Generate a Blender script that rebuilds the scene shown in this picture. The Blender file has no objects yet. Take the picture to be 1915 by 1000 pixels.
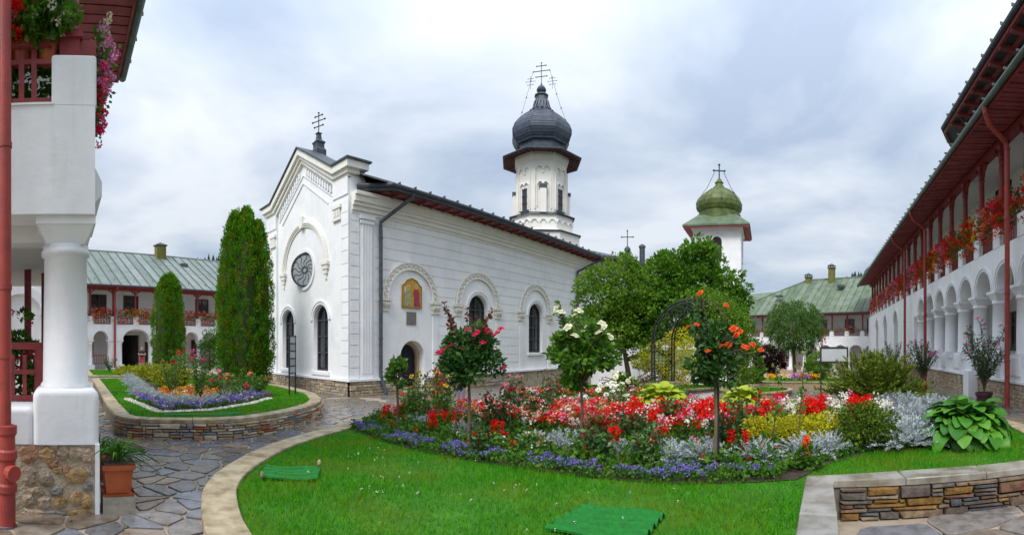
import bpy, math, random
import numpy as np
from math import sin, cos, tan, pi, radians, atan2, sqrt, hypot

sc = bpy.context.scene
COL = sc.collection
random.seed(7)
RNG = np.random.default_rng(11)

# ------------------------------------------------------------------ camera, sky, sun, exposure
F, HZ, EX, EYE = 900.0, 650.0, 1525.0, 1.7        # cylinder focal length, horizon row, bearing zero, eye height
cam = bpy.data.cameras.new('camera')
cam.type = 'PANO'
cam.panorama_type = 'CENTRAL_CYLINDRICAL'
cam.central_cylindrical_range_u_min = -957.5 / F
cam.central_cylindrical_range_u_max = 957.5 / F
cam.central_cylindrical_range_v_min = -350.0 / F
cam.central_cylindrical_range_v_max = 650.0 / F
cam.central_cylindrical_radius = 1.0
cam.clip_start = 0.05
cam.clip_end = 3000
camo = bpy.data.objects.new('camera', cam)
COL.objects.link(camo)
camo.location = (0, 0, EYE)
camo.rotation_euler = (pi / 2, 0, (EX - 957.5) / F - pi / 2)
sc.camera = camo

SUN_EL, SUN_AZ = radians(52), radians(191)         # azimuth counter-clockwise from +X: behind the camera's right
sun = bpy.data.lights.new('sun', 'SUN')
sun.energy = 1.5
sun.angle = radians(25)
sun.color = (1.0, 0.965, 0.91)
suno = bpy.data.objects.new('sun', sun)
COL.objects.link(suno)
suno.rotation_euler = (pi / 2 - SUN_EL, 0, SUN_AZ + pi / 2)

w = bpy.data.worlds.new('World')
sc.world = w
w.use_nodes = True
nt = w.node_tree
nt.nodes.clear()
L = nt.links.new
def wn(t, **k):
    n = nt.nodes.new(t)
    for a, b in k.items():
        setattr(n, a, b)
    return n
out = wn('ShaderNodeOutputWorld'); bg = wn('ShaderNodeBackground'); bg.inputs[1].default_value = 0.1
sky = wn('ShaderNodeTexSky', sky_type='NISHITA', sun_disc=False, sun_elevation=SUN_EL, sun_rotation=pi / 2 - SUN_AZ)
tc = wn('ShaderNodeTexCoord')
sep = wn('ShaderNodeSeparateXYZ'); L(tc.outputs['Generated'], sep.inputs[0])
zc = wn('ShaderNodeMath', operation='MAXIMUM'); L(sep.outputs[2], zc.inputs[0]); zc.inputs[1].default_value = 0.0
za = wn('ShaderNodeMath', operation='ADD'); L(zc.outputs[0], za.inputs[0]); za.inputs[1].default_value = 0.16
dv = wn('ShaderNodeVectorMath', operation='DIVIDE'); L(tc.outputs['Generated'], dv.inputs[0])
cmb = wn('ShaderNodeCombineXYZ')
for i in range(3): L(za.outputs[0], cmb.inputs[i])
L(cmb.outputs[0], dv.inputs[1])
mp = wn('ShaderNodeMapping'); L(dv.outputs[0], mp.inputs[0])
mp.inputs['Scale'].default_value = (0.75, 0.75, 0.0); mp.inputs['Rotation'].default_value = (0, 0, radians(50)); mp.inputs['Location'].default_value = (3.1, 1.7, 0)
n1 = wn('ShaderNodeTexNoise'); n1.inputs['Scale'].default_value = 1.5; n1.inputs['Detail'].default_value = 7; n1.inputs['Roughness'].default_value = 0.52; n1.inputs['Distortion'].default_value = 0.35
L(mp.outputs[0], n1.inputs['Vector'])
cr = wn('ShaderNodeValToRGB')
cr.color_ramp.elements[0].position = 0.36; cr.color_ramp.elements[0].color = (2.65, 3.18, 4.05, 1)
cr.color_ramp.elements[1].position = 0.63; cr.color_ramp.elements[1].color = (5.05, 5.3, 5.65, 1)
e = cr.color_ramp.elements.new(0.5); e.color = (3.9, 4.32, 4.92, 1)
L(n1.outputs[0], cr.inputs[0])
# overcast dome: brighter towards the zenith all round
zq = wn('ShaderNodeMath', operation='POWER'); L(zc.outputs[0], zq.inputs[0]); zq.inputs[1].default_value = 2.0
gz_ = wn('ShaderNodeMapRange'); L(zq.outputs[0], gz_.inputs[0])
gz_.inputs[1].default_value = 0; gz_.inputs[2].default_value = 1; gz_.inputs[3].default_value = 0.75; gz_.inputs[4].default_value = 2.25
sm = wn('ShaderNodeVectorMath', operation='SCALE'); L(cr.outputs[0], sm.inputs[0]); L(gz_.outputs[0], sm.inputs['Scale'])
mx = wn('ShaderNodeMix', data_type='RGBA'); mx.inputs[0].default_value = 0.9
L(sky.outputs[0], mx.inputs[6]); L(sm.outputs[0], mx.inputs[7])
L(mx.outputs[2], bg.inputs[0]); L(bg.outputs[0], out.inputs[0])

sc.view_settings.view_transform = 'Standard'
sc.view_settings.look = 'None'
sc.view_settings.exposure = 0.98
sc.view_settings.gamma = 1
sc.cycles.max_bounces = 6
sc.cycles.diffuse_bounces = 3
sc.cycles.glossy_bounces = 2
sc.cycles.transparent_max_bounces = 4
sc.cycles.use_denoising = True

# ------------------------------------------------------------------ helpers
def beta(px): return (EX - px) / F
def site(px, py, z=0.0):
    """ground position (metres) of a spot that the survey of the photograph puts at this bearing and depression, at height z"""
    d = (EYE - z) * F / (py - HZ)
    b = beta(px)
    return d * cos(b), d * sin(b)
def polar(px, d):
    b = beta(px)
    return d * cos(b), d * sin(b)
def gz(x):
    return -0.05 * min(max(x - 15.0, 0), 25.0)

def shade(name, base, var=None, scale=3.0, rough=0.75, bump=0.0, bscale=60.0, rnd=None, isl=None, spec=0.3, metal=0.0, trans=0.0, detail=4, var_lo=0.4, var_hi=0.65, stretch=None, bdist=0.01, extra=None):
    """procedural material. var: second colour mixed by noise; rnd: colours by object; isl: colours by loose piece"""
    m = bpy.data.materials.new(name)
    m.use_nodes = True
    t = m.node_tree
    N, K = t.nodes, t.links.new
    p = N['Principled BSDF']
    p.inputs['Roughness'].default_value = rough
    p.inputs['Specular IOR Level'].default_value = spec
    p.inputs['Metallic'].default_value = metal
    geo = N.new('ShaderNodeNewGeometry')
    vec = geo.outputs['Position']
    if stretch:
        mpn = N.new('ShaderNodeMapping'); mpn.inputs['Scale'].default_value = stretch
        K(vec, mpn.inputs[0]); vec = mpn.outputs[0]
    def ramp(src, cols, interp='LINEAR'):
        r = N.new('ShaderNodeValToRGB'); r.color_ramp.interpolation = interp
        el = r.color_ramp.elements
        n = len(cols)
        for i in range(n - 2): el.new(0.5)
        for i, c in enumerate(cols):
            el[i].position = (i / n if interp == 'CONSTANT' else i / max(n - 1, 1)); el[i].color = (*c, 1)
        K(src, r.inputs[0])
        return r.outputs[0]
    col = None
    if rnd:
        oi = N.new('ShaderNodeObjectInfo'); col = ramp(oi.outputs['Random'], rnd, 'CONSTANT' if len(rnd) > 3 else 'LINEAR')
    elif isl:
        col = ramp(geo.outputs['Random Per Island'], isl)
    if var is not None:
        nz = N.new('ShaderNodeTexNoise'); nz.inputs['Scale'].default_value = scale; nz.inputs['Detail'].default_value = detail; nz.inputs['Roughness'].default_value = 0.6
        K(vec, nz.inputs['Vector'])
        mr = N.new('ShaderNodeMapRange'); mr.inputs[1].default_value = var_lo; mr.inputs[2].default_value = var_hi
        K(nz.outputs[0], mr.inputs[0])
        mixn = N.new('ShaderNodeMix'); mixn.data_type = 'RGBA'
        K(mr.outputs[0], mixn.inputs[0])
        if col is not None:
            mixn.blend_type = 'MULTIPLY'; K(col, mixn.inputs[6])
        else:
            mixn.inputs[6].default_value = (*base, 1)
        mixn.inputs[7].default_value = (*var, 1)
        col = mixn.outputs[2]
    if extra:
        col = extra(N, K, col, base, vec)
    if col is not None: K(col, p.inputs['Base Color'])
    else: p.inputs['Base Color'].default_value = (*base, 1)
    if bump:
        nb = N.new('ShaderNodeTexNoise'); nb.inputs['Scale'].default_value = bscale; nb.inputs['Detail'].default_value = 5
        K(vec, nb.inputs['Vector'])
        b = N.new('ShaderNodeBump'); b.inputs['Strength'].default_value = bump; b.inputs['Distance'].default_value = bdist
        K(nb.outputs[0], b.inputs['Height']); K(b.outputs[0], p.inputs['Normal'])
    if trans:
        tr = N.new('ShaderNodeBsdfTranslucent'); ms = N.new('ShaderNodeMixShader'); ms.inputs[0].default_value = trans
        if col is not None: K(col, tr.inputs[0])
        else: tr.inputs[0].default_value = (*base, 1)
        K(p.outputs[0], ms.inputs[1]); K(tr.outputs[0], ms.inputs[2]); K(ms.outputs[0], N['Material Output'].inputs[0])
    return m

def streaks(N, K, col, base, vec):
    """rain streaks and grime on lime wash: stretched noise with a shape of its own"""
    mpn = N.new('ShaderNodeMapping'); mpn.inputs['Scale'].default_value = (3.5, 3.5, 0.45); K(vec, mpn.inputs[0])
    nz = N.new('ShaderNodeTexNoise'); nz.inputs['Scale'].default_value = 1.6; nz.inputs['Detail'].default_value = 6; nz.inputs['Roughness'].default_value = 0.65
    K(mpn.outputs[0], nz.inputs['Vector'])
    mr = N.new('ShaderNodeMapRange'); mr.inputs[1].default_value = 0.54; mr.inputs[2].default_value = 0.8; K(nz.outputs[0], mr.inputs[0])
    mixn = N.new('ShaderNodeMix'); mixn.data_type = 'RGBA'; mixn.inputs[7].default_value = (0.60, 0.59, 0.57, 1)
    ml = N.new('ShaderNodeMath'); ml.operation = 'MULTIPLY'; ml.inputs[1].default_value = 0.45; K(mr.outputs[0], ml.inputs[0])
    K(ml.outputs[0], mixn.inputs[0]); K(col, mixn.inputs[6])
    return mixn.outputs[2]

def leafmat(name, cols, trans=0.3, rough=0.55, spec=0.14):
    return shade(name, cols[0], isl=cols, trans=trans, rough=rough, spec=spec)

M = {}
M['white'] = shade('lime_wash', (0.85, 0.85, 0.86), (0.77, 0.78, 0.80), 1.3, 0.85, 0.55, 7, spec=0.15, extra=streaks, bdist=0.012, detail=8)
M['cream'] = shade('cream_plaster', (0.82, 0.80, 0.755), (0.76, 0.735, 0.68), 1.2, 0.85, 0.2, 25, spec=0.15, extra=streaks)
M['stucco_in'] = shade('porch_plaster', (0.74, 0.73, 0.71), (0.68, 0.67, 0.66), 1.0, 0.9, 0.1, 20, spec=0.1)
M['red'] = shade('red_paint', (0.27, 0.04, 0.04), (0.19, 0.03, 0.032), 5, 0.5, 0.15, 50, spec=0.35)
M['redpipe'] = shade('red_pipe_paint', (0.37, 0.055, 0.04), (0.25, 0.045, 0.04), 5, 0.5, 0.2, 40, spec=0.35, detail=9)
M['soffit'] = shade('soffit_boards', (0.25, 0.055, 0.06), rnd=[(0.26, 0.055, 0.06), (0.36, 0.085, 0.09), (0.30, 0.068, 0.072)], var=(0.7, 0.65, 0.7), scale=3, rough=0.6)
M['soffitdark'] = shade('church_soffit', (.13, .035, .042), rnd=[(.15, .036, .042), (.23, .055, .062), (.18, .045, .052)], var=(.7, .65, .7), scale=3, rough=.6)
M['darkmetal'] = shade('slate_metal', (0.04, 0.048, 0.063), (0.07, 0.08, 0.1), 6, 0.55, 0.1, 40, spec=0.5)
M['shingle'] = shade('roof_shingle', (0.05, 0.045, 0.05), (0.08, 0.07, 0.075), 6, 0.95, 0.3, 20, spec=0.03)
M['domemetal'] = shade('dome_metal', (0.026, 0.038, 0.064), (0.055, 0.075, 0.11), 3.5, 0.4, 0, spec=0.5)
M['iron'] = shade('black_iron', (0.012, 0.013, 0.016), (0.03, 0.03, 0.035), 20, 0.45, spec=0.5)
M['greygreen'] = shade('weathered_tin', (0.29, 0.36, 0.325), rnd=[(0.185, 0.22, 0.20), (0.23, 0.26, 0.25), (0.205, 0.235, 0.22), (0.26, 0.285, 0.28)], var=(0.6, 0.70, 0.58), scale=1.6, rough=0.5, bump=0.12, bscale=7, spec=0.5, var_lo=0.38, var_hi=0.7, detail=8)
M['greentin'] = shade('green_tin', (0.15, 0.27, 0.17), rnd=[(0.11, 0.155, 0.095), (0.145, 0.185, 0.13), (0.125, 0.17, 0.105), (0.165, 0.20, 0.155)], var=(0.55, 0.66, 0.45), scale=1.3, rough=0.55, bump=0.1, bscale=6, spec=0.45, detail=8)
M['gutter'] = shade('green_gutter', (0.05, 0.085, 0.075), (0.09, 0.13, 0.11), 4, 0.4, spec=0.5)
M['mossmetal'] = shade('mossy_copper', (0.055, 0.085, 0.022), (0.13, 0.16, 0.035), 2.2, 0.5, 0.2, 12, spec=0.35, detail=7)
M['mossbrick'] = shade('mossy_chimney', (0.20, 0.17, 0.05), (0.12, 0.13, 0.03), 3, 0.9, 0.3, 20, detail=7)
M['glass'] = shade('window_glass', (0.02, 0.023, 0.028), (0.05, 0.05, 0.055), 1.3, 0.08, spec=0.7)
M['frame'] = shade('dark_window_frame', (0.04, 0.045, 0.055), (0.06, 0.065, 0.075), 8, 0.5)
M['brownwood'] = shade('brown_window_wood', (0.10, 0.035, 0.015), (0.16, 0.06, 0.028), 9, 0.5, stretch=(1, 1, .2))
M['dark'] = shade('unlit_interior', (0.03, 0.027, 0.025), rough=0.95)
M['passage'] = shade('passage_plaster', (0.16, 0.14, 0.12), (0.1, 0.09, 0.08), 2, 0.9)
M['mortar'] = shade('lime_mortar', (0.42, 0.36, 0.27), (0.30, 0.25, 0.19), 6, 0.95, 0.5, 60)
M['walljoint'] = shade('dark_joint', (0.17, 0.14, 0.11), (0.11, 0.09, 0.075), 10, 0.95, 0.4, 60)
M['rubble'] = shade('church_rubble', (0.4, 0.33, 0.25), rnd=[(0.46, 0.37, 0.26), (0.36, 0.29, 0.21), (0.50, 0.43, 0.33), (0.40, 0.30, 0.20), (0.33, 0.30, 0.27), (0.48, 0.40, 0.29)], var=(0.62, 0.58, 0.54), scale=9, rough=0.9, bump=0.6, bscale=40)
M['pillarstone'] = shade('field_stone', (0.35, 0.27, 0.18), rnd=[(0.38, 0.21, 0.13), (0.27, 0.26, 0.25), (0.43, 0.29, 0.14), (0.42, 0.33, 0.24), (0.35, 0.28, 0.21), (0.46, 0.35, 0.25)], var=(0.6, 0.55, 0.5), scale=12, rough=0.85, bump=0.8, bscale=35, bdist=0.02)
M['ashlar'] = shade('coursed_stone', (0.3, 0.22, 0.15), rnd=[(0.46, 0.36, 0.24), (0.24, 0.25, 0.27), (0.54, 0.44, 0.30), (0.36, 0.13, 0.07), (0.42, 0.31, 0.20), (0.30, 0.23, 0.18), (0.58, 0.50, 0.37), (0.48, 0.30, 0.10), (0.36, 0.32, 0.28), (0.44, 0.25, 0.15)], var=(0.7, 0.68, 0.66), scale=14, rough=0.8, bump=0.7, bscale=45)
M['ashlar_wet'] = shade('coursed_dark_stone', (0.3, 0.22, 0.15), rnd=[(0.20, 0.145, 0.09), (0.09, 0.09, 0.10), (0.23, 0.16, 0.10), (0.17, 0.085, 0.05), (0.16, 0.115, 0.075), (0.11, 0.085, 0.07), (0.24, 0.19, 0.13), (0.24, 0.13, 0.035), (0.13, 0.11, 0.095)], var=(0.55, 0.52, 0.5), scale=14, rough=0.7, bump=0.8, bscale=45)
M['coping'] = shade('sandstone_coping', (0.42, 0.35, 0.23), rnd=[(0.43, 0.36, 0.235), (0.38, 0.31, 0.20), (0.46, 0.39, 0.27)], var=(0.50, 0.47, 0.40), scale=5, rough=0.65, bump=0.3, bscale=50, detail=7)
M['copingwet'] = shade('wet_grey_coping', (0.3, 0.28, 0.24), rnd=[(0.33, 0.31, 0.27), (0.28, 0.265, 0.24), (0.36, 0.33, 0.27)], var=(0.50, 0.45, 0.36), scale=4, rough=0.32, bump=0.3, bscale=50, detail=7, spec=0.5)
M['flag'] = shade('wet_sky_tinted_flagstone', (0.16, 0.16, 0.17), rnd=[(0.16, 0.175, 0.21), (0.19, 0.195, 0.215), (0.20, 0.18, 0.155), (0.18, 0.195, 0.235), (0.15, 0.15, 0.16), (0.21, 0.22, 0.245)], var=(0.6, 0.58, 0.56), scale=7, rough=0.2, bump=0.35, bscale=30, spec=0.55)  # wet stone; the bluish base tones paint in the reflected sky
M['flagdry'] = shade('brown_flagstone', (0.2, 0.16, 0.12), rnd=[(0.24, 0.185, 0.14), (0.31, 0.245, 0.185), (0.20, 0.16, 0.13), (0.27, 0.23, 0.19), (0.23, 0.21, 0.20)], var=(0.6, 0.55, 0.5), scale=7, rough=0.27, bump=0.35, bscale=30, spec=0.5)
M['pathbed'] = shade('path_mortar', (0.38, 0.31, 0.235), (0.26, 0.21, 0.165), 4, 0.5, 0.35, 50, spec=0.45, detail=8)
M['earth'] = shade('dark_soil', (0.035, 0.025, 0.017), (0.06, 0.045, 0.03), 8, 0.95, 0.6, 40)
M['lawn'] = shade('lawn_soil', (0.03, 0.13, 0.008), (0.05, 0.18, 0.012), 2.5, 0.9, 0.5, 90)
M['meadow'] = shade('meadow', (0.05, 0.09, 0.025), (0.08, 0.10, 0.03), 0.05, 0.95)
M['hill'] = shade('hill_ground', (0.014, 0.03, 0.02), (0.025, 0.045, 0.028), 0.08, 0.95)
M['conifer'] = shade('conifer', (0.012, 0.03, 0.022), isl=[(0.01, 0.024, 0.02), (0.022, 0.045, 0.03)], rough=0.9)
def drift(N, K, col, base, vec):
    nz = N.new('ShaderNodeTexNoise'); nz.inputs['Scale'].default_value = 1.7; nz.inputs['Detail'].default_value = 6; K(vec, nz.inputs['Vector'])
    mr = N.new('ShaderNodeMapRange'); mr.inputs[1].default_value = .46; mr.inputs[2].default_value = .64; mr.inputs[4].default_value = .8; K(nz.outputs[0], mr.inputs[0])
    mx_ = N.new('ShaderNodeMix'); mx_.data_type = 'RGBA'; mx_.inputs[7].default_value = (.17, .27, .012, 1); K(mr.outputs[0], mx_.inputs[0]); K(col, mx_.inputs[6])
    return mx_.outputs[2]
M['grass'] = shade('grass_blade', (.05, .25, .006), isl=[(0.02, 0.15, 0.003), (0.06, 0.30, 0.005), (0.13, 0.42, 0.010)], trans=.35, rough=.6, spec=.08, extra=drift)
M['turf'] = shade('plastic_turf', (0.004, 0.185, 0.016), (0.003, 0.12, 0.011), 25, 0.55, 0.7, 220, spec=0.3)
M['terracotta'] = shade('terracotta_plastic', (0.40, 0.10, 0.035), (0.32, 0.08, 0.03), 6, 0.55)
M['concrete'] = shade('worn_concrete', (0.36, 0.33, 0.26), (0.26, 0.24, 0.2), 9, 0.9, 0.4, 60)
M['bark'] = shade('bark', (0.09, 0.06, 0.04), (0.14, 0.1, 0.07), 20, 0.9, 0.6, 40)
M['stake'] = shade('bare_stake', (0.20, 0.14, 0.08), (0.14, 0.1, 0.06), 20, 0.85, stretch=(1, 1, .15))
M['panel'] = shade('sign_panel', (0.50, 0.51, 0.53), (0.45, 0.46, 0.48), 4, 0.5)
M["gravel"] = shade("white_gravel", (0.6, 0.57, 0.5), isl=[(0.26, 0.24, 0.2), (0.45, 0.42, 0.37), (0.6, 0.58, 0.52)], rough=0.9)
M['gold'] = shade('gold_mosaic', (0.55, 0.33, 0.05), (0.42, 0.22, 0.03), 30, 0.35, 0.4, 90, spec=0.5)
M['skin'] = shade('skin', (0.50, 0.28, 0.2), rough=0.6)
LEAF = {
 'maple': leafmat('tree_leaf', [(0.04, 0.12, 0.010), (0.085, 0.22, 0.016), (0.18, 0.34, 0.03)], 0.42),
 'maplel': leafmat('light_tree_leaf', [(0.06, 0.15, 0.012), (0.12, 0.25, 0.02), (0.22, 0.36, 0.035)], 0.45),
 'thuja': leafmat('thuja_leaf', [(0.035, 0.14, 0.006), (0.085, 0.26, 0.010), (0.16, 0.38, 0.018)], 0.35),
 'thujaold': leafmat('thuja_bronze_leaf', [(0.08, 0.15, 0.008), (0.20, 0.26, 0.014), (0.34, 0.33, 0.025)], 0.35),
 'rose': leafmat('rose_leaf', [(0.018, 0.065, 0.016), (0.045, 0.13, 0.024), (0.09, 0.20, 0.035)], 0.25, 0.4, 0.4),
 'roselight': leafmat('young_rose_leaf', [(0.045, 0.13, 0.014), (0.09, 0.22, 0.02), (0.16, 0.31, 0.03)], 0.35, 0.42, 0.4),
 'redleaf': leafmat('bronze_shoot', [(0.12, 0.03, 0.02), (0.18, 0.06, 0.03), (0.10, 0.07, 0.02)], 0.3),
 'silver': leafmat('silver_leaf', [(0.34, 0.40, 0.40), (0.46, 0.51, 0.52), (0.60, 0.64, 0.66)], 0.15, 0.9, 0.1),
 'green': leafmat('bedding_leaf', [(0.03, 0.10, 0.012), (0.065, 0.18, 0.018), (0.13, 0.26, 0.025)], 0.35),
 'box': leafmat('box_leaf', [(0.025, 0.06, 0.008), (0.07, 0.13, 0.012), (0.17, 0.25, 0.02)], 0.2),
 'golden': leafmat('golden_leaf', [(0.24, 0.28, 0.010), (0.48, 0.46, 0.015), (0.66, 0.58, 0.04)], 0.3),
 'goldbush': leafmat('golden_thuja_leaf', [(0.13, 0.17, 0.008), (0.27, 0.29, 0.014), (0.42, 0.40, 0.03)], 0.3),
 'hosta': shade('hosta_leaf', (0.03, 0.12, 0.014), rnd=[(0.035, 0.15, 0.014), (0.07, 0.24, 0.02), (0.13, 0.33, 0.03)], var=(0.75, 0.85, 0.7), scale=8, rough=0.42, trans=0.2, bump=0.2, bscale=40),
 'goldhosta': shade('golden_hosta_leaf', (0.25, 0.33, 0.02), rnd=[(0.26, 0.38, 0.012), (0.46, 0.54, 0.03), (0.36, 0.46, 0.02)], rough=0.45, trans=0.3),
 'fern': leafmat('cypress_frond', [(0.05, 0.10, 0.010), (0.13, 0.20, 0.020), (0.26, 0.30, 0.045)], 0.2),
 'willow': leafmat('willow_leaf', [(0.04, 0.11, 0.02), (0.085, 0.18, 0.035), (0.15, 0.25, 0.055)], 0.35),
 'purple': leafmat('purple_leaf', [(0.035, 0.012, 0.016), (0.07, 0.02, 0.028), (0.10, 0.035, 0.04)], 0.25),
 'strap': leafmat('strap_leaf', [(0.03, 0.11, 0.012), (0.075, 0.21, 0.02), (0.16, 0.31, 0.04)], 0.3, 0.4, 0.4),
 'oleander': leafmat('oleander_leaf', [(0.03, 0.075, 0.025), (0.06, 0.12, 0.04), (0.11, 0.17, 0.06)], 0.25),
 'maplebrown': leafmat('brown_maple_leaf', [(0.07, 0.03, 0.025), (0.13, 0.06, 0.045), (0.17, 0.09, 0.07)], 0.3),
}
def petal(name, cols, trans=0.3): return leafmat(name, cols, trans, 0.6, 0.15)
PET = {
 'red': petal('red_petal', [(0.55, 0.002, 0.004), (0.78, 0.006, 0.006), (0.85, 0.02, 0.012)]),
 'crimson': petal('crimson_petal', [(0.50, 0.004, 0.05), (0.70, 0.01, 0.09), (0.78, 0.04, 0.12)]),
 'orange': petal('orange_petal', [(0.80, 0.06, 0.01), (0.85, 0.14, 0.02), (0.80, 0.04, 0.01)]),
 'salmon': petal('salmon_petal', [(0.80, 0.18, 0.10), (0.85, 0.35, 0.2), (0.8, 0.1, 0.06)]),
 'pink': petal('pink_petal', [(0.70, 0.06, 0.26), (0.80, 0.16, 0.36), (0.82, 0.32, 0.48)]),
 'lilacpink': petal('lilac_pink_petal', [(0.62, 0.16, 0.42), (0.72, 0.32, 0.54), (0.78, 0.5, 0.64)]),
 'magenta': petal('magenta_petal', [(0.55, 0.01, 0.16), (0.68, 0.02, 0.26), (0.72, 0.08, 0.34)]),
 'white': petal('white_petal', [(0.75, 0.72, 0.60), (0.85, 0.82, 0.72), (0.86, 0.85, 0.80)]),
 'cream': petal('cream_petal', [(0.72, 0.70, 0.42), (0.82, 0.80, 0.58), (0.86, 0.85, 0.72)]),
 'yellow': petal('yellow_petal', [(0.75, 0.42, 0.01), (0.82, 0.55, 0.02), (0.85, 0.66, 0.08)]),
 'amber': petal('amber_petal', [(0.70, 0.22, 0.01), (0.80, 0.34, 0.02), (0.75, 0.12, 0.01)]),
 'violet': petal('violet_petal', [(0.13, 0.10, 0.42), (0.22, 0.17, 0.55), (0.33, 0.28, 0.64)]),
}

LOC = {}
def link(o, parent=None):
    COL.objects.link(o)
    if parent is not None:
        o.parent = parent
    return o
def tag(o, label=None, cat=None, group=None, kind=None):
    if label: o['label'] = label
    if cat: o['category'] = cat
    if group: o['group'] = group
    if kind: o['kind'] = kind
    return o
def root(name, loc, label, cat, group=None):
    o = bpy.data.objects.new(name, None)
    o.empty_display_size = 0.2
    link(o); o.location = loc
    LOC[o] = np.array(loc, float)
    return tag(o, label, cat, group)
def baseloc(p):
    while p is not None:
        if p in LOC: return LOC[p]
        p = p.parent
    return np.zeros(3)
def npmesh(name, v, f, smooth=False):
    """f: (n,k) array of one polygon size, or list of polygons"""
    me = bpy.data.meshes.new(name)
    v = np.asarray(v, np.float32)
    if isinstance(f, np.ndarray):
        n, k = f.shape
        me.vertices.add(len(v)); me.vertices.foreach_set('co', v.ravel())
        me.loops.add(n * k); me.loops.foreach_set('vertex_index', f.astype(np.int32).ravel())
        me.polygons.add(n)
        me.polygons.foreach_set('loop_start', np.arange(0, n * k, k, dtype=np.int32))
        me.polygons.foreach_set('loop_total', np.full(n, k, np.int32))
        me.update(calc_edges=True)
    else:
        me.from_pydata([tuple(map(float, p)) for p in v], [], f)
        me.update()
    if smooth: me.polygons.foreach_set('use_smooth', np.ones(len(me.polygons), bool))
    return me
def mobj(name, me, mat, parent=None, loc=None):
    if mat is not None and not me.materials: me.materials.append(mat)
    o = bpy.data.objects.new(name, me)
    link(o, parent)
    if loc is not None: o.location = loc
    return o
def solid(name, v, f, mat, parent=None, smooth=False):
    """mesh from world coordinates, expressed in the frame of its thing"""
    v = np.asarray(v, float) - baseloc(parent)
    return mobj(name, npmesh(name, v, f, smooth), mat, parent)
def copy_tree(o, parent=None):
    c = o.copy(); COL.objects.link(c); c.parent = parent
    for ch in list(o.children): copy_tree(ch, c)
    return c

class MB:
    """collects shapes into one mesh; T maps local (a, b, c) triples to world"""
    def __init__(s, T=None): s.v = []; s.f = []; s.T = T; s.n = 0
    def add(s, v, f):
        v = np.asarray(v, float)
        if s.T is not None: v = s.T(v)
        s.v.append(v); s.f += [tuple(i + s.n for i in q) for q in f]; s.n += len(v)
        return s
    def box(s, x0, x1, y0, y1, z0, z1):
        v = [(x, y, z) for z in (z0, z1) for y in (y0, y1) for x in (x0, x1)]
        return s.add(v, [(0, 2, 3, 1), (4, 5, 7, 6), (0, 1, 5, 4), (2, 6, 7, 3), (0, 4, 6, 2), (1, 3, 7, 5)])
    def bar(s, p, q, wx, wz, up=(0, 0, 1)):
        p, q, up = (np.asarray(a, float) for a in (p, q, up))
        d = q - p; d = d / np.linalg.norm(d)
        a = np.cross(d, up); a = a / (np.linalg.norm(a) + 1e-9); b = np.cross(a, d)
        v = [e + a * i * wx / 2 + b * j * wz / 2 for e in (p, q) for j in (-1, 1) for i in (-1, 1)]
        return s.add(v, [(0, 2, 3, 1), (4, 5, 7, 6), (0, 1, 5, 4), (2, 6, 7, 3), (0, 4, 6, 2), (1, 3, 7, 5)])
    def tube(s, pts, r, n=8, cap=True):
        pts = np.asarray(pts, float); k = len(pts)
        r = np.full(k, r) if np.isscalar(r) else np.asarray(r, float)
        tan_ = np.gradient(pts, axis=0); tan_ /= np.linalg.norm(tan_, axis=1)[:, None] + 1e-9
        ref = np.array([0.0, 0.0, 1.0]) if abs(tan_[:, 2]).mean() < 0.8 else np.array([1.0, 0.0, 0.0])
        v = []
        for i in range(k):
            a = np.cross(tan_[i], ref); a /= np.linalg.norm(a) + 1e-9; b = np.cross(tan_[i], a)
            for j in range(n):
                t = 2 * pi * j / n
                v.append(pts[i] + r[i] * (a * cos(t) + b * sin(t)))
        f = [(i * n + j, i * n + (j + 1) % n, (i + 1) * n + (j + 1) % n, (i + 1) * n + j) for i in range(k - 1) for j in range(n)]
        if cap: f += [tuple(range(n))[::-1], tuple((k - 1) * n + j for j in range(n))]
        return s.add(v, f)
    def lathe(s, prof, cx=0, cy=0, n=16, rot=0.0, cap=True):
        v = [(cx + r * cos(rot + 2 * pi * j / n), cy + r * sin(rot + 2 * pi * j / n), z) for r, z in prof for j in range(n)]
        k = len(prof)
        f = [(i * n + j, i * n + (j + 1) % n, (i + 1) * n + (j + 1) % n, (i + 1) * n + j) for i in range(k - 1) for j in range(n)]
        if cap: f += [tuple(range(n))[::-1], tuple((k - 1) * n + j for j in range(n))]
        return s.add(v, f)
    def prism(s, poly, z0, z1):
        n = len(poly)
        v = [(x, y, z0) for x, y in poly] + [(x, y, z1) for x, y in poly]
        return s.add(v, [tuple(range(n))[::-1], tuple(range(n, 2 * n))] + [(i, (i + 1) % n, n + (i + 1) % n, n + i) for i in range(n)])
    def strip(s, path_in, path_out, c0, c1, closed=False):
        """solid band between two equal-length 2-D paths (a, b), from depth c0 to c1"""
        n = len(path_in)
        v = [(a, b, c) for c in (c0, c1) for P in (path_in, path_out) for a, b in P]
        f = []
        for i in range(n if closed else n - 1):
            j = (i + 1) % n
            f += [(i, j, n + j, n + i), (2 * n + i, 3 * n + i, 3 * n + j, 2 * n + j), (i, 2 * n + i, 2 * n + j, j), (n + i, n + j, 3 * n + j, 3 * n + i)]
        if not closed: f += [(0, n, 3 * n, 2 * n), (n - 1, 3 * n - 1, 4 * n - 1, 2 * n - 1)]
        return s.add(v, f)
    def build(s, name, mat, parent=None, smooth=False):
        return solid(name, np.concatenate(s.v), s.f, mat, parent, smooth)

def frame(o, u, n, v=(0, 0, 1)):
    """T for (a along u, b up, c outward along n)"""
    o, u, n, v = (np.asarray(x, float) for x in (o, u, n, v))
    return lambda P: o + P[:, :1] * u + P[:, 1:2] * v + P[:, 2:3] * n

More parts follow.
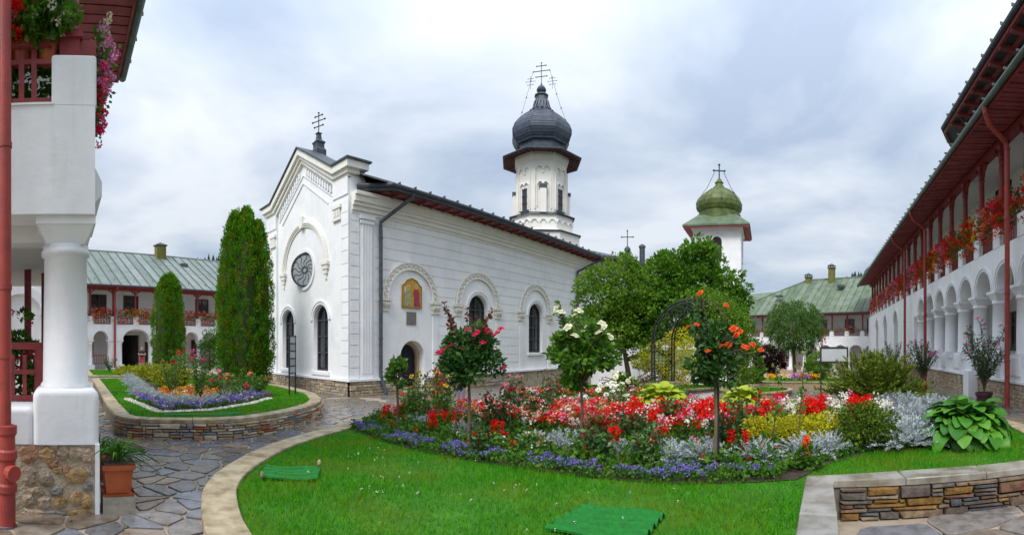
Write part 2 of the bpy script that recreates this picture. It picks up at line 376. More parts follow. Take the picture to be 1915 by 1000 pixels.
def plate(name, outline, holes, c0, c1, T, mat, parent):
    """flat wall panel with openings: outline and holes are (a, b) loops, thickness from depth c0 to c1"""
    cu = bpy.data.curves.new(name, 'CURVE'); cu.dimensions = '2D'; cu.fill_mode = 'BOTH'
    cu.extrude = abs(c1 - c0) / 2
    for lp in [outline] + list(holes):
        sp = cu.splines.new('POLY'); sp.points.add(len(lp) - 1); sp.use_cyclic_u = True
        for i, (a, b) in enumerate(lp): sp.points[i].co = (a, b, 0, 1)
    ob = bpy.data.objects.new('tmp', cu)
    me = bpy.data.meshes.new_from_object(ob)
    bpy.data.objects.remove(ob); bpy.data.curves.remove(cu)
    v = np.empty(len(me.vertices) * 3); me.vertices.foreach_get('co', v); v = v.reshape(-1, 3)
    v[:, 2] += (c0 + c1) / 2
    v = T(v) - baseloc(parent)
    me.vertices.foreach_set('co', v.ravel().astype(np.float32)); me.update()
    me.materials.clear()
    me.name = name
    return mobj(name, me, mat, parent)

def arch_pts(ac, hw, zs, n=14, rise=None):
    rise = hw if rise is None else rise
    return [(ac - hw * cos(pi * i / n), zs + rise * sin(pi * i / n)) for i in range(n + 1)]
def arch_loop(ac, hw, z0, ztop, n=14):
    zs = ztop - hw
    return [(ac - hw, z0)] + arch_pts(ac, hw, zs, n) + [(ac + hw, z0)]
def catmull(P, k=6, closed=False):
    P = [np.asarray(p, float) for p in P]; n = len(P); out_ = []
    for i in range(n if closed else n - 1):
        p0 = P[(i - 1) % n] if closed or i > 0 else P[0]
        p1, p2 = P[i], P[(i + 1) % n]
        p3 = P[(i + 2) % n] if closed or i + 2 < n else P[-1]
        for j in range(k):
            t = j / k
            out_.append(0.5 * (2 * p1 + (p2 - p0) * t + (2 * p0 - 5 * p1 + 4 * p2 - p3) * t * t + (3 * p1 - p0 - 3 * p2 + p3) * t ** 3))
    if not closed: out_.append(P[-1])
    return np.array(out_)
def inpoly(x, y, poly):
    poly = np.asarray(poly); r = np.zeros(len(x), bool); n = len(poly); j = n - 1
    for i in range(n):
        xi, yi = poly[i]; xj, yj = poly[j]
        c = ((yi > y) != (yj > y)) & (x < (xj - xi) * (y - yi) / (yj - yi + 1e-12) + xi)
        r ^= c; j = i
    return r
def offset(poly, d):
    """closed polyline moved inwards by d (counter-clockwise outline)"""
    P = np.asarray(poly); t = np.roll(P, -1, 0) - np.roll(P, 1, 0); t /= np.linalg.norm(t, axis=1)[:, None] + 1e-9
    return P + d * np.stack([-t[:, 1], t[:, 0]], 1)

# --- vegetation
def unit(a): return a / (np.linalg.norm(a, axis=-1, keepdims=True) + 1e-9)
def leaf_arrays(P, A, size, asp=0.5, rng=RNG, fold=0.12):
    n = len(P); size = np.broadcast_to(size, (n,))[:, None]
    A = unit(A); R = unit(np.cross(A, rng.normal(size=(n, 3)))); U = np.cross(R, A)
    b = P; t = P + A * size; m = P + A * size * 0.45 - U * size * fold
    l = m + R * size * asp / 2 + U * size * fold * 1.6; r = m - R * size * asp / 2 + U * size * fold * 1.6
    v = np.stack([b, r, t, l], 1).reshape(-1, 3)
    f = np.arange(4 * n).reshape(n, 4)
    return v, f
def leaves(name, P, A, size, mat, parent=None, asp=0.5, world=True):
    v, f = leaf_arrays(np.asarray(P, float), np.asarray(A, float), size, asp)
    if world: v = v - baseloc(parent)
    return mobj(name, npmesh(name, v, f), mat, parent)
def shell(n, c, r, lo=0.7, rng=RNG):
    """points in the outer shell of an ellipsoid and their outward directions"""
    d = unit(rng.normal(size=(n, 3))); rad = rng.uniform(lo ** 3, 1, n) ** (1 / 3)
    return np.asarray(c) + d * np.asarray(r) * rad[:, None], d
def clumps(ells, nclump, rc, nleaf, rng=RNG, lo=0.55, cut=None):
    vol = np.array([e[1][0] * e[1][1] * e[1][2] for e in ells]) ** (2 / 3); vol /= vol.sum()
    Ps, As = [], []
    for _ in range(nclump):
        e = ells[rng.choice(len(ells), p=vol)]
        c, d = shell(1, e[0], e[1], lo, rng)
        if cut is not None and not cut(c[0]): continue
        r = rc * rng.uniform(0.6, 1.25)
        p, q = shell(nleaf, c[0], (r, r, r * 0.75), 0.45, rng)
        Ps.append(p); As.append(q * 0.8 + d * 0.5 + rng.normal(size=(nleaf, 3)) * 0.55)
    return np.concatenate(Ps), np.concatenate(As)
def scatter(poly, n, rng=RNG, not_in=()):
    poly = np.asarray(poly); lo, hi = poly.min(0), poly.max(0)
    p = rng.uniform(lo, hi, size=(int(n * np.prod(hi - lo) / polyarea(poly)), 2))
    k = inpoly(p[:, 0], p[:, 1], poly)
    for q in not_in: k &= ~inpoly(p[:, 0], p[:, 1], q)
    return p[k]
def polyarea(P):
    P = np.asarray(P); return abs(np.sum(P[:, 0] * np.roll(P[:, 1], -1) - np.roll(P[:, 0], -1) * P[:, 1])) / 2
def grass(name, poly, n, h, wd, z, label, not_in=(), mat=None):
    p = scatter(poly, n, RNG, not_in); n = len(p)
    zb = z(p) if callable(z) else np.full(n, z)
    a = RNG.uniform(0, 2 * pi, n); hh = h * RNG.uniform(0.5, 1.25, n)
    # uneven growth: taller and shorter patches
    hh *= 0.8 + 0.35 * np.sin(p[:, 0] * 2.1 + 1.3 * np.sin(p[:, 1] * 1.7)) * np.sin(p[:, 1] * 2.6 + 0.7)
    lean = RNG.normal(size=(n, 2)) * hh[:, None] * 0.45
    s = np.stack([np.cos(a), np.sin(a)], 1) * wd / 2
    b0 = np.c_[p - s, zb]; b1 = np.c_[p + s, zb]; t = np.c_[p + lean, zb + hh]
    v = np.stack([b0, b1, t], 1).reshape(-1, 3)
    o = mobj(name, npmesh(name, v, np.arange(3 * n).reshape(n, 3)), mat or M['grass'])
    return tag(o, label, 'grass', kind='stuff')
def rosette(r=0.05):
    """one double bloom: three rings of cupped petals"""
    v, f = [], []
    for ring, (rr, zz, k, tilt) in enumerate([(0.28, 0.55, 5, 1.25), (0.6, 0.4, 6, 0.9), (0.95, 0.12, 7, 0.45)]):
        for j in range(k):
            a = 2 * pi * (j + 0.37 * ring) / k; wdt = 0.62
            i0 = len(v)
            for (u, s_) in ((0.25, 0), (0.75, -wdt), (1.0, -wdt * 0.55), (1.08, 0), (1.0, wdt * 0.55), (0.75, wdt)):
                R = rr * u; ang = a + s_ * (0.9 if ring else 1.2); z = zz * (0.25 + 0.75 * u ** 2) if ring < 2 else 0.35 * (1 - u) + zz
                v.append((r * R * cos(ang), r * R * sin(ang), r * (z + 0.12 * sin(3 * a))))
            f.append(tuple(range(i0, i0 + 6)))
    return v, f
ROSE = {}
def bloom(color, parent, loc, r, tilt=None, name='blossom'):
    if color not in ROSE:
        v, f = rosette(1.0); me = npmesh('rose_bloom', v, f); me.materials.append(PET[color]); ROSE[color] = me
    o = bpy.data.objects.new(name, ROSE[color]); link(o, parent)
    o.location = np.asarray(loc, float) - baseloc(parent)
    o.scale = (r, r, r * random.uniform(.8, 1.1))
    o.rotation_euler = tilt or (random.uniform(-.9, .9), random.uniform(-.9, .9), random.uniform(0, 6))
    return o
def petals(centers, r, per, size, rng=RNG):
    """petal clouds round each centre"""
    c = np.repeat(np.asarray(centers, float), per, 0); n = len(c)
    d = unit(rng.normal(size=(n, 3)) + np.array([0, 0, 0.3]))
    P = c + d * r * rng.uniform(0.5, 1, n)[:, None]
    return P, np.cross(d, rng.normal(size=(n, 3))) + d * 0.3, size * rng.uniform(0.7, 1.2, n)
def fronds(name, base, n, length, mat, parent, up=(0.3, 1.2), leaflets=9, size=0.05, droop=0.35, asp=0.4, spread=0.15, rng=RNG, hh=1.0):
    """arching sprays that radiate from a base, each with small leaflets on both sides"""
    P, A, S = [], [], []
    b = np.asarray(base, float)
    for _ in range(n):
        az = rng.uniform(0, 2 * pi); el = rng.uniform(*up); Ln = length * rng.uniform(0.65, 1.1)
        d = np.array([cos(az) * cos(el), sin(az) * cos(el), sin(el) * hh]); st = b + np.array([cos(az), sin(az), 0]) * spread * rng.uniform(0, 1)
        t = np.linspace(0.25, 1, leaflets)
        pts = st + d * (t * Ln)[:, None] - np.array([0, 0, 1]) * (droop * Ln * t ** 2.2)[:, None]
        side = np.cross(d, [0, 0, 1]); side /= np.linalg.norm(side) + 1e-9
        for sg in (-1, 1, 0):
            P.append(pts); A.append(d + sg * side * 0.9 + rng.normal(size=(leaflets, 3)) * 0.3); S.append(size * rng.uniform(0.7, 1.2, leaflets))
    return leaves(name, np.concatenate(P), np.concatenate(A), np.concatenate(S), mat, parent, asp)
_STONES = []
def stone_mesh(k, mat):
    """irregular dressed stone, unit box, chamfered and uneven; eight shapes are shared"""
    key = (k, mat.name)
    for a, m in _STONES:
        if a == key: return m
    r = random.Random(k * 17 + 3)
    v = []
    for x, y, z in [(sx, sy, sz) for sz in (-.5, .5) for sy in (-.5, .5) for sx in (-.5, .5)]:
        v.append((x + r.uniform(-.05, .05), y, z + r.uniform(-.06, .06)))
    # front face inset and pushed out: front is -y
    back = [(p[0], .5, p[2]) for p in v if p[1] > 0]; mid = [(p[0], -.25, p[2]) for p in v if p[1] > 0]
    front = [(p[0] * .9 + r.uniform(-.02, .02), -.5 + r.uniform(-.1, .08), p[2] * .84) for p in v if p[1] > 0]
    q = [0, 1, 3, 2]
    V_ = [back[i] for i in q] + [mid[i] for i in q] + [front[i] for i in q] + [(0, -.56, 0)]
    f = [(i, (i + 1) % 4, 4 + (i + 1) % 4, 4 + i) for i in range(4)] + [(4 + i, 4 + (i + 1) % 4, 8 + (i + 1) % 4, 8 + i) for i in range(4)] + [(8 + i, 8 + (i + 1) % 4, 12) for i in range(4)]
    me = npmesh('stone', V_, f); me.materials.append(mat); _STONES.append((key, me))
    return me
def stone_rects(length, height, cell, rowh, maxlen, rng_, tall=0.25):
    """random rubble coursing: rectangles that fill a strip"""
    nx, nz = int(length / cell), int(round(height / rowh)); occ = np.zeros((nz, nx), bool); res = []
    for j in range(nz):
        i = 0
        while i < nx:
            if occ[j, i]: i += 1; continue
            run = 1
            want = rng_.randint(2, maxlen)
            while run < want and i + run < nx and not occ[j, i + run]: run += 1
            hgt = 1
            if rng_.random() < tall and j + 1 < nz: hgt = 2 + (rng_.random() < .3 and j + 2 < nz and run > 3)
            if occ[j:j + hgt, i:i + run].any(): hgt = 1
            occ[j:j + hgt, i:i + run] = True
            res.append((i * cell, (i + run) * cell, j * rowh, (j + hgt) * rowh)); i += run
    return res
def lay_stones(path, z0, height, mat, parent, cell=.06, rowh=.06, maxlen=6, depth=.09, seed=1, joint=.012, tall=.25, limit=300, name='stone', out=0.0):
    """stones along a 2-D polyline whose outer side is on the right of its direction"""
    path = np.asarray(path); seg = np.linalg.norm(np.diff(path, axis=0), axis=1); cum = np.r_[0, np.cumsum(seg)]
    rr = random.Random(seed); rects = stone_rects(cum[-1], height, cell, rowh, maxlen, rr, tall)
    if len(rects) > limit: rects = rects[:limit]
    bl = baseloc(parent)
    for (s0, s1, a0, a1) in rects:
        sm_ = (s0 + s1) / 2; i = min(np.searchsorted(cum, sm_, 'right') - 1, len(seg) - 1); t = (sm_ - cum[i]) / seg[i]
        p = path[i] * (1 - t) + path[i + 1] * t; d = (path[i + 1] - path[i]) / seg[i]
        o = bpy.data.objects.new(name, stone_mesh(rr.randint(0, 7), mat)); link(o, parent)
        nrm = np.array([d[1], -d[0]])
        o.location = (p[0] - bl[0] + nrm[0] * out, p[1] - bl[1] + nrm[1] * out, z0 + (a0 + a1) / 2 - bl[2])
        o.scale = (s1 - s0 - joint, depth * rr.uniform(.8, 1.25), a1 - a0 - joint)
        o.rotation_euler = (0, 0, atan2(d[1], d[0]))
def ordinal(i): return ['first', 'second', 'third', 'fourth', 'fifth', 'sixth', 'seventh', 'eighth', 'ninth', 'tenth', 'eleventh', 'twelfth', 'thirteenth', 'fourteenth', 'fifteenth', 'sixteenth', 'seventeenth', 'eighteenth', 'nineteenth', 'twentieth', 'twenty-first', 'twenty-second', 'twenty-third', 'twenty-fourth', 'twenty-fifth', 'twenty-sixth'][i]
# ------------------------------------------------------------------ ground, hills, path
def grid_sheet(name, xs, ys, zf, mat):
    X, Y = np.meshgrid(xs, ys); Z = np.vectorize(zf)(X, Y)
    v = np.stack([X.ravel(), Y.ravel(), Z.ravel()], 1); nx, ny = len(xs), len(ys)
    f = np.array([(j * nx + i, j * nx + i + 1, (j + 1) * nx + i + 1, (j + 1) * nx + i) for j in range(ny - 1) for i in range(nx - 1)])
    return mobj(name, npmesh(name, v, f, True), mat)
ground = grid_sheet('ground', [-900, -200, -60, 15, 20, 25, 30, 35, 40, 80, 200, 900], [-900, -200, -60, 60, 200, 900], lambda x, y: gz(x) - 0.03, M['meadow'])
tag(ground, kind='structure')
path = grid_sheet('path', [-14, 0, 8, 15, 20, 25, 30, 35, 40, 62], [-6, 0, 6, 14, 24, 42], lambda x, y: gz(x), M['pathbed'])
tag(path, kind='structure')

# wooded hills behind the monastery
def hill(name, c, rx, ry, h, n, label, seed):
    rng = np.random.default_rng(seed)
    u = np.linspace(0, 1, 14); a = np.linspace(0, 2 * pi, 41)[:-1]
    v = []
    for t in u:
        for k in a:
            hh = h * (0.5 + 0.5 * cos(pi * t)) * (1 + 0.12 * sin(3 * k + seed) * sin(pi * t))
            v.append((c[0] + rx * t * cos(k), c[1] + ry * t * sin(k), hh - 2.0))
    f = np.array([(i * 40 + j, i * 40 + (j + 1) % 40, (i + 1) * 40 + (j + 1) % 40, (i + 1) * 40 + j) for i in range(13) for j in range(40)])
    tag(mobj(name, npmesh(name, v, f, True), M['hill']), kind='structure')
    t = np.sqrt(rng.uniform(0, 0.75, n)); k = rng.uniform(0, 2 * pi, n)
    hh = h * (0.5 + 0.5 * np.cos(pi * t)) * (1 + 0.12 * np.sin(3 * k + seed) * np.sin(pi * t)) - 2.2
    B = np.stack([c[0] + rx * t * np.cos(k), c[1] + ry * t * np.sin(k), hh], 1)
    H = rng.uniform(3.5, 6.5, n); V_ = []; F_ = []
    for i in range(n):
        for (z0, z1, r) in ((0.1, .6, .2), (.35, .85, .15), (.6, 1, .1)):
            q = len(V_); a0 = rng.uniform(0, 6)
            V_ += [tuple(B[i] + np.array([r * H[i] * cos(a0 + j * 1.2566), r * H[i] * sin(a0 + j * 1.2566), z0 * H[i]])) for j in range(5)] + [tuple(B[i] + np.array([0, 0, z1 * H[i]]))]
            F_ += [(q + j, q + (j + 1) % 5, q + 5) for j in range(5)]
    tag(mobj('forest', npmesh('forest', V_, np.array(F_)), M['conifer']), label, 'forest', kind='stuff')
hx, hy = polar(400, 210); hill('hills', (hx + 6, hy), 75, 60, 38, 2600, 'dark conifer forest on the hill behind the thujas and the grey tin roof', 3)
hx, hy = polar(1640, 190); hill('hills', (hx, hy), 60, 50, 30, 2200, 'dark conifer forest on the hill behind the green tin roof', 5)

# ------------------------------------------------------------------ garden beds
BA = catmull([(5.4, -3.15), (7.2, -3.45), (9.2, -3.1), (11.2, -2.2), (12.3, -.3), (12.0, 2.4), (10.6, 4.9), (8.6, 6.9), (6.9, 7.65), (5.62, 7.5), (4.27, 6.74), (3.45, 6.33), (2.69, 5.84), (1.88, 5.1), (1.38, 4.4), (1.13, 3.72), (1.0, 3.1), (.96, 2.2), (1.0, 1.2), (1.1, .2)], 5)
BA = np.concatenate([BA, [(1.12, -.17), (2.2, -.17), (3.4, -.17), (4.72, -.17), (4.72, -1.0), (4.72, -1.8), (4.76, -2.5)], catmull([(4.8, -2.6), (4.98, -2.95)], 2)])
BC = np.concatenate([catmull([(1.1, 9.4), (1.3, 8.92), (1.85, 8.66), (3.09, 8.37), (4.25, 8.7), (5.44, 9.48), (6.25, 10.35), (6.75, 11.3), (7.15, 12.3), (7.5, 14.2), (7.65, 16.5)], 5), [(7.7, 18.5), (7.7, 20.4), (7.3, 21), (4.5, 21.1), (1.9, 21), (1.4, 20.6), (1.3, 17), (1.2, 14), (1.12, 11.5)]])
BE = np.array([(1.4, 24), (1.9, 23.3), (6.6, 23.3), (7.4, 23.8), (7.6, 30.4), (6.8, 31), (2, 30.2), (1.5, 29.6)])
BB = catmull([(13.2, 9.6), (12.6, 8.6), (12.9, 7.2), (13.6, 6.0), (15.2, 5.6), (19, 5.0), (24, 4.4), (26, 5.5), (26.2, 9), (24.5, 10.4), (19, 10.6), (15, 10.4)], 4, True)
BD = catmull([(25.2, 2.9), (24.6, 1.6), (24.6, -.6), (25.6, -2.2), (30, -2.6), (37, -2.4), (40, -.6), (40, 2.6), (36, 4.2), (29, 4.4)], 4, True)
BP = catmull([(16.8, 2.6), (16.3, 1.9), (17, 1.2), (19, .9), (21.5, 1.2), (22, 2.4), (20.5, 3.2), (18, 3.2)], 3, True)
def ccw(P):
    P = np.asarray(P); a = np.sum(P[:, 0] * np.roll(P[:, 1], -1) - np.roll(P[:, 0], -1) * P[:, 1])
    return P if a > 0 else P[::-1]
BA, BC, BE, BB, BD, BP = (ccw(p) for p in (BA, BC, BE, BB, BD, BP))
def fill_sheet(name, poly, z, mat, parent=None):
    zf = z if callable(z) else (lambda x: z)
    cu = [(x, y, zf(x)) for x, y in poly]
    return solid(name, cu, [tuple(range(len(cu)))], mat, parent)
def bed(poly, top, label, capmat, wallmat, capw=.3, capt=.075, step=.85, zf=lambda x: 0.0):
    """retaining wall with separate coping slabs round a closed outline"""
    c = poly.mean(0)
    r = root('raised_bed', (c[0], c[1], zf(c[0])), label, 'garden bed')
    inn = offset(poly, capw); n = len(poly)
    wo, wi = offset(poly, .035), offset(poly, capw - .04)
    v = []
    for P, zz in ((wo, -.05), (wo, top - capt), (wi, top - capt), (wi, -.05)):
        v += [(x, y, zf(x) + zz) for x, y in P]
    f = [(k * n + i, k * n + (i + 1) % n, ((k + 1) % 4) * n + (i + 1) % n, ((k + 1) % 4) * n + i) for k in range(4) for i in range(n)]
    solid('retaining_wall', v, f, wallmat, r)
    # coping slabs
    P = np.vstack([poly, poly[:1]]); I = np.vstack([inn, inn[:1]])
    seg = np.linalg.norm(np.diff(P, axis=0), axis=1); cum = np.r_[0, np.cumsum(seg)]
    m = max(3, int(cum[-1] / step))
    cuts = np.linspace(0, cum[-1], m + 1)
    def at(A, s):
        i = min(np.searchsorted(cum, s, 'right') - 1, n - 1); t = (s - cum[i]) / seg[i]
        return A[i] * (1 - t) + A[i + 1] * t
    for k in range(m):
        a, b = cuts[k] + .004, cuts[k + 1] - .004
        ss = [a] + [x for x in cum if a + .03 < x < b - .03] + [b]
        o_ = [at(P, s) for s in ss]; i_ = [at(I, s) for s in ss]
        mb = MB(); dz = random.uniform(-.004, .004)
        q = len(ss); loop = o_ + i_[::-1]; tl = [p + .012 * (np.mean(loop, 0) - p) / (np.linalg.norm(np.mean(loop, 0) - p) + 1e-6) for p in loop]
        N_ = len(loop)
        V_ = [(p[0], p[1], zf(p[0]) + top - capt + .004) for p in loop] + [(p[0], p[1], zf(p[0]) + top - .012 + dz) for p in loop] + [(p[0], p[1], zf(p[0]) + top + dz) for p in tl]
        F_ = [(i, (i + 1) % N_, N_ + (i + 1) % N_, N_ + i) for i in range(N_)] + [(N_ + i, N_ + (i + 1) % N_, 2 * N_ + (i + 1) % N_, 2 * N_ + i) for i in range(N_)]
        for i in range(q - 1):
            F_.append((2 * N_ + i, 2 * N_ + i + 1, 2 * N_ + N_ - 2 - i, 2 * N_ + N_ - 1 - i)); F_.append((i, N_ - 1 - i, N_ - 2 - i, i + 1))
        cc_ = np.mean(loop, 0); mb.add(V_, F_); mb.build('coping_slab', M['copingwet'] if (capmat is M['coping'] and top == .40 and cc_[0] < 5.2 and cc_[1] < .3) else capmat, r)
    return r, inn
bedA, inA = bed(BA, .40, 'raised rose bed with low stone wall and broad coping in the middle of the yard', M['coping'], M['walljoint'], .31)
bedC, inC = bed(BC, .38, 'raised bed with multicoloured stone wall beside the church front', M['coping'], M['walljoint'], .3)
bedE, inE = bed(BE, .34, 'low raised bed beyond the tall thuja near the arcade with the passage', M['coping'], M['rubble'], .3, step=1.3)
bedB, inB = bed(BB, .2, 'low kerbed bed with the broad-leaved trees along the church wall', M['coping'], M['rubble'], .25, step=1.2, zf=gz)
bedD, inD = bed(BD, .45, 'raised bed with low stone wall in front of the far arcade', M['coping'], M['rubble'], .3, step=1.3, zf=gz)
bedP, inP = bed(BP, .25, 'small kerbed lawn bed behind the iron arch', M['coping'], M['rubble'], .22, step=.9, zf=gz)
# stones in the walls that face the camera
i0 = int(np.argmin(np.hypot(BC[:, 0] - 1.1, BC[:, 1] - 9.4))); pts = [BC[(i0 + k) % len(BC)] for k in range(50)]
lay_stones(np.array(pts)[:44], .005, .30, M['ashlar'], bedC, cell=.062, rowh=.05, maxlen=6, depth=.085, seed=4, limit=300)
lay_stones([(4.72, -.24), (4.72, -2.6)], .005, .32, M['ashlar_wet'], bedA, cell=.065, rowh=.04, maxlen=7, depth=.085, seed=15, tall=.27)
def lift(z): return lambda p: np.array([z + gz(x) for x in p[:, 0]])
for poly, z, zf in ((inA, .36, None), (inC, .34, None), (inE, .3, None), (inB, .17, gz), (inD, .4, gz), (inP, .22, gz)):
    tag(fill_sheet('lawn', offset(poly, -.02), (lambda x, z=z, zf=zf: z + (zf(x) if zf else 0)), M['lawn']), kind='structure')
# planted soil inside the beds
FA = np.array([(4.5, 6.55), (4.3, 5.6), (4.22, 4.6), (4.3, 3.6), (4.4, 2.4), (4.5, 1.4), (4.85, .2), (5.6, -.2), (6.05, -.75), (6.15, -1.6), (6.1, -2.6), (7.0, -3.0), (9, -2.7), (10.8, -1.9), (11.6, -.2), (11.4, 2.2), (10.1, 4.6), (8.3, 6.4), (6.7, 7.1), (5.5, 7.05)])
FC = np.array([(2.2, 9.75), (3.2, 9.9), (4.4, 10.6), (5.5, 11.6), (6.2, 13), (6.6, 15), (6.8, 17.5), (5.2, 17.6), (4.4, 15), (4.0, 13.2), (3.5, 13.4), (3.4, 16), (3.6, 20), (2.65, 20.2), (2.35, 16), (2.1, 12.4)])
fill_sheet('soil', FA, .372, M['earth'])['kind'] = 'structure'
fill_sheet('soil', FC, .352, M['earth'])['kind'] = 'structure'
grass('grass', inA, 280000, .06, .0062, .36, 'short bright green grass on the nearest lawn', [FA])
grass('grass', inC, 110000, .05, .010, .34, 'short bright green grass on the lawn beside the flagged path', [FC])
grass('grass', inE, 16000, .06, .02, .3, 'short grass on the low bed beyond the tall thuja')
grass('grass', inB, 30000, .06, .018, lift(.17), 'short grass under the trees along the church wall')
grass('grass', inD, 26000, .07, .024, lift(.4), 'short grass on the far bed before the arcade')
grass('grass', inP, 9000, .06, .02, lift(.22), 'short grass on the little bed behind the iron arch')
# clover and daisies in the near lawn
p = scatter(inA, 9000, RNG, [FA]); k = (np.sin(p[:, 0] * 1.9 + 1) * np.sin(p[:, 1] * 1.3 + 2) > .35); p = p[k]
P = np.c_[p, np.full(len(p), .395) + RNG.uniform(0, .02, len(p))]
tag(leaves('clover', P, RNG.normal(size=P.shape) * [1, 1, .25], .022, LEAF['roselight'], None, .9), 'low clover leaves in patches among the grass of the near lawn', 'clover', kind='stuff')
p = scatter(np.array([(2.4, .6), (4.2, .6), (4.2, 5.4), (2.4, 4.8)]), 260); k = RNG.random(len(p)) < .08 + .6 * (np.sin(p[:, 0] * 4) * np.sin(p[:, 1] * 3) > .5); p = p[k]
P, A, S = petals(np.c_[p, np.full(len(p), .42)], .008, 5, .012)
tag(leaves('daisies', P, A, S, PET['white'], None, .8), 'tiny white daisies dotted over the near lawn', 'flowers', kind='stuff')

# flagstones: irregular cells with mortar joints
def cells(x0, x1, y0, y1, sp, rng):
    gx, gy = np.meshgrid(np.arange(x0 - sp * 2, x1 + sp * 2, sp), np.arange(y0 - sp * 2, y1 + sp * 2, sp * .92))
    gx[1::2] += sp / 2
    S = np.stack([gx.ravel(), gy.ravel()], 1) + rng.uniform(-.46, .46, (gx.size, 2)) * sp
    for s in S:
        if not (x0 < s[0] < x1 and y0 < s[1] < y1): continue
        nb = S[np.hypot(*(S - s).T) < sp * 2.6]
        poly = [s + np.array(q) * sp * 1.5 for q in ((-1, -1), (1, -1), (1, 1), (-1, 1))]
        for o in nb:
            dlt = o - s; ln = np.hypot(*dlt)
            if ln < 1e-6: continue
            nn = dlt / ln; lim = ln / 2 - rng.uniform(.011, .028)
            res = []
            for i in range(len(poly)):
                a, b = poly[i], poly[(i + 1) % len(poly)]
                da, db = (a - s) @ nn - lim, (b - s) @ nn - lim
                if da <= 0: res.append(a)
                if (da < 0) != (db < 0): res.append(a + (b - a) * da / (da - db))
            poly = res
            if len(poly) < 3: break
        if len(poly) < 3: continue
        q = []
        for i in range(len(poly)):
            a, b = poly[i], poly[(i + 1) % len(poly)]; q += [a * .88 + b * .12, a * .12 + b * .88]
        yield s, np.array(q)
beds_all = (BA, BC, BE, BB, BD, BP)
flags = []
rngf = np.random.default_rng(5)
for (x0, x1, y0, y1, sp) in ((-1.2, 9.3, 2.0, 13.4, .37), (1.0, 14.2, -5.3, 1.0, .62), (7.4, 9.2, 13.4, 24, .6), (12.2, 25, -5, 5.4, .7), (8.5, 26, 7, 13.4, .62)):
    for s, q in cells(x0, x1, y0, y1, sp, rngf):
        sx, sy = np.array([s[0]]), np.array([s[1]])
        if any(inpoly(sx, sy, offset(b, .12))[0] for b in beds_all): continue
        if -1.5 < s[0] < .45 and s[1] > 4.8: continue
        if any(f_[3] != x0 and abs(s[0] - f_[0][0]) < .4 and abs(s[1] - f_[0][1]) < .4 for f_ in flags): continue
        flags.append((s, q, y0 > 1.5 and x1 < 10, x0))
def apparent(f_):
    d = hypot(*f_[0]); px_ = EX - F * atan2(f_[0][1], f_[0][0]); py_ = HZ + F * EYE / d
    return -(1 / d ** 2 if -40 < px_ < 1960 and py_ < 1040 else 0)
flags.sort(key=apparent)
rest_v, rest_f = [], []
for i, (s, q, near, _) in enumerate(flags):
    n = len(q); z = gz(s[0]); tilt = RNG.uniform(-.006, .006, 2); h = .014 + RNG.uniform(0, .006)
    top = [(x - s[0], y - s[1], h + (x - s[0]) * tilt[0] + (y - s[1]) * tilt[1]) for x, y in q]
    inner = [(a * .96, b * .96, c + .004) for a, b, c in top]
    V_ = [(a * 1.01, b * 1.01, -.02) for a, b, c in top] + top + inner
    F_ = [(j, (j + 1) % n, n + (j + 1) % n, n + j) for j in range(n)] + [(n + j, n + (j + 1) % n, 2 * n + (j + 1) % n, 2 * n + j) for j in range(n)] + [tuple(range(2 * n, 3 * n))]
    if i < 300:
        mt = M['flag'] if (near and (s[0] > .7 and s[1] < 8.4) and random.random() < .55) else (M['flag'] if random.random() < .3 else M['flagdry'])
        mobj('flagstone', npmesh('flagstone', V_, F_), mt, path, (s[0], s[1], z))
    else:
        o = len(rest_v); rest_v += [(a + s[0], b + s[1], c + z) for a, b, c in V_]; rest_f += [tuple(j + o for j in t) for t in F_]
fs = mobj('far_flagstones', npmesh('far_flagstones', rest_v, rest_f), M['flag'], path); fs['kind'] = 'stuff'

# ------------------------------------------------------------------ church
CX, CYS, CYA, CW = 9.43, 13.66, 16.9, 3.4
church = root('church', (18, CYA, 0), 'white monastery church with stepped gable, long side wall and dark onion-domed tower', 'church')
TW = frame((CX, 16.955, 0), (0, -.969, 0), (-1, 0, 0))       # west front: a to the right, c outwards
TS = frame((0, CYS, 0), (1, 0, 0), (0, -1, 0))         # south wall: a = X
GAB = [(-3.4, -1.3), (3.4, -1.3), (3.4, 7.95), (2.45, 7.95), (0, 9.5), (-2.45, 7.95), (-3.4, 7.95)]
WIN_W = [(-1.42, .55), (1.36, .55)]
rose_c = (.12, 4.82)
holes = [arch_loop(a, h, .82, 3.3) for a, h in WIN_W] + [[(rose_c[0] + .7 * cos(t), rose_c[1] + .7 * sin(t)) for t in np.linspace(0, 2 * pi, 29)[:-1]]]
plate('west_wall', GAB, holes, -.62, 0, TW, M['white'], church)
# corner strips on the front
for s in (-1, 1):
    m = MB(TW); m.strip([(s * 2.42, .53), (s * 2.42, 7.0)], [(s * 3.42, .53), (s * 3.42, 7.0)], .002, .09)
    m.strip([(s * 2.42, 7.0), (s * 2.42, 7.6)], [(s * 3.42, 7.0), (s * 3.42, 7.6)], .002, .13); m.build('corner_pilaster', M['white'], church)
for s in (-1, 1):
    for k in range(14):
        z = .62 + k * .445
        MB(TW).box(min(s * 2.98, s * 3.445), max(s * 2.98, s * 3.445), z, z + .42, .088, .112).build('quoin', M['white'], church)
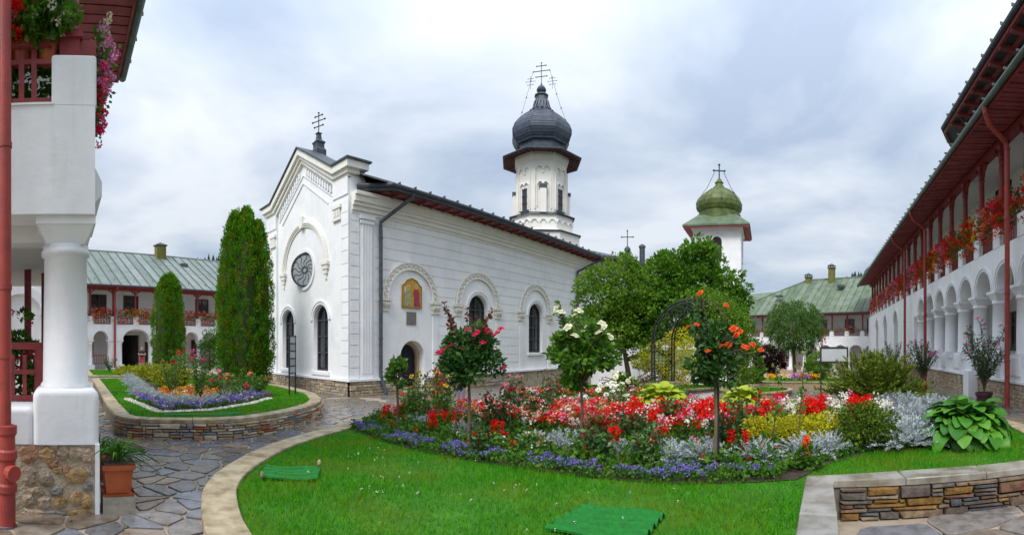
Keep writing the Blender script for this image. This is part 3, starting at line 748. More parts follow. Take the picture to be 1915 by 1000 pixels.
# stepped gable coping and moulded cornice, one run per slope
def run(mb, P, w0, w1, c0, c1):
    up = [(a, b + w1) for a, b in P]; lo = [(a, b + w0) for a, b in P]
    mb.strip(lo, up, c0, c1)
CP = [(-3.42, 7.9), (-2.45, 7.9), (0, 9.46), (2.45, 7.9), (3.42, 7.9)]
CPO = [(-3.74, 7.91), (-2.64, 7.91), (0, 9.48), (2.64, 7.91), (3.74, 7.91)]
m = MB(TW); run(m, CP, -.34, -.19, -.02, .12); run(m, [(a * 1.03, b) for a, b in CP], -.19, -.04, -.32, .2); run(m, [(a * 1.07, b) for a, b in CP], -.04, .2, -.62, .3); m.build('gable_cornice', M['cream'], church)
m = MB(TW); run(m, CPO, .2, .26, -.7, .36); m.build('gable_coping', M['darkmetal'], church)
for s in (-1, 1):
    m = MB(TW); m.box(min(s * 2.5, s * 3.43), max(s * 2.5, s * 3.43), 6.9, 7.56, -.66, .002); m.build('shoulder_block', M['white'], church)
    m = MB(TW)
    for k in range(11):   # dentils under the raking cornice
        t = (k + .5) / 11.5; a = s * 2.25 * (1 - t) + s * .12 * t; b = 7.55 + 1.36 * t
        m.strip([(a - .05, b - .24), (a - .05, b)], [(a + .05, b - .24), (a + .05, b)], .002, .07)
    m.build('dentil_band', M['white'], church)
m = MB(TW); m.strip([(-2.25, 7.2), (0, 8.62), (2.25, 7.2)], [(-2.25, 7.26), (0, 8.68), (2.25, 7.26)], .002, .035); m.strip([(-1.95, 7.02), (0, 8.3), (1.95, 7.02)], [(-1.95, 7.07), (0, 8.36), (1.95, 7.07)], .002, .04); m.build('raking_moulding', M['white'], church)
m = MB(TW)            # blind arch round the rose window
for r0, r1, c in ((1.62, 1.95, .05), (1.7, 1.88, .085), (1.76, 1.82, .11)): m.strip(arch_pts(.0, r0, 4.9, 28), arch_pts(.0, r1, 4.9, 28), .002, c)
m.box(-.13, .13, 6.5, 6.95, .05, .16); m.build('archivolt', M['cream'], church)
for s in (-1, 1):
    m = MB(TW); a = s * 1.79
    for z0, z1, hw, c in ((4.78, 4.9, .24, .14), (4.62, 4.78, .19, .11), (4.45, 4.62, .12, .08), (4.25, 4.45, .06, .05)): m.box(a - hw, a + hw, z0, z1, .002, c)
    m.build('corbel', M['cream'], church)
    m = MB(TW); a = s * 2.72
    for z0, z1, hw, c in ((6.62, 6.74, .3, .19), (6.3, 6.62, .22, .14), (6.2, 6.3, .26, .17)): m.box(a - hw, a + hw, z0, z1, .088, c)
    for k in range(4): m.box(a - .2 + .11 * k, a - .13 + .11 * k, 6.34, 6.58, .139, .17)
    m.build('pilaster_capital', M['cream'], church)
def arched_window(T, ac, hw, z0, ztop, parent, c=-.22, rows=3, mould=True, name='window'):
    """frame with muntins and separate panes, set back in its opening"""
    zs = ztop - hw
    o_ = [(ac - hw, z0)] + arch_pts(ac, hw, zs, 14) + [(ac + hw, z0)]
    k = .075
    i_ = [(ac - hw + k, z0 + k)] + arch_pts(ac, hw - k, zs, 14) + [(ac + hw - k, z0 + k)]
    m = MB(T); m.strip(i_, o_, c - .05, c + .05, closed=True)
    m.box(ac - .045, ac + .045, z0 + k, ztop - k * .8, c - .045, c + .055)
    zr = [z0 + k + (zs - z0 - k) * j / rows for j in range(1, rows + 1)]
    for z in zr: m.box(ac - hw + k * .8, ac + hw - k * .8, z - .03, z + .03, c - .042, c + .046)
    fr = m.build(name, M['frame'], parent)
    zz = [z0 + k] + zr
    for s in (-1, 1):
        for j in range(rows):
            x0, x1 = sorted((ac + s * .045, ac + s * (hw - k)))
            m = MB(T); m.box(x0, x1, zz[j] + .03, zz[j + 1] - .03, c - .02, c - .008 + random.uniform(-.003, .003)); m.build('pane', M['glass'], fr)
        A = [(ac + s * (hw - k) * cos(t), zs + .03 + (hw - k) * .96 * sin(t)) for t in np.linspace(0, pi / 2, 7)]
        m = MB(T); n = len(A); m.add([(ac + s * .045, zs + .03, c - .015)] + [(a if abs(a - ac) > .045 else ac + s * .045, b, c - .015) for a, b in A], [tuple([0] + [i + 1 for i in range(n)])]); m.build('pane', M['glass'], fr)
    if mould:
        m = MB(T); m.strip(arch_pts(ac, hw + .04, zs, 16), arch_pts(ac, hw + .2, zs, 16), .001, .04); m.strip(arch_pts(ac, hw + .14, zs, 16), arch_pts(ac, hw + .2, zs, 16), .04, .065)
        m.build('window_moulding', M['white'], parent); MB(T).box(ac - hw - .14, ac + hw + .14, z0 - .13, z0 - .02, .001, .09).build('window_sill', M['white'], parent)
    return fr
for a, h in WIN_W: arched_window(TW, a, h, .82, 3.3, church, rows=3)
# rose window: fixed ring and a pivoted sash with wavy petals
def ring(m, c, r0, r1, c0, c1, n=32): m.strip([(c[0] + r0 * cos(t), c[1] + r0 * sin(t)) for t in np.linspace(0, 2 * pi, n + 1)[:-1]], [(c[0] + r1 * cos(t), c[1] + r1 * sin(t)) for t in np.linspace(0, 2 * pi, n + 1)[:-1]], c0, c1, True)
m = MB(TW); ring(m, rose_c, .63, .7, -.2, -.1); rw = m.build('rose_window', M['frame'], church)
m = MB(TW); ring(m, rose_c, .7, .82, .001, .05); m.build('rose_moulding', M['white'], church)
ang = radians(24)
oc = TW(np.array([[rose_c[0], rose_c[1], .02]]))[0]
TR = frame(oc, (sin(ang), -cos(ang), 0), (-cos(ang), -sin(ang), 0))
m = MB(TR); ring(m, (0, 0), .62, .685, -.03, .03); ring(m, (0, 0), .1, .135, -.02, .02)
for k in range(12):
    t = np.linspace(.13, .63, 7); a0 = 2 * pi * k / 12
    m.tube([(q * cos(a0 + .22 * sin((q - .13) * 12.5)), q * sin(a0 + .22 * sin((q - .13) * 12.5)), 0) for q in t], .014, 5)
sash = m.build('pivot_sash', M['frame'], rw)
m = MB(TR); m.add([(.62 * cos(t), .62 * sin(t), -.005) for t in np.linspace(0, 2 * pi, 25)[:-1]], [tuple(range(24))]); m.build('glazing', shade('rose_glass', (.33, .36, .38), rough=.25, spec=.6), rw)
# dark nave behind the openings
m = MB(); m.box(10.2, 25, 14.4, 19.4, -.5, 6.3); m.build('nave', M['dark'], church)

# south wall
ARCH = [(12.22, 1.42), (16.2, 1.48), (20.75, 1.45)]
SW = [(16.2, .63, 1.4, 4.0), (20.8, .64, 1.45, 3.97)]
door_hole = arch_loop(12.32, .62, -.2, 1.97)
plate('south_wall', [(CX + .02, -1.3), (27.2, -1.3), (27.2, 7.05), (CX + .02, 7.05)], [arch_loop(*w_) for w_ in SW] + [door_hole], -.6, 0, TS, M['white'], church)
for w_ in SW: arched_window(TS, *w_, church, rows=3)
ZS = 3.5
for k in range(15):      # plaster courses with recessed joints, interrupted by the arches
    z0 = .62 + k * .392; z1 = z0 + .372; zm = (z0 + z1) / 2
    cuts = [(10.5, 10.5)]
    for ac, r in ARCH:
        hw = r + .02 if zm < ZS else (sqrt(max(r * r - (z0 - ZS) ** 2, 0)) + .04 if z0 - ZS < r else 0)
        if hw > 0.05: cuts.append((ac - hw, ac + hw))
    cuts.append((27.2, 27.2)); cuts.sort()
    for (a, b), (c, d) in zip(cuts[:-1], cuts[1:]):
        if c - b > .1:
            MB(TS).box(b, c, z0, z1, .002, .02).build('plaster_course', M['white'], church)
    MB(TS).box(CX - .012, 9.78, z0, z1, .002, .04).build('quoin', M['white'], church)
m = MB(TS); m.box(9.84, 10.36, .6, 6.2, .002, .05)
for j in range(4): m.box(9.89 + .12 * j, 9.95 + .12 * j, .8, 6.05, .05, .075)
m.box(9.8, 10.4, 6.05, 6.17, .05, .1); m.box(9.77, 10.43, 6.2, 6.36, .002, .13); m.build('fluted_pilaster', M['white'], church)
carve = shade('carved_stucco', (.76, .73, .66), (.58, .54, .47), 16, .9, .9, 28, bdist=.03)
for ac, r in ARCH:
    m = MB(TS); m.strip(arch_pts(ac, r - .27, ZS, 26), arch_pts(ac, r, ZS, 26), .002, .05)
    m.strip(arch_pts(ac, r - .28, ZS, 26), arch_pts(ac, r - .24, ZS, 26), .05, .085); m.strip(arch_pts(ac, r - .03, ZS, 26), arch_pts(ac, r + .02, ZS, 26), .022, .085)
    av = m.build('archivolt', M['cream'], church)
    m = MB(TS)
    for k in range(34):
        t = pi * (k + .5) / 34; rr = r - .135 + .045 * (-1) ** k
        x, z = ac + rr * cos(t), ZS + rr * sin(t)
        for q in range(3):
            a0 = t + q * 2.1 + (k % 2) * .8; dx, dz = .05 * cos(a0), .05 * sin(a0)
            m.add([(x + dx - dz * .7, z + dz + dx * .7, .05), (x + dx + dz * .7, z + dz - dx * .7, .05), (x + dx * 1.9, z + dz * 1.9, .055), (x - dx * .4, z - dz * .4, .055), (x + dx, z + dz, .1)], [(0, 2, 4), (2, 1, 4), (1, 3, 4), (3, 0, 4)])
    m.build('leaf_carving', carve, av)
    for s in (-1, 1):
        a = ac + s * (r - .13); m = MB(TS)
        for z0, z1, hw, c in ((3.4, 3.5, .27, .15), (3.22, 3.4, .21, .11), (3.1, 3.22, .17, .085), (3.03, 3.1, .2, .1)): m.box(a - hw, a + hw, z0, z1, .002, c)
        for q in range(5): m.add([(a - .19 + .08 * q, 3.12, .09), (a - .13 + .08 * q, 3.12, .09), (a - .12 + .08 * q, 3.36, .12), (a - .2 + .08 * q, 3.36, .12), (a - .16 + .08 * q, 3.3, .17)], [(0, 1, 4), (1, 2, 4), (2, 3, 4), (3, 0, 4)])
        m.build('arch_capital', carve, church)
        MB(TS).box(a - .14, a + .14, .6, 3.03, .002, .045).build('arch_pilaster', M['white'], church)
# mosaic icon of two robed figures, stone plaque, splayed door
io = [(11.75, 3.2), (12.75, 3.2), (12.75, 4.05), (12.63, 4.12), (12.5, 4.27), (12.25, 4.35), (12.0, 4.27), (11.87, 4.12), (11.75, 4.05)]
ic = plate('mosaic_icon', io, [], .002, .045, TS, M['gold'], church)
m = MB(TS); ins = [(12.25 + (a - 12.25) * .93, 3.77 + (b - 3.77) * .93) for a, b in io]; m.strip(ins, io, .045, .06, True); m.build('icon_border', shade('icon_border', (.22, .12, .02), (.4, .22, .04), 40, .6), ic)
def robed(cx, z0, h, col, lean):
    m = MB(TS); n = 12
    for (w0, zz0, w1, zz1, cc) in ((.17, 0, .13, .35, .055), (.13, .35, .16, .62, .058), (.16, .62, .07, .78, .06)):
        m.add([(cx - w0 + lean * zz0, z0 + zz0 * h, cc), (cx + w0 + lean * zz0, z0 + zz0 * h, cc), (cx + w1 + lean * zz1, z0 + zz1 * h, cc), (cx - w1 + lean * zz1, z0 + zz1 * h, cc)], [(0, 1, 2, 3)])
    m.build('robed_figure', col, ic)
    m = MB(TS); m.add([(cx + lean * .9 + .055 * cos(t), z0 + h * .88 + .07 * sin(t), .062) for t in np.linspace(0, 2 * pi, n + 1)[:-1]], [tuple(range(n))]); m.build('figure_head', M['skin'], ic)
for hx_, hz_ in ((12.04, 3.99), (12.45, 4.03)):
    MB(TS).add([(hx_ + .1 * cos(t), hz_ + .1 * sin(t), .061) for t in np.linspace(0, 2 * pi, 15)[:-1]], [tuple(range(14))]).build('halo', shade('halo_gold', (.7, .48, .12), rough=.4), ic)
MB(TS).add([(11.86, 3.75, .056), (11.95, 3.62, .056), (11.93, 3.98, .056), (11.84, 4.02, .056)], [(0, 1, 2, 3)]).build('wing', shade('wing_white', (.6, .58, .5), rough=.6), ic)
robed(12.0, 3.28, .8, shade('tesserae_green', (.45, .42, .25), (.12, .22, .12), 22, .5), .05); robed(12.5, 3.28, .85, shade('tesserae_red', (.5, .04, .02), (.08, .06, .22), 9, .5), -.06)
plate('wall_plaque', [(12.0, 2.57), (12.48, 2.57), (12.48, 3.06), (12.0, 3.06)], [], .002, .03, TS, shade('plaque_stone', (.22, .2, .19), (.12, .11, .1), 26, .8, .5, 70), church)
m = MB(TS); m.strip(arch_pts(12.32, .50, 1.33, 14), arch_pts(12.32, .64, 1.33, 14), -.45, -.3); m.box(12.82, 12.96, -.2, 1.33, -.45, -.3); m.box(11.68, 11.82, -.2, 1.33, -.45, -.3); m.build('door_surround', shade('ochre_stone', (.45, .36, .22), (.36, .28, .17), 6, .8, .3, 40), church)
dl = [(11.8, -.1)] + arch_pts(12.32, .52, 1.33, 12) + [(12.84, -.1)]
plate('church_door', dl, [], -.5, -.44, TS, shade('door_blue', (.008, .009, .02), (.02, .018, .03), 8, .6), church)
m = MB(TS); m.box(11.55, 13.1, -.1, .1, .14, .55); m.box(11.6, 13.05, -.1, .19, -.4, .14); m.build('door_step', M['concrete'], church)
# cornice, eave and gutter of the long side
m = MB(TS)
for z0, z1, c in ((6.36, 6.46, .06), (6.46, 6.62, .12), (6.62, 6.74, .2), (6.74, 6.95, .28), (6.95, 7.07, .36)): m.box(CX + .02, 27.0, z0, z1, -.02, c)
m.build('side_cornice', M['cream'], church)
YE = 12.78
for k in range(52):
    x = 10.15 + k * .325
    y0 = YE if x > 10.7 else CYS - (x - 9.75) * .9
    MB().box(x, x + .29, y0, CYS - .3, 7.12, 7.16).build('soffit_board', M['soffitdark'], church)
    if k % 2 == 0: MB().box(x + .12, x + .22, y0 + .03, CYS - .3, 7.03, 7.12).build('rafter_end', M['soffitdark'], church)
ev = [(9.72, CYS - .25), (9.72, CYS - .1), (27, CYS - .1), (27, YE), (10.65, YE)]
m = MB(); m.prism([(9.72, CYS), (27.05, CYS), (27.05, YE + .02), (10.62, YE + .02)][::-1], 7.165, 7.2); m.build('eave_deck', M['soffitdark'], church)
m = MB(); m.bar((9.7, CYS - .02, 7.24), (10.62, YE, 7.24), .1, .2); m.bar((10.6, YE, 7.24), (27.0, YE, 7.24), .1, .2); m.build('fascia', M['darkmetal'], church)
m = MB(); m.tube([(10.55, YE - .08, 7.3), (18, YE - .08, 7.29), (27.0, YE - .08, 7.28)], .075, 8); m.tube([(9.66, CYS - .08, 7.31), (10.55, YE - .08, 7.3)], .075, 8)
for k in range(22): m.box(10.8 + k * .74, 10.83 + k * .74, YE - .17, YE - .05, 7.35, 7.42)
m.build('gutter', M['darkmetal'], church)
m = MB(); m.add([(9.75, YE, 7.36), (27, YE, 7.36), (27, CYA, 9.15), (9.9, CYA, 9.3)], [(0, 1, 2, 3)]); m.add([(9.75, 21.0, 7.36), (27, 21.0, 7.36), (27, CYA, 9.15), (9.9, CYA, 9.3)], [(0, 3, 2, 1)]); m.build('nave_roof', M['shingle'], church)
m = MB(); m.box(CX + .65, 36, 20.0, 20.3, -1.3, 7.05); m.build('north_wall', M['white'], church)
for x, xt in ((10.66, 11.5), (25.1, 26.6)):
    m = MB(); m.tube([(xt, YE - .08, 7.22), (xt, YE + .0, 7.05), (x, CYS - .14, 6.2), (x, CYS - .14, 5.9), (x, CYS - .14, .75), (x + .02, CYS - .14, .6), (x + .1, CYS - .3, .12), (x + .1, CYS - .3, -.02)], .07, 8)
    for z in (2, 3.8, 5.6): m.lathe([(.085, z), (.085, z + .05)], x, CYS - .14, 8)
    m.build('drainpipe', M['darkmetal'], church)
# rounded south apse and the east end
apx, apy, apr = 30.2, 16.4, 4.35
AP = [(apx + apr * cos(t), apy + apr * sin(t)) for t in np.linspace(pi + .55, 2 * pi - .55, 9)]
AP = [(26.6, 14.2)] + AP + [(33.8, 14.2)]
m = MB(); m.prism(AP, -1.6, 7.05); m.build('apse_wall', M['white'], church)
def grow(P, d): c = np.array([apx, apy]); return [tuple(np.array(p) + d * (np.array(p) - c) / np.linalg.norm(np.array(p) - c)) for p in P]
m = MB()
for z0, z1, c in ((6.46, 6.62, .12), (6.62, 6.78, .2), (6.78, 7.07, .34)): m.prism(grow(AP, c), z0, z1)
m.build('apse_cornice', M['cream'], church)
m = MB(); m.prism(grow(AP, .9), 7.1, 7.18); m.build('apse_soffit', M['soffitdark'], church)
m = MB(); m.prism(grow(AP, .97), 7.185, 7.34); E1 = grow(AP, .95); m.add([(x, y, 7.34) for x, y in E1] + [(apx, apy + .5, 9.0)], [(i, i + 1, len(E1)) for i in range(len(E1) - 1)]); m.build('apse_roof', M['darkmetal'], church)
m = MB(); m.box(33.5, 37, 13.9, 20, -1.6, 7.0); m.build('east_wall', M['white'], church)
m = MB(); m.add([(33, 13.2, 7.1), (38, 13.2, 7.1), (38, 21, 7.1), (33, 21, 7.1), (33, 16.9, 9.1), (36, 16.9, 8.6)], [(0, 1, 5, 4), (1, 2, 5), (2, 3, 4, 5)]); m.build('east_roof', M['darkmetal'], church)
def cross(m, x, y, z, h, r, T=None, triple=True):
    """orthodox cross facing the west: uprights, arms with trefoil knobs"""
    m.tube([(x, y, z), (x, y, z + h)], r, 6)
    ax = np.array([sin(.35), -cos(.35)])
    for q, w_ in ((.86, .22), (.62, .38), (.36, .26)) if triple else ((.6, .36),):
        p0 = (x - ax[0] * w_ * h, y - ax[1] * w_ * h, z + q * h); p1 = (x + ax[0] * w_ * h, y + ax[1] * w_ * h, z + q * h)
        m.tube([p0, p1], r, 6)
        for p in (p0, p1): m.lathe([(.01, p[2] - 2.2 * r), (2.2 * r, p[2]), (.01, p[2] + 2.2 * r)], p[0], p[1], 6)
    m.lathe([(.01, z + h - 2 * r), (2.4 * r, z + h), (.01, z + h + 2 * r)], x, y, 6)
m = MB(); m.lathe([(.32, 9.35), (.32, 9.75), (.24, 9.85), (.24, 10.0), (.3, 10.08), (.14, 10.2), (.1, 10.4), (.16, 10.46), (.02, 10.5)], 10.1, CYA, 4, pi / 4)
gc = m.build('gable_pedestal', M['darkmetal'], church)
m = MB(); cross(m, 10.1, CYA, 10.45, .85, .02); m.build('cross', M['iron'], gc)
m = MB(); m.lathe([(.5, 8.3), (.22, 8.9), (.16, 9.2), (.26, 9.35), (.24, 9.55), (.05, 9.75)], 35.2, 14.5, 10); tp = m.build('roof_finial', M['darkmetal'], church)
m = MB(); cross(m, 35.2, 14.5, 9.7, 1.25, .035, triple=False); m.build('cross', M['iron'], tp)
m = MB(); m.lathe([(.22, 7.6), (.22, 9.55), (.28, 9.6), (.26, 9.75), (.08, 9.88)], 35.6, 13.4, 10); m.build('flue', M['darkmetal'], church)

# octagonal tower
TX, TY = 26.4, CYA
rot = atan2(-TY, -TX) + pi / 8 + .06
tower = MB().lathe([(2.55, 6.8), (2.55, 8.75), (2.45, 8.8), (2.3, 8.85), (2.1, 9.0), (2.1, 9.9), (1.8, 10.0)], TX, TY, 8, rot, False).lathe([(1.69, 9.95), (1.69, 13.3), (1.78, 13.42), (1.86, 13.6), (1.86, 13.8)], TX, TY, 8, rot).build('tower', M['cream'], church)
m = MB(); m.lathe([(2.66, 8.75), (2.66, 8.82)], TX, TY, 8, rot); m.lathe([(2.26, 9.9), (2.26, 9.97), (1.72, 10.05)], TX, TY, 8, rot, False); m.build('string_course', M['darkmetal'], tower)
ap8 = 1.69 * cos(pi / 8)
for k in range(8):
    th = rot + pi / 8 + k * pi / 4; n = np.array([cos(th), sin(th), 0]); u = np.array([-sin(th), cos(th), 0])
    if n @ np.array([-TX, -TY, 0]) < -5: continue
    T8 = frame(np.array([TX, TY, 0]) + n * ap8, u, n)
    m = MB(T8)       # corbel-table arches, proud frame round a sunk panel
    for zt, hw in ((12.75, .235), (11.85, .17)):
        for s in (-1, 1): m.strip(arch_pts(s * hw * 1.02, hw - .05, zt, 10), arch_pts(s * hw * 1.02, hw, zt, 10), .001, .1)
    for s in (-1, 1):
        m.box(s * .5 - .025, s * .5 + .025, 10.3, 12.75, .001, .1); m.box(s * .36 - .018, s * .36 + .018, 10.45, 11.85, .001, .07)
    m.box(-.05, .05, 12.55, 12.75, .001, .07); m.box(-.04, .04, 11.7, 11.85, .001, .05)
    m.build('blind_arcade', M['cream'], tower)
    if k % 2 == 0:
        m = MB(T8); m.box(-.16, .16, 10.3, 11.65, .002, .02); wt = m.build('tower_window', M['glass'], tower)
        m = MB(T8)
        for x in (-.17, 0, .17): m.box(x - .02, x + .02, 10.28, 11.68, .02, .05)
        for z in (10.75, 11.2, 11.6): m.box(-.24, .24, z - .015, z + .015, .05, .07)
        m.build('window_bars', M['frame'], wt); MB(T8).box(-.36, .36, 10.2, 10.28, .002, .12).build('window_sill', M['darkmetal'], wt)
    else:
        m = MB(T8); m.box(-.2, .2, 9.98, 11.55, .0, .3); fl = m.build('chimney_flue', M['cream'], tower)
        MB(T8).box(-.24, .24, 11.55, 11.75, -.02, .34).build('flue_cap', M['darkmetal'], fl)
    m = MB(frame(np.array([TX, TY, 0]) + n * 2.12 * cos(pi / 8), u, n))
    for j in range(3): m.strip(arch_pts(-.55 + .55 * j, .16, 9.4, 10), arch_pts(-.55 + .55 * j, .22, 9.4, 10), -.02, .05)
    m.build('blind_arcade', M['cream'], tower)
m = MB(); m.lathe([(1.8, 13.8), (2.66, 13.66), (2.66, 13.72)], TX, TY, 8, rot, False); m.build('skirt_soffit', shade('dark_soffit', (.10, .035, .045), (.07, .028, .035), 5, .6), tower)
m = MB()
for k in range(40):
    th = 2 * pi * k / 40; m.bar((TX + 1.85 * cos(th), TY + 1.85 * sin(th), 13.76), (TX + 2.45 * cos(th), TY + 2.45 * sin(th), 13.66), .05, .05)
m.build('skirt_rafters', shade('dark_rafter', (.07, .025, .03), rough=.6), tower)
m = MB(); m.lathe([(2.7, 13.7), (2.7, 13.76), (1.75, 14.12)], TX, TY, 8, rot, False); m.build('skirt_roof', M['darkmetal'], tower)
prof = [(1.55, 14.0), (1.53, 14.65), (1.72, 14.72), (1.74, 14.8), (1.88, 15.0), (2.01, 15.3), (2.02, 15.6), (1.88, 15.95), (1.6, 16.3), (1.22, 16.65), (.86, 16.92), (.66, 17.1), (.52, 17.4), (.44, 17.75), (.4, 18.0), (.48, 18.06), (.44, 18.14), (.3, 18.2)]
dome = MB().lathe(prof, TX, TY, 8, rot).build('dome', M['domemetal'], tower)
# overlapping metal shingle courses on the dome's bulge
m = MB()
for j in range(13):
    t0 = 14.85 + j * .158; r0 = np.interp(t0, [q[1] for q in prof], [q[0] for q in prof]); r1 = np.interp(t0 + .175, [q[1] for q in prof], [q[0] for q in prof])
    m.lathe([(r0 + .022, t0), (r1 + .006, t0 + .175)], TX, TY, 8, rot, False)
m.build('shingle_course', M['domemetal'], tower)
for k in range(8):
    th = rot + k * pi / 4
    MB().tube([(TX + (q[0] + .02) * cos(th), TY + (q[0] + .02) * sin(th), q[1]) for q in prof[2:14]], .022, 5).build('dome_rib', M['domemetal'], tower)
m = MB()
for k in range(16):
    th = rot + k * pi / 8; m.lathe([(.01, 17.02 - .09), (.1, 17.02), (.01, 17.02 + .09)], TX + .74 * cos(th), TY + .74 * sin(th), 6); m.tube([(TX + .6 * cos(th), TY + .6 * sin(th), 17.15), (TX + .46 * cos(th + .2), TY + .46 * sin(th + .2), 17.7)], .04, 5)
m.build('lantern_ornament', M['domemetal'], tower)
m = MB(); m.lathe([(.3, 18.18), (.2, 18.24), (.3, 18.38), (.32, 18.5), (.22, 18.68), (.06, 18.8), (.05, 18.9)], TX, TY, 12); m.build('finial_ball', M['domemetal'], tower)
m = MB(); cross(m, TX, TY, 18.85, 1.4, .024); cross(m, TX - .35, TY + .62, 18.55, .8, .013); cross(m, TX + .35, TY - .62, 18.55, .8, .013); m.build('tower_cross', M['iron'], tower)
m = MB()
for s in (-1, 1):
    ax = np.array([sin(.35), -cos(.35)]) * s
    p0 = np.array([TX + ax[0] * .56, TY + ax[1] * .56, 19.75]); p1 = np.array([TX + ax[0] * 1.75, TY + ax[1] * 1.75, 16.0])
    t = np.linspace(0, 1, 9); pts = p0 + (p1 - p0) * t[:, None] + np.array([0, 0, -.25]) * np.sin(pi * t)[:, None]
    m.tube(pts, .012, 4)
    for q in pts[1::2]: m.lathe([(.01, q[2] - .06), (.05, q[2]), (.01, q[2] + .06)], q[0], q[1], 6)
m.build('stay_chain', M['iron'], tower)
# rubble plinth, stone by stone where it can be told apart
m = MB(); m.box(CX - .1, CX + .02, CYS - .1, CYA + CW + .1, -1.3, .53); m.box(CX - .1, 11.66, CYS - .1, CYS + .02, -1.3, .53); m.box(12.98, 27, CYS - .1, CYS + .02, -1.3, .53)
m.build('plinth', M['mortar'], church)
m = MB(); m.box(CX - .17, CX + .0, CYS - .17, CYA + CW + .17, .53, .61); m.box(CX + .0, 11.66, CYS - .17, CYS + .0, .53, .61); m.box(12.98, 27, CYS - .17, CYS + .0, .53, .61); m.build('plinth_cap', M['white'], church)
lay_stones([(CX - .1, CYA + CW), (CX - .1, CYS - .1)], .0, .52, M['rubble'], church, cell=.09, rowh=.104, maxlen=4, depth=.07, seed=21, joint=.022, limit=110, tall=.3)
lay_stones([(CX - .1, CYS - .1), (11.64, CYS - .1)], .0, .52, M['rubble'], church, cell=.09, rowh=.104, maxlen=4, depth=.07, seed=22, joint=.022, limit=60, tall=.3)
lay_stones([(13.0, CYS - .1), (19.5, CYS - .1)], .0, .52, M['rubble'], church, cell=.1, rowh=.13, maxlen=4, depth=.07, seed=23, joint=.022, limit=120, tall=.3)

# ------------------------------------------------------------------ green-domed gate tower
gx, gy = 44.1, 8.94
gate = root('bell_tower', (gx, gy, gz(gx)), 'square white bell tower with mossy green onion dome behind the trees', 'tower')
yaw = .1
def turn(P, x=gx, y=gy, a=yaw): return np.c_[x + P[:, 0] * cos(a) - P[:, 1] * sin(a), y + P[:, 0] * sin(a) + P[:, 1] * cos(a), P[:, 2]]
m = MB(turn); m.box(-2.15, 2.15, -2.15, 2.15, -1.5, 12.6); m.box(-2.3, 2.3, -2.3, 2.3, 12.3, 12.6); m.build('shaft', M['white'], gate)
for ax in (0, 1):
    T = (lambda P, ax=ax: turn(np.c_[-2.15 - P[:, 2], P[:, 0], P[:, 1]] if ax == 0 else np.c_[P[:, 0], -2.15 - P[:, 2], P[:, 1]]))
    lp = arch_loop(0, .45, 9.5, 11.6)
    w_ = MB(T).add([(a, b, .004) for a, b in lp], [tuple(range(len(lp)))]).build('belfry_opening', M['dark'], gate)
    o_ = arch_loop(0, .58, 9.5, 11.73); MB(T).strip(lp, o_, .0, .05).build('opening_moulding', M['white'], w_)
m = MB(turn); m.lathe([(2.8, 12.6), (4.1, 12.25), (4.1, 12.42)], 0, 0, 4, pi / 4, False); m.build('soffit', M['soffit'], gate)
m = MB(turn); m.lathe([(4.2, 12.4), (4.2, 12.55), (2.4, 13.7)], 0, 0, 4, pi / 4, False); m.build('skirt_roof', M['greentin'], gate)
gp = [(2.05, 13.4), (2.05, 14.0), (1.85, 14.05), (1.85, 14.25), (1.95, 14.35), (2.1, 14.7), (2.12, 15.1), (1.95, 15.5), (1.6, 15.9), (1.1, 16.25), (.6, 16.5), (.4, 16.75), (.34, 17.0), (.42, 17.08), (.3, 17.25), (.12, 17.5)]
gd = MB(turn).lathe(gp, 0, 0, 16, pi / 16).build('dome', M['mossmetal'], gate)
for k in range(8): MB(turn).tube([((q[0] + .02) * cos(k * pi / 4 + pi / 16), (q[0] + .02) * sin(k * pi / 4 + pi / 16), q[1]) for q in gp[4:12]], .05, 5).build('dome_rib', M['mossmetal'], gd)
m = MB(); cross(m, gx, gy, 17.4, 1.4, .06, triple=False)
for s in (-1, 1): m.tube([(gx - .2 * s * 0 + s * .15, gy - s * .4, 18.1), (gx + s * .3, gy - s * 1.1, 16.6), (gx + s * .5, gy - s * 1.5, 16.05)], .025, 4)
m.build('cross', M['iron'], gd)
# ------------------------------------------------------------------ shared pieces of the galleried ranges
def flower_box(name, length, label, group, cats, variant, dens=1.0, hang=.3, planter=True, mound=.32):
    """balcony trough with mixed geraniums; local frame: x along, y outwards, base at z = 0"""
    r = root(name, (0, 0, 0), label, 'flower box', group)
    if planter: MB().box(-length / 2, length / 2, -.1, .1, 0, .18).build('planter', M['red'], r)
    rng = np.random.default_rng(variant)
    n = int(340 * dens * length)
    P = np.stack([rng.uniform(-length / 2 - .1, length / 2 + .1, n), rng.normal(.06, .13, n), .14 + np.abs(rng.normal(0, mound * .6, n))], 1)
    k = rng.random(n) < hang; P[k, 1] = rng.uniform(.12, .3, k.sum()); P[k, 2] = rng.uniform(-.35, .25, k.sum())
    v, f = leaf_arrays(P, rng.normal(size=P.shape) + [0, .6, .3], .085 * rng.uniform(.6, 1.2, n), .8, rng)
    mobj('foliage', npmesh('foliage', v, f), LEAF['green'], r)
    for ci, (c, share) in enumerate(cats):
        q = max(2, int(44 * share * dens * length)); x0 = rng.uniform(-length / 2, length / 2)
        x = rng.normal(x0, length * .3, q) if share < .5 else rng.uniform(-length / 2, length / 2, q); x = np.clip(x, -length / 2 - .12, length / 2 + .12)
        C_ = np.stack([x, rng.normal(.12, .12, q), .24 + rng.uniform(-.1, mound * 1.15, q)], 1)
        hk = rng.random(q) < hang * 1.2; C_[hk, 1] = rng.uniform(.2, .34, hk.sum()); C_[hk, 2] = rng.uniform(-.35, .3, hk.sum())
        p, a, s = petals(C_, .075, 22, .06, rng)
        v, f = leaf_arrays(p, a, s, .8, rng); mobj('blossoms', npmesh('blossoms', v, f), PET[c], r)
    return r
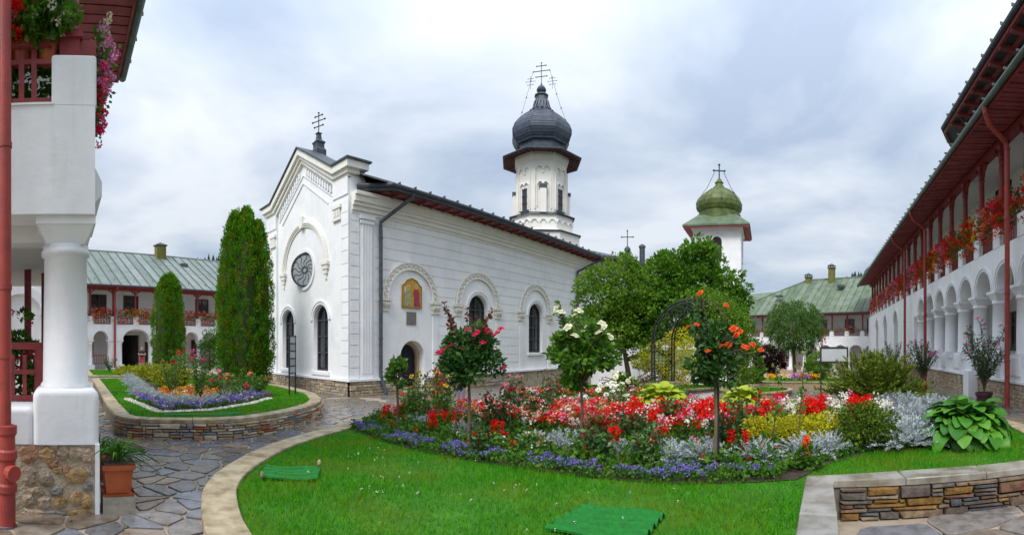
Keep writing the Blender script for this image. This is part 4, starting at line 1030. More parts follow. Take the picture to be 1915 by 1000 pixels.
def put(proto, loc, rz, label=None, first=[set()]):
    if proto not in first[0]: first[0].add(proto); c = proto
    else: c = copy_tree(proto)
    c.location = loc; c.rotation_euler = (0, 0, rz)
    if label: c['label'] = label
    return c
def wood_post(h, r=.085):
    """turned and squared gallery post, base at z = 0"""
    m = MB(); m.lathe([(r * 1.25, 0), (r * 1.25, .12)], 0, 0, 4, pi / 4); m.lathe([(r * .8, .12), (r * 1.05, .17), (r * .8, .22), (r * .85, .3), (r, .36), (r * .95, h * .55), (r * .85, h - .55), (r * 1.1, h - .5), (r * .8, h - .44), (r * 1.1, h - .38)], 0, 0, 12)
    m.lathe([(r * 1.1, h - .38), (r * 1.3, h - .3), (r * 1.3, h - .12), (r * 1.9, h)], 0, 0, 4, pi / 4)
    return npmesh('post', np.concatenate(m.v), m.f)
def bracket(): pass
def railing(T, a0, a1, z0, z1, c, parent, step=.13, mat=None, w_=.035):
    mat = mat or M['red']
    m = MB(T); m.box(a0, a1, z1 - .06, z1, c - .04, c + .04); m.box(a0, a1, z0, z0 + .05, c - .03, c + .03)
    n = max(2, int((a1 - a0) / step))
    for i in range(n): x = a0 + (i + .5) * (a1 - a0) / n; m.box(x - w_ / 2, x + w_ / 2, z0 + .05, z1 - .06, c - .015, c + .015)
    return m.build('railing', mat, parent)
def wood_window(T, a, z0, z1, hw, c, parent, mat=None, name='window'):
    mat = mat or M['brownwood']
    m = MB(T); k = .07
    for x0, x1, y0, y1 in ((a - hw, a - hw + k, z0, z1), (a + hw - k, a + hw, z0, z1), (a - hw + k, a + hw - k, z1 - k, z1), (a - hw + k, a + hw - k, z0, z0 + k), (a - .04, a + .04, z0 + k, z1 - k)): m.box(x0, x1, y0, y1, c, c + .07)
    m.box(a - hw + k, a - .04, z1 - (z1 - z0) * .36, z1 - (z1 - z0) * .36 + .05, c, c + .06); m.box(a + .04, a + hw - k, z1 - (z1 - z0) * .36, z1 - (z1 - z0) * .36 + .05, c, c + .06)
    w_ = m.build(name, mat, parent)
    for s in (-1, 1):
        x0, x1 = sorted((a + s * .04, a + s * (hw - k)))
        MB(T).box(x0, x1, z0 + k, z1 - k, c + .005, c + .02).build('pane', M['glass'], w_)
    return w_
def column_mesh(r, z0, z1, capw, caph=.3, n=20):
    """round plastered column with neck rings and a flared square capital"""
    m = MB(); zc = z1 - caph
    m.lathe([(r * 1.1, z0), (r * 1.1, z0 + .05), (r * 1.0, z0 + .08), (r * .97, (z0 + zc) / 2), (r * .93, zc - .12), (r * 1.06, zc - .1), (r * 1.06, zc - .05), (r * .98, zc - .03), (r * 1.02, zc)], 0, 0, n)
    q = MB(); q.lathe([(r * 1.12, zc), (capw * .95, z1 - .09), (capw, z1 - .085), (capw, z1)], 0, 0, 4, pi / 4)
    me = npmesh('column', np.concatenate(m.v), m.f, True)
    for p in me.polygons:
        if len(p.vertices) > 4: p.use_smooth = False
    return me, npmesh('capital', np.concatenate(q.v), q.f)
def arcade_outline(a0, a1, zt, bays, zs):
    """bays: list of (centre, half width, rise); comb-shaped wall above the springing line"""
    P = [(a0, zs)]
    for c, h, rise in bays: P += arch_pts(c, h, zs, 16, rise)
    return P + [(a1, zs), (a1, zt), (a0, zt)]

# ------------------------------------------------------------------ right-hand gallery range (faces +Y)
RY = -5.6
rb = root('gallery_range', (20, RY, 0), 'long white two-storey cloister range with red posts and flower-lined balcony, facing the church', 'building')
TRB = frame((0, RY, 0), (1, 0, 0), (0, 1, 0))
colx = [12.5 + 1.91 * k for k in range(-3, 8)]
bays = [((colx[i] + colx[i + 1]) / 2, .74, .78) for i in range(len(colx) - 1)]
x0, x1 = colx[0] - .6, 27.0
plate('arcade_wall', arcade_outline(x0, x1, 4.85, bays, 3.5), [], -.5, 0, TRB, M['white'], rb)
AX = [29.0, 33.2, 38.2, 43.4]
plate('closed_wall', [(27.0, -1.6), (50.5, -1.6), (50.5, 4.85), (27.0, 4.85)], [arch_loop(a, .8, 1.0, 4.25) for a in AX[1:]], -.5, 0, TRB, M['white'], rb)
for c, h, r_ in bays + [(a, .8, .8) for a in AX[1:]]:
    zs = 3.5 if c < 27 else 3.45
    m = MB(TRB); m.strip(arch_pts(c, h + .03, zs, 16), arch_pts(c, h + .17, zs, 16), .001, .045); m.strip(arch_pts(c, h + .12, zs, 16), arch_pts(c, h + .17, zs, 16), .045, .075); m.build('arch_moulding', M['white'], rb)
for a in AX[1:]:
    wood_window(TRB, a, 1.0, 4.2, .78, -.42, rb, shade('ochre_wood', (.30, .16, .06), (.22, .11, .04), 6, .6))
cm, cc = column_mesh(.29, 1.5, 3.5, .52)
cm.materials.append(M['white']); cc.materials.append(M['white'])
for x in colx:
    o = bpy.data.objects.new('column', cm); link(o, rb); o.location = (x - 20, -.25, 0)
    q = bpy.data.objects.new('capital', cc); link(q, o)
    MB(TRB).box(x - .43, x + .43, .73, 1.5, -.52, .1).build('pedestal', M['white'], rb)
    MB(TRB).box(x - .36, x + .36, .9, 1.42, .1, .13).build('pedestal_panel', M['white'], rb)
m = MB(TRB); m.box(x0, x1, .73, 1.28, -.42, -.02); m.box(x0, x1, 1.28, 1.34, -.46, .03); m.box(x0, x1, .68, .75, -.5, .13); m.build('parapet', M['white'], rb)
m = MB(TRB); m.box(15.75, 16.35, -.2, .9, .08, .42); m.box(15.75, 16.35, .9, 1.45, .08, .3); m.build('buttress', M['white'], rb)
m = MB(TRB); m.box(x0, 50.5, -1.8, .68, -.5, .06); m.build('rubble_base', M['mortar'], rb)
st = MB(TRB); rr = random.Random(3)
for (s0, s1, a0, a1) in stone_rects(24, .7, .075, .1, 4, rr, .3):
    xx = x0 + s0; st.add([(x0 + s0 + .015, a0 - .03 + .012, .05), (x0 + s1 - .015, a0 - .03 + .015, .05), (x0 + s1 - .012, a1 - .03 - .015, .05), (x0 + s0 + .012, a1 - .03 - .012, .05), (x0 + (s0 + s1) / 2, (a0 + a1) / 2 - .03, .1 + rr.uniform(0, .02))], [(0, 1, 4), (1, 2, 4), (2, 3, 4), (3, 0, 4)])
so = st.build('base_stones', shade('small_rubble', (.4, .3, .2), isl=[(.25, .19, .13), (.42, .31, .2), (.5, .4, .28), (.36, .24, .14)], rough=.9, bump=.4), rb); so['kind'] = 'stuff'
# porch behind the arcade
m = MB(TRB); m.box(x0, x1, .55, .68, -3.0, -.5); m.build('porch_floor', M['concrete'], rb)
m = MB(TRB); m.box(x0, x1, .6, 4.5, -2.6, -2.4); m.build('porch_wall', M['stucco_in'], rb)
m = MB(TRB); m.box(x0, x1, 4.45, 4.6, -3.0, -.5); m.build('porch_ceiling', M['stucco_in'], rb)
for x in (10.6, 14.6, 18.4, 22.3): wood_window(TRB, x, 1.6, 3.2, .5, -2.4, rb)
# balcony floor, piers and railings
m = MB(TRB); m.box(x0, 50.5, 4.6, 4.84, -2.6, -.5); m.build('balcony_floor', M['stucco_in'], rb)
px_ = [x0 + .35 + 1.91 * k for k in range(23)]
pw = .29
wp = wood_post(2.6, .115); wp.materials.append(M['red'])
for i, x in enumerate(px_):
    MB(TRB).box(x - pw, x + pw, 4.85, 5.5, -.38, .02).build('balcony_pier', M['white'], rb)
    o = bpy.data.objects.new('gallery_post', wp); link(o, rb); o.location = (x - 20, -.18, 5.5)
    m = MB(TRB); m.bar((x - .5, 8.06, -.18), (x - .1, 7.8, -.18), .09, .1, (0, 0, 1)); m.bar((x + .5, 8.06, -.18), (x + .1, 7.8, -.18), .09, .1, (0, 0, 1)); m.build('post_bracket', M['red'], rb)
    if i + 1 < len(px_): railing(TRB, x + pw, x + 1.91 - pw, 4.87, 5.4, -.12, rb)
m = MB(TRB); m.box(x0, 50.5, 8.3, 8.34, -1.7, -.33); m.build('gallery_ceiling', M['white'], rb)
m = MB(TRB); m.box(x0 - .3, 50.5, 8.1, 8.29, -.32, -.05); m.build('wall_plate_beam', M['red'], rb)
m = MB(TRB); m.box(x0, 50.5, 4.7, 8.38, -1.9, -1.7); m.build('gallery_wall', M['white'], rb)
for k in range(9): wood_window(TRB, 9.2 + 4.2 * k, 5.7, 7.2, .55, -1.7, rb)
m = MB(TRB); m.box(16.9, 18.5, 7.2, 8.15, -1.7, -1.66); m.build('dark_recess', M['dark'], rb)
# soffit boards, fascia, gutter, roof
sb = MB().box(0, .178, 0, 1.06, 0, .04); sbm = npmesh('soffit_board', np.concatenate(sb.v), sb.f); sbm.materials.append(M['soffit'])
for k in range(190):
    o = bpy.data.objects.new('soffit_board', sbm); link(o, rb); o.location = (5.6 + k * .236 - 20, -.02, 8.3 + (k % 2) * .012); o.rotation_euler = (-.155, 0, 0)
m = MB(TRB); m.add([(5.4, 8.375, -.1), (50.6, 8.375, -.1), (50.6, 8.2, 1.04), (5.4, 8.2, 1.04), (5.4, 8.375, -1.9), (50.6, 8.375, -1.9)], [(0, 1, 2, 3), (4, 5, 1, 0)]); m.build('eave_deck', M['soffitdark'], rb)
m = MB(TRB); m.box(5.4, 50.6, 8.08, 8.26, 1.04, 1.08); m.build('fascia', M['red'], rb)
m = MB(TRB); m.tube([(5.4, 8.22, 1.16), (50.7, 8.2, 1.16)], .085, 10)
for k in range(60): m.box(6 + k * .75, 6.03 + k * .75, 8.28, 8.34, 1.1, 1.27)
m.build('gutter', M['gutter'], rb)
m = MB(TRB); m.add([(5.4, 8.27, 1.1), (50.7, 8.27, 1.1), (50.7, 10.6, -4.5), (5.4, 10.6, -4.5), (5.4, 8.24, -10), (50.7, 8.24, -10)], [(0, 1, 2, 3), (3, 2, 5, 4)]); m.build('roof', M['greentin'], rb)
for x, dx in ((12.45, .0), (22.6, .0), (27.9, 0)):
    m = MB(TRB); m.tube([(x - .35, 8.15, 1.16), (x - .35, 8.0, 1.14), (x - .2, 7.75, .95), (x - .02, 7.45, .42), (x, 7.3, .36), (x, 5, .36), (x, 1, .36), (x, gz(x) + .02, .36)], .075, 10)
    for z in (7.25, 5.3, 3.2, 1.3): m.tube([(x, z, .36), (x, z + .05, .36)], .092, 10)
    m.build('drainpipe', M['redpipe'], rb)
# entrance stair with sloping stone cheeks
m = MB(TRB)
for k in range(6): m.box(25.6, 27.2, gz(26), gz(26) + .2 + k * .19, 1.7 - k * .28, 1.7 - k * .28 + .3)
m.build('stair', M['concrete'], rb)
for x in (25.4, 27.25):
    m = MB(TRB); m.add([(x, gz(26), 2.0), (x + .2, gz(26), 2.0), (x, gz(26) + .3, 2.0), (x + .2, gz(26) + .3, 2.0), (x, gz(26), .1), (x + .2, gz(26), .1), (x, .95, .1), (x + .2, .95, .1)], [(0, 1, 3, 2), (2, 3, 7, 6), (0, 2, 6, 4), (1, 5, 7, 3), (4, 6, 7, 5)]); m.build('stair_cheek', M['coping'], rb)
# raised pavilion roof above the eave
PYE, PZ = -4.95, 10.0
po = [(4.5, PYE), (17.9, PYE), (19.0, PYE - .55), (19.4, PYE - 1.6), (19.4, -12), (4.5, -12)]
m = MB(); m.box(4.5, 17.2, -12, -6.35, 8.4, 10.0); m.build('pavilion_wall', M['cream'], rb)
m = MB(); m.prism(po, PZ + .06, PZ + .1); m.build('pavilion_deck', M['darkmetal'], rb)
for k in range(16): MB().box(5 + k * .8, 5.14 + k * .8, -6.3, PYE + .02, PZ - .1, PZ + .05).build('pavilion_rafter', M['soffit'], rb)
for y in (-5.35, -5.8): MB().box(4.5, 17.6, y - .07, y + .07, PZ - .02, PZ + .055).build('pavilion_batten', M['soffit'], rb)
m = MB()
for a, b in zip(po[:4], po[1:5]): m.bar((*a, PZ + .08), (*b, PZ + .08), .1, .24)
m.build('pavilion_fascia', M['red'], rb)
m = MB(); m.tube([(x_, y_ + .1, PZ + .16) for x_, y_ in po[:3]] + [(19.5, PYE - 1.6, PZ + .16), (19.5, -9, PZ + .16)], .085, 8); m.tube([(16.4, PYE + .05, PZ + .1), (16.9, -6.2, PZ - .75)], .05, 6)
for k in range(17): m.box(5 + .75 * k, 5.03 + .75 * k, PYE + .02, PYE + .2, PZ + .22, PZ + .3)
m.build('pavilion_gutter', M['darkmetal'], rb)
m = MB(); m.add([(x_, y_, PZ + .2) for x_, y_ in po] + [(4.5, -8.5, 12.2), (14.5, -8.5, 12.2)], [(0, 1, 7, 6), (1, 2, 7), (2, 3, 7), (3, 4, 7), (4, 5, 6, 7)]); m.build('pavilion_roof', M['darkmetal'], rb)
# balcony flower boxes
mixes = [[('red', .6), ('pink', .5), ('white', .2)], [('red', .55), ('orange', .2), ('yellow', .25)], [('pink', .6), ('lilacpink', .6), ('red', .25)], [('red', .65), ('salmon', .3), ('white', .25)], [('red', .5), ('orange', .25), ('crimson', .45)]]
words_ = ['red and pink', 'red, orange and yellow', 'pink and lilac', 'red and salmon', 'red, orange and crimson']
protos = [flower_box('flower_box', 1.4, '', 'flower boxes along the long balcony', mx_, 100 + i, 1.5, .12, True, .66) for i, mx_ in enumerate(mixes)]
vis = 0
order_ = [2, 1, 0, 3, 4]
for i, x in enumerate(px_[:-1]):
    v_ = order_[(i * 3 + i // 4) % 5]
    put(protos[v_], (x + .955, RY - .13, 5.42), 0.0, '%s flower box on the long red balcony, %s from its far end' % (words_[v_], ordinal(len(px_) - 2 - i)))

# ------------------------------------------------------------------ far left range (grey tin roof)
bn = 1.8056; ND = 34.9
nv = np.array([cos(bn), sin(bn), 0]); rv = np.array([sin(bn), -cos(bn), 0])
TN = frame(nv * ND, rv, -nv)
nb_ = root('gallery_range', tuple(nv * ND + rv * 15), 'white arcaded range with grey standing-seam tin roof and arched passage', 'building')
ncol = [-2.2, -.5, 1.1, 2.7, 4.3, 5.9, 7.5, 9.15, 10.78, 12.4, 13.2, 15.85, 17.25, 18.67, 20.3, 22.1, 23.8, 25.5, 27.2]
bays = []
for a, b in zip(ncol[:-1], ncol[1:]):
    if b - a < 1: continue
    h = (b - a) / 2 - .2; bays.append(((a + b) / 2, h, .68 if b - a < 2 else .85))
plate('arcade_wall', arcade_outline(-2.6, 28, 3.5, bays, 2.3), [], -.45, 0, TN, M['white'], nb_)
for c, h, r_ in bays:
    m = MB(TN); m.strip(arch_pts(c, h + .02, 2.3, 16, r_ + .02), arch_pts(c, h + .17, 2.3, 16, r_ + .15), .001, .06); m.build('arch_moulding', M['white'], nb_)
cm, cc = column_mesh(.2, .38, 2.3, .36, .22, 14); cm.materials.append(M['white']); cc.materials.append(M['white'])
bl = baseloc(nb_)
for s in ncol:
    p = TN(np.array([[s, 0, -.22]]))[0] - bl
    o = bpy.data.objects.new('column', cm); link(o, nb_); o.location = p; o.rotation_euler = (0, 0, bn)
    q = bpy.data.objects.new('capital', cc); link(q, o)
    MB(TN).box(s - .3, s + .3, -.1, .4, -.5, .08).build('pedestal', M['white'], nb_)
m = MB(TN); m.box(12.4, 13.2, .2, 2.3, -.4, -.03); m.build('pier', M['white'], nb_)
for (a, b) in zip(ncol[:-1], ncol[1:]):
    if 1 < b - a < 2: railing(TN, a + .3, b - .3, .45, 1.15, -.2, nb_, .14)
m = MB(TN); m.box(-2.6, 13.3, -.1, 3.1, -2.6, -2.4); m.box(15.7, 28, -.1, 3.1, -2.6, -2.4); m.box(13.3, 15.7, 2.75, 3.1, -2.6, -2.4); m.build('porch_wall', M['stucco_in'], nb_)
m = MB(TN); m.box(-2.6, 28, 3.0, 3.1, -2.4, -.45); m.build('porch_ceiling', M['stucco_in'], nb_)
m = MB(TN)     # vaulted passage through the range
m.box(13.2, 13.3, -.1, 2.75, -9, -2.4); m.box(15.7, 15.8, -.1, 2.75, -9, -2.4); m.box(13.2, 15.8, 2.75, 2.9, -9, -2.62); m.box(13.2, 15.8, -.1, 2.9, -9.1, -9); m.build('passage', M['passage'], nb_)
for a in (11.3, 5.2, 21.2): wood_window(TN, a, .9, 2.4, .42, -2.4, nb_)
for a in (19.4, 16.7): wood_window(TN, a, .2, 2.2, .4, -2.4, nb_)
post = [10.78 + 1.87 * k for k in range(-7, 10)]
np_ = wood_post(2.05, .085); np_.materials.append(M['red'])
for i, s in enumerate(post):
    MB(TN).box(s - .24, s + .24, 3.5, 4.12, -.36, .02).build('balcony_pier', M['white'], nb_)
    o = bpy.data.objects.new('gallery_post', np_); link(o, nb_); o.location = TN(np.array([[s, 4.12, -.17]]))[0] - bl; o.rotation_euler = (0, 0, bn)
    m = MB(TN); m.bar((s - .38, 6.14, -.17), (s - .06, 5.92, -.17), .08, .1); m.bar((s + .38, 6.14, -.17), (s + .06, 5.92, -.17), .08, .1); m.build('post_bracket', M['red'], nb_)
    if i + 1 < len(post): railing(TN, s + .24, s + 1.63, 3.52, 4.04, -.15, nb_, .12)
m = MB(TN); m.box(-2.6, 28, 3.1, 3.45, -2.4, -.45); m.build('balcony_floor', M['stucco_in'], nb_)
m = MB(TN); m.box(-2.6, 28, 3.4, 6.4, -2.3, -2.1); m.build('gallery_wall', M['white'], nb_)
for a in (4.2, 8.1, 12.1, 14.9, 18.4, 21.7, 25.2): wood_window(TN, a, 4.5, 6.0, .66, -2.1, nb_)
m = MB(TN); m.box(-2.6, 28, 6.3, 6.335, -2.1, -.31); m.build('gallery_ceiling', M['white'], nb_)
m = MB(TN); m.box(-2.8, 28, 6.14, 6.34, -.3, -.04); m.build('wall_plate_beam', M['red'], nb_)
m = MB(TN); m.box(-3, 28.2, 6.345, 6.38, -2.2, .72); m.build('soffit', M['soffit'], nb_)
m = MB(TN); m.tube([(-3, 6.4, .82), (28.2, 6.4, .82)], .07, 8); m.build('gutter', M['darkmetal'], nb_)
rs = (10.15 - 6.42) / 5.9
k = 0
s = -3.0
while s < 28:     # standing-seam sheets
    w_ = .8; MBp = MB(TN)
    za, ca, zb, cb = 6.42, .8, 10.15, -5.1
    MBp.add([(s, za, ca), (s + w_, za, ca), (s + w_, zb, cb), (s, zb, cb)], [(0, 1, 2, 3)])
    sh = MBp.build('roof_sheet', M['greygreen'], nb_)
    MB(TN).bar((s, za + .03, ca), (s, zb + .03, cb), .045, .09).build('seam', M['gutter'], sh)
    if k % 2: MB(TN).bar((s + .4, za + .42, ca - .45), (s + .4, za + .58, ca - .48), .05, .03).build('snow_hook', M['gutter'], sh)
    s += w_; k += 1
m = MB(TN); m.tube([(-3, 10.17, -5.1), (28.2, 10.17, -5.1)], .07, 6); m.add([(-3, 10.14, -5.12), (28.2, 10.14, -5.12), (28.2, 6.4, -11), (-3, 6.4, -11)], [(0, 1, 2, 3)]); m.build('ridge', M['greygreen'], nb_)
m = MB(TN); m.box(18.4, 19.3, 9.2, 10.95, -5.0, -4.4); ch = m.build('chimney', M['mossbrick'], nb_)
m = MB(TN); m.box(18.3, 19.4, 10.95, 11.03, -5.1, -4.3); m.add([(18.3, 11.03, -5.1), (19.4, 11.03, -5.1), (19.4, 11.03, -4.3), (18.3, 11.03, -4.3), (18.85, 11.3, -4.7)], [(0, 1, 4), (1, 2, 4), (2, 3, 4), (3, 0, 4)]); m.build('chimney_cap', M['darkmetal'], ch)
m = MB(TN); m.box(20.2, 20.9, 9.0, 9.28, -3.9, -3.2); m.build('roof_vent', M['gutter'], nb_)
for sp in (12.7, 22.35):
    m = MB(TN); m.tube([(sp, 6.35, .82), (sp, 6.2, .75), (sp, 6.0, .14), (sp, 5.8, .12), (sp, .2, .12)], .085, 8); m.build('drainpipe', M['redpipe'], nb_)
protos = [flower_box('flower_box', 1.45, '', 'flower boxes on the grey-roofed range', mx_, 200 + i, 1.5, .2, False, .5) for i, mx_ in enumerate([[('red', .4), ('amber', .3), ('white', .2)], [('red', .5), ('salmon', .35)], [('orange', .35), ('yellow', .3), ('red', .3)]])]
wl = ['red, amber and white', 'red and salmon', 'orange, yellow and red']
for i, s in enumerate(post[4:-1]):
    v_ = (i * 2 + i // 3) % 3
    put(protos[v_], tuple(TN(np.array([[s + .93, 3.92, -.08]]))[0]), atan2(nv[1], nv[0]) + pi / 2, '%s flower box on the balcony under the grey roof, %s along' % (wl[v_], ordinal(i)))

# ------------------------------------------------------------------ far right range (green tin roof)
be = (EX - 1900) / F; ED = 48.5
ne = np.array([cos(be), sin(be), 0]); re_ = np.array([sin(be), -cos(be), 0])
TE = frame(ne * ED, re_, -ne)
eb = root('gallery_range', tuple(ne * ED + re_ * -22 + np.array([0, 0, -1.2])), 'distant white arcaded range with hipped green tin roof and chimneys', 'building')
bl = baseloc(eb)
ecol = [-15.9 - 1.75 * k for k in range(11)][::-1]; ecol.append(-14.15)
bays = [((a + b) / 2, .7, .62) for a, b in zip(ecol[:-1], ecol[1:])]
plate('arcade_wall', arcade_outline(-34.2, -13.6, 2.95, bays, 1.35), [], -.45, 0, TE, M['white'], eb)
for c, h, r_ in bays: MB(TE).strip(arch_pts(c, h + .02, 1.35, 14, r_ + .02), arch_pts(c, h + .16, 1.35, 14, r_ + .15), .001, .06).build('arch_moulding', M['white'], eb)
cm, cc = column_mesh(.2, -.5, 1.35, .35, .22, 12); cm.materials.append(M['white']); cc.materials.append(M['white'])
for s in ecol:
    o = bpy.data.objects.new('column', cm); link(o, eb); o.location = TE(np.array([[s, 0, -.22]]))[0] - bl; o.rotation_euler = (0, 0, be); q = bpy.data.objects.new('capital', cc); link(q, o)
    MB(TE).box(s - .28, s + .28, -1.0, -.48, -.5, .06).build('pedestal', M['white'], eb)
for a, b in zip(ecol[:-1], ecol[1:]): railing(TE, a + .25, b - .25, -.5, .15, -.2, eb, .16)
m = MB(TE); m.box(-34.2, -13.6, -1.6, -.8, -2.5, .12); m.build('plinth', M['rubble'], eb)
m = MB(TE); m.box(-34.2, -13.6, -.8, 2.9, -2.6, -2.4); m.build('porch_wall', M['stucco_in'], eb)
m = MB(TE); m.box(-34.2, -13.6, 2.1, 2.2, -2.4, -.45); m.build('porch_ceiling', M['stucco_in'], eb)
for a in (-31.5, -27, -23.4, -18.6, -15.2): wood_window(TE, a, -.7, 1.3, .5, -2.4, eb)
post = [-14.3 - 1.75 * k for k in range(12)]
for i, s in enumerate(post):
    MB(TE).box(s - .24, s + .24, 2.95, 3.5, -.36, .02).build('balcony_pier', M['white'], eb)
    o = bpy.data.objects.new('gallery_post', np_); link(o, eb); o.location = TE(np.array([[s, 3.4, -.17]]))[0] - bl; o.scale = (1, 1, .93); o.rotation_euler = (0, 0, be)
    if i: railing(TE, s + .24, s + 1.51, 2.95, 3.42, -.15, eb, .14)
m = MB(TE); m.box(-34.2, -13.6, 2.6, 2.9, -2.4, -.45); m.build('balcony_floor', M['stucco_in'], eb)
m = MB(TE); m.box(-34.2, -13.6, 2.9, 5.4, -2.3, -2.1); m.build('gallery_wall', M['white'], eb)
for a in (-31, -27.5, -21.5, -18.2, -15.6): wood_window(TE, a, 3.3, 4.9, .55, -2.1, eb)
m = MB(TE); m.box(-34.3, -13.5, 5.2, 5.4, -.3, .7); m.build('eave_beam', M['red'], eb)
m = MB(TE); m.tube([(-34.4, 5.44, .82), (-13.2, 5.44, .82)], .08, 8); m.build('gutter', M['gutter'], eb)
RXL, RXR = -24.6, -8
for k in range(27):       # sheets of the front slope, cut by the hip on the left
    a0 = -34.4 + k * .8; a1 = a0 + .8
    def top(a):
        t = min(1, max(0, (a + 34.4) / (RXL + 34.4))); return (a, 5.42 + 4.5 * t, .8 - 5.6 * t)
    sh = MB(TE).add([(a0, 5.42, .8), (a1, 5.42, .8), top(a1), top(a0)], [(0, 1, 2, 3)]).build('roof_sheet', M['greentin'], eb)
    if k > 0: MB(TE).bar((a0, 5.45, .8), (top(a0)[0], top(a0)[1] + .03, top(a0)[2]), .04, .07).build('seam', M['greentin'], sh)
m = MB(TE); m.add([(-34.4, 5.42, .8), (RXL, 9.92, -4.8), (-34.4, 5.42, -10.4)], [(0, 1, 2)]); m.add([(RXL, 9.9, -4.82), (-12.8, 9.9, -4.82), (-12.8, 5.4, -10.4), (-34.4, 5.4, -10.4)], [(0, 1, 2, 3)]); m.tube([(RXL, 9.95, -4.8), (-12.8, 9.95, -4.8)], .08, 6); m.tube([(-34.4, 5.45, .8), (RXL, 9.95, -4.8)], .08, 6); m.build('hip', M['greentin'], eb)
for a, c, zt in ((-24.4, -4.6, 10.2), (-21.3, -4.4, 11.1), (-15.3, -4.6, 10.9)):
    m = MB(TE); m.box(a - .32, a + .32, 8.6, zt, c - .35, c + .35); ch = m.build('chimney', M['mossbrick'], eb)
    m = MB(TE); m.box(a - .42, a + .42, zt, zt + .08, c - .45, c + .45); m.add([(a - .42, zt + .3, c - .45), (a + .42, zt + .3, c - .45), (a + .42, zt + .3, c + .45), (a - .42, zt + .3, c + .45), (a, zt + .6, c)], [(0, 1, 2, 3), (0, 1, 4), (1, 2, 4), (2, 3, 4), (3, 0, 4)])
    for i_, j_ in ((-1, -1), (1, -1), (1, 1), (-1, 1)): m.box(a + i_ * .3 - .05, a + i_ * .3 + .05, zt + .08, zt + .3, c + j_ * .3 - .05, c + j_ * .3 + .05)
    m.build('chimney_cap', M['gutter'], ch)
MB(TE).box(-19.9, -19.1, 8.6, 8.85, -3.1, -2.4).build('roof_vent', M['gutter'], eb); MB(TE).box(-27, -26.3, 7.6, 7.85, -1.6, -.9).build('roof_vent', M['gutter'], eb)
m = MB(TE); m.box(-42, -26, -1.6, 6.4, -14, -8); wl_ = m.build('rear_wing', M['white'], eb)
m = MB(TE); m.add([(-43, 6.3, -7.2), (-25, 6.3, -7.2), (-25, 9.9, -11.5), (-43, 9.3, -11.5), (-43, 6.3, -15), (-25, 6.3, -15)], [(0, 1, 2, 3), (3, 2, 5, 4)]); m.build('rear_roof', M['greentin'], eb)
for sp in (-20.6,):
    m = MB(TE); m.tube([(sp, 5.4, .82), (sp, 5.2, .7), (sp, 5.0, .14), (sp, -.9, .12)], .07, 8); m.build('drainpipe', M['redpipe'], eb)
protos = [flower_box('flower_box', 1.4, '', 'flower boxes on the far green-roofed range', mx_, 300 + i, .8, .1, False, .34) for i, mx_ in enumerate([[('red', .15), ('salmon', .1)], [('red', .25), ('pink', .12)]])]
for i, s in enumerate(post[1:]):
    put(protos[i % 2], tuple(TE(np.array([[s + .87, 3.3, -.08]]))[0]), be + pi / 2, 'leafy flower box on the balcony under the green roof, %s from the long range' % ordinal(i))

# ------------------------------------------------------------------ near porch on the left
PYF = 4.85
pb = root('porch_wing', (-.5, 6, 0), 'white porch corner with round column, rubble plinth and red balcony railing', 'building')
TP = frame((0, PYF, 0), (1, 0, 0), (0, -1, 0))
def rounded(x0_, x1_, z0, z1, c0, c1, r, mat, name, parent, T=TP):
    """block with softly worn upper edges"""
    P = [(x0_, z0), (x1_, z0)] + [(x1_ - r + r * cos(t), z1 - r + r * sin(t)) for t in np.linspace(0, pi / 2, 6)] + [(x0_ + r + r * cos(t), z1 - r + r * sin(t)) for t in np.linspace(pi / 2, pi, 6)]
    cx_, cz_ = (x0_ + x1_) / 2, (z0 + z1) / 2; n = len(P); e_ = min(r, .06)
    def ins(d): return [(cx_ + (a - cx_) * (1 - d / (x1_ - x0_) * 2), b if b == z0 else z0 + (b - z0) * (1 - d / (z1 - z0))) for a, b in P]
    L_ = [(P, c0), (P, c1 - e_)] + [(ins(e_ * (1 - cos(t))), c1 - e_ + e_ * sin(t)) for t in (.4, .8, 1.2, pi / 2)]
    v = [(a, b, c) for Q, c in L_ for a, b in Q]; f = [tuple(range(n))[::-1], tuple(range((len(L_) - 1) * n, len(L_) * n))]
    f += [(k * n + i, k * n + (i + 1) % n, (k + 1) * n + (i + 1) % n, (k + 1) * n + i) for k in range(len(L_) - 1) for i in range(n)]
    return MB(T).add(v, f).build(name, mat, parent)
rounded(-.27, .40, .72, 1.28, -.75, .0, .08, M['white'], 'plinth_block', pb)
rounded(-2.6, -.265, .72, 1.09, -.6, -.02, .05, M['white'], 'parapet', pb)
m = MB(TP); m.box(.36, .405, .0, .725, -.78, .012); m.build('corner_strip', M['white'], pb)
m = MB(TP); m.box(-.9, .36, -.05, .725, -.75, -.03); m.build('rubble_panel', shade('rubble_mortar', (.48, .40, .29), (.34, .26, .18), 7, .95, .9, 30, bdist=.03, detail=8), pb)
m = MB(TP); m.box(-2.6, -.9, -.05, .725, -.6, -.08); m.build('side_plinth', M['mortar'], pb)
rs_ = random.Random(12)
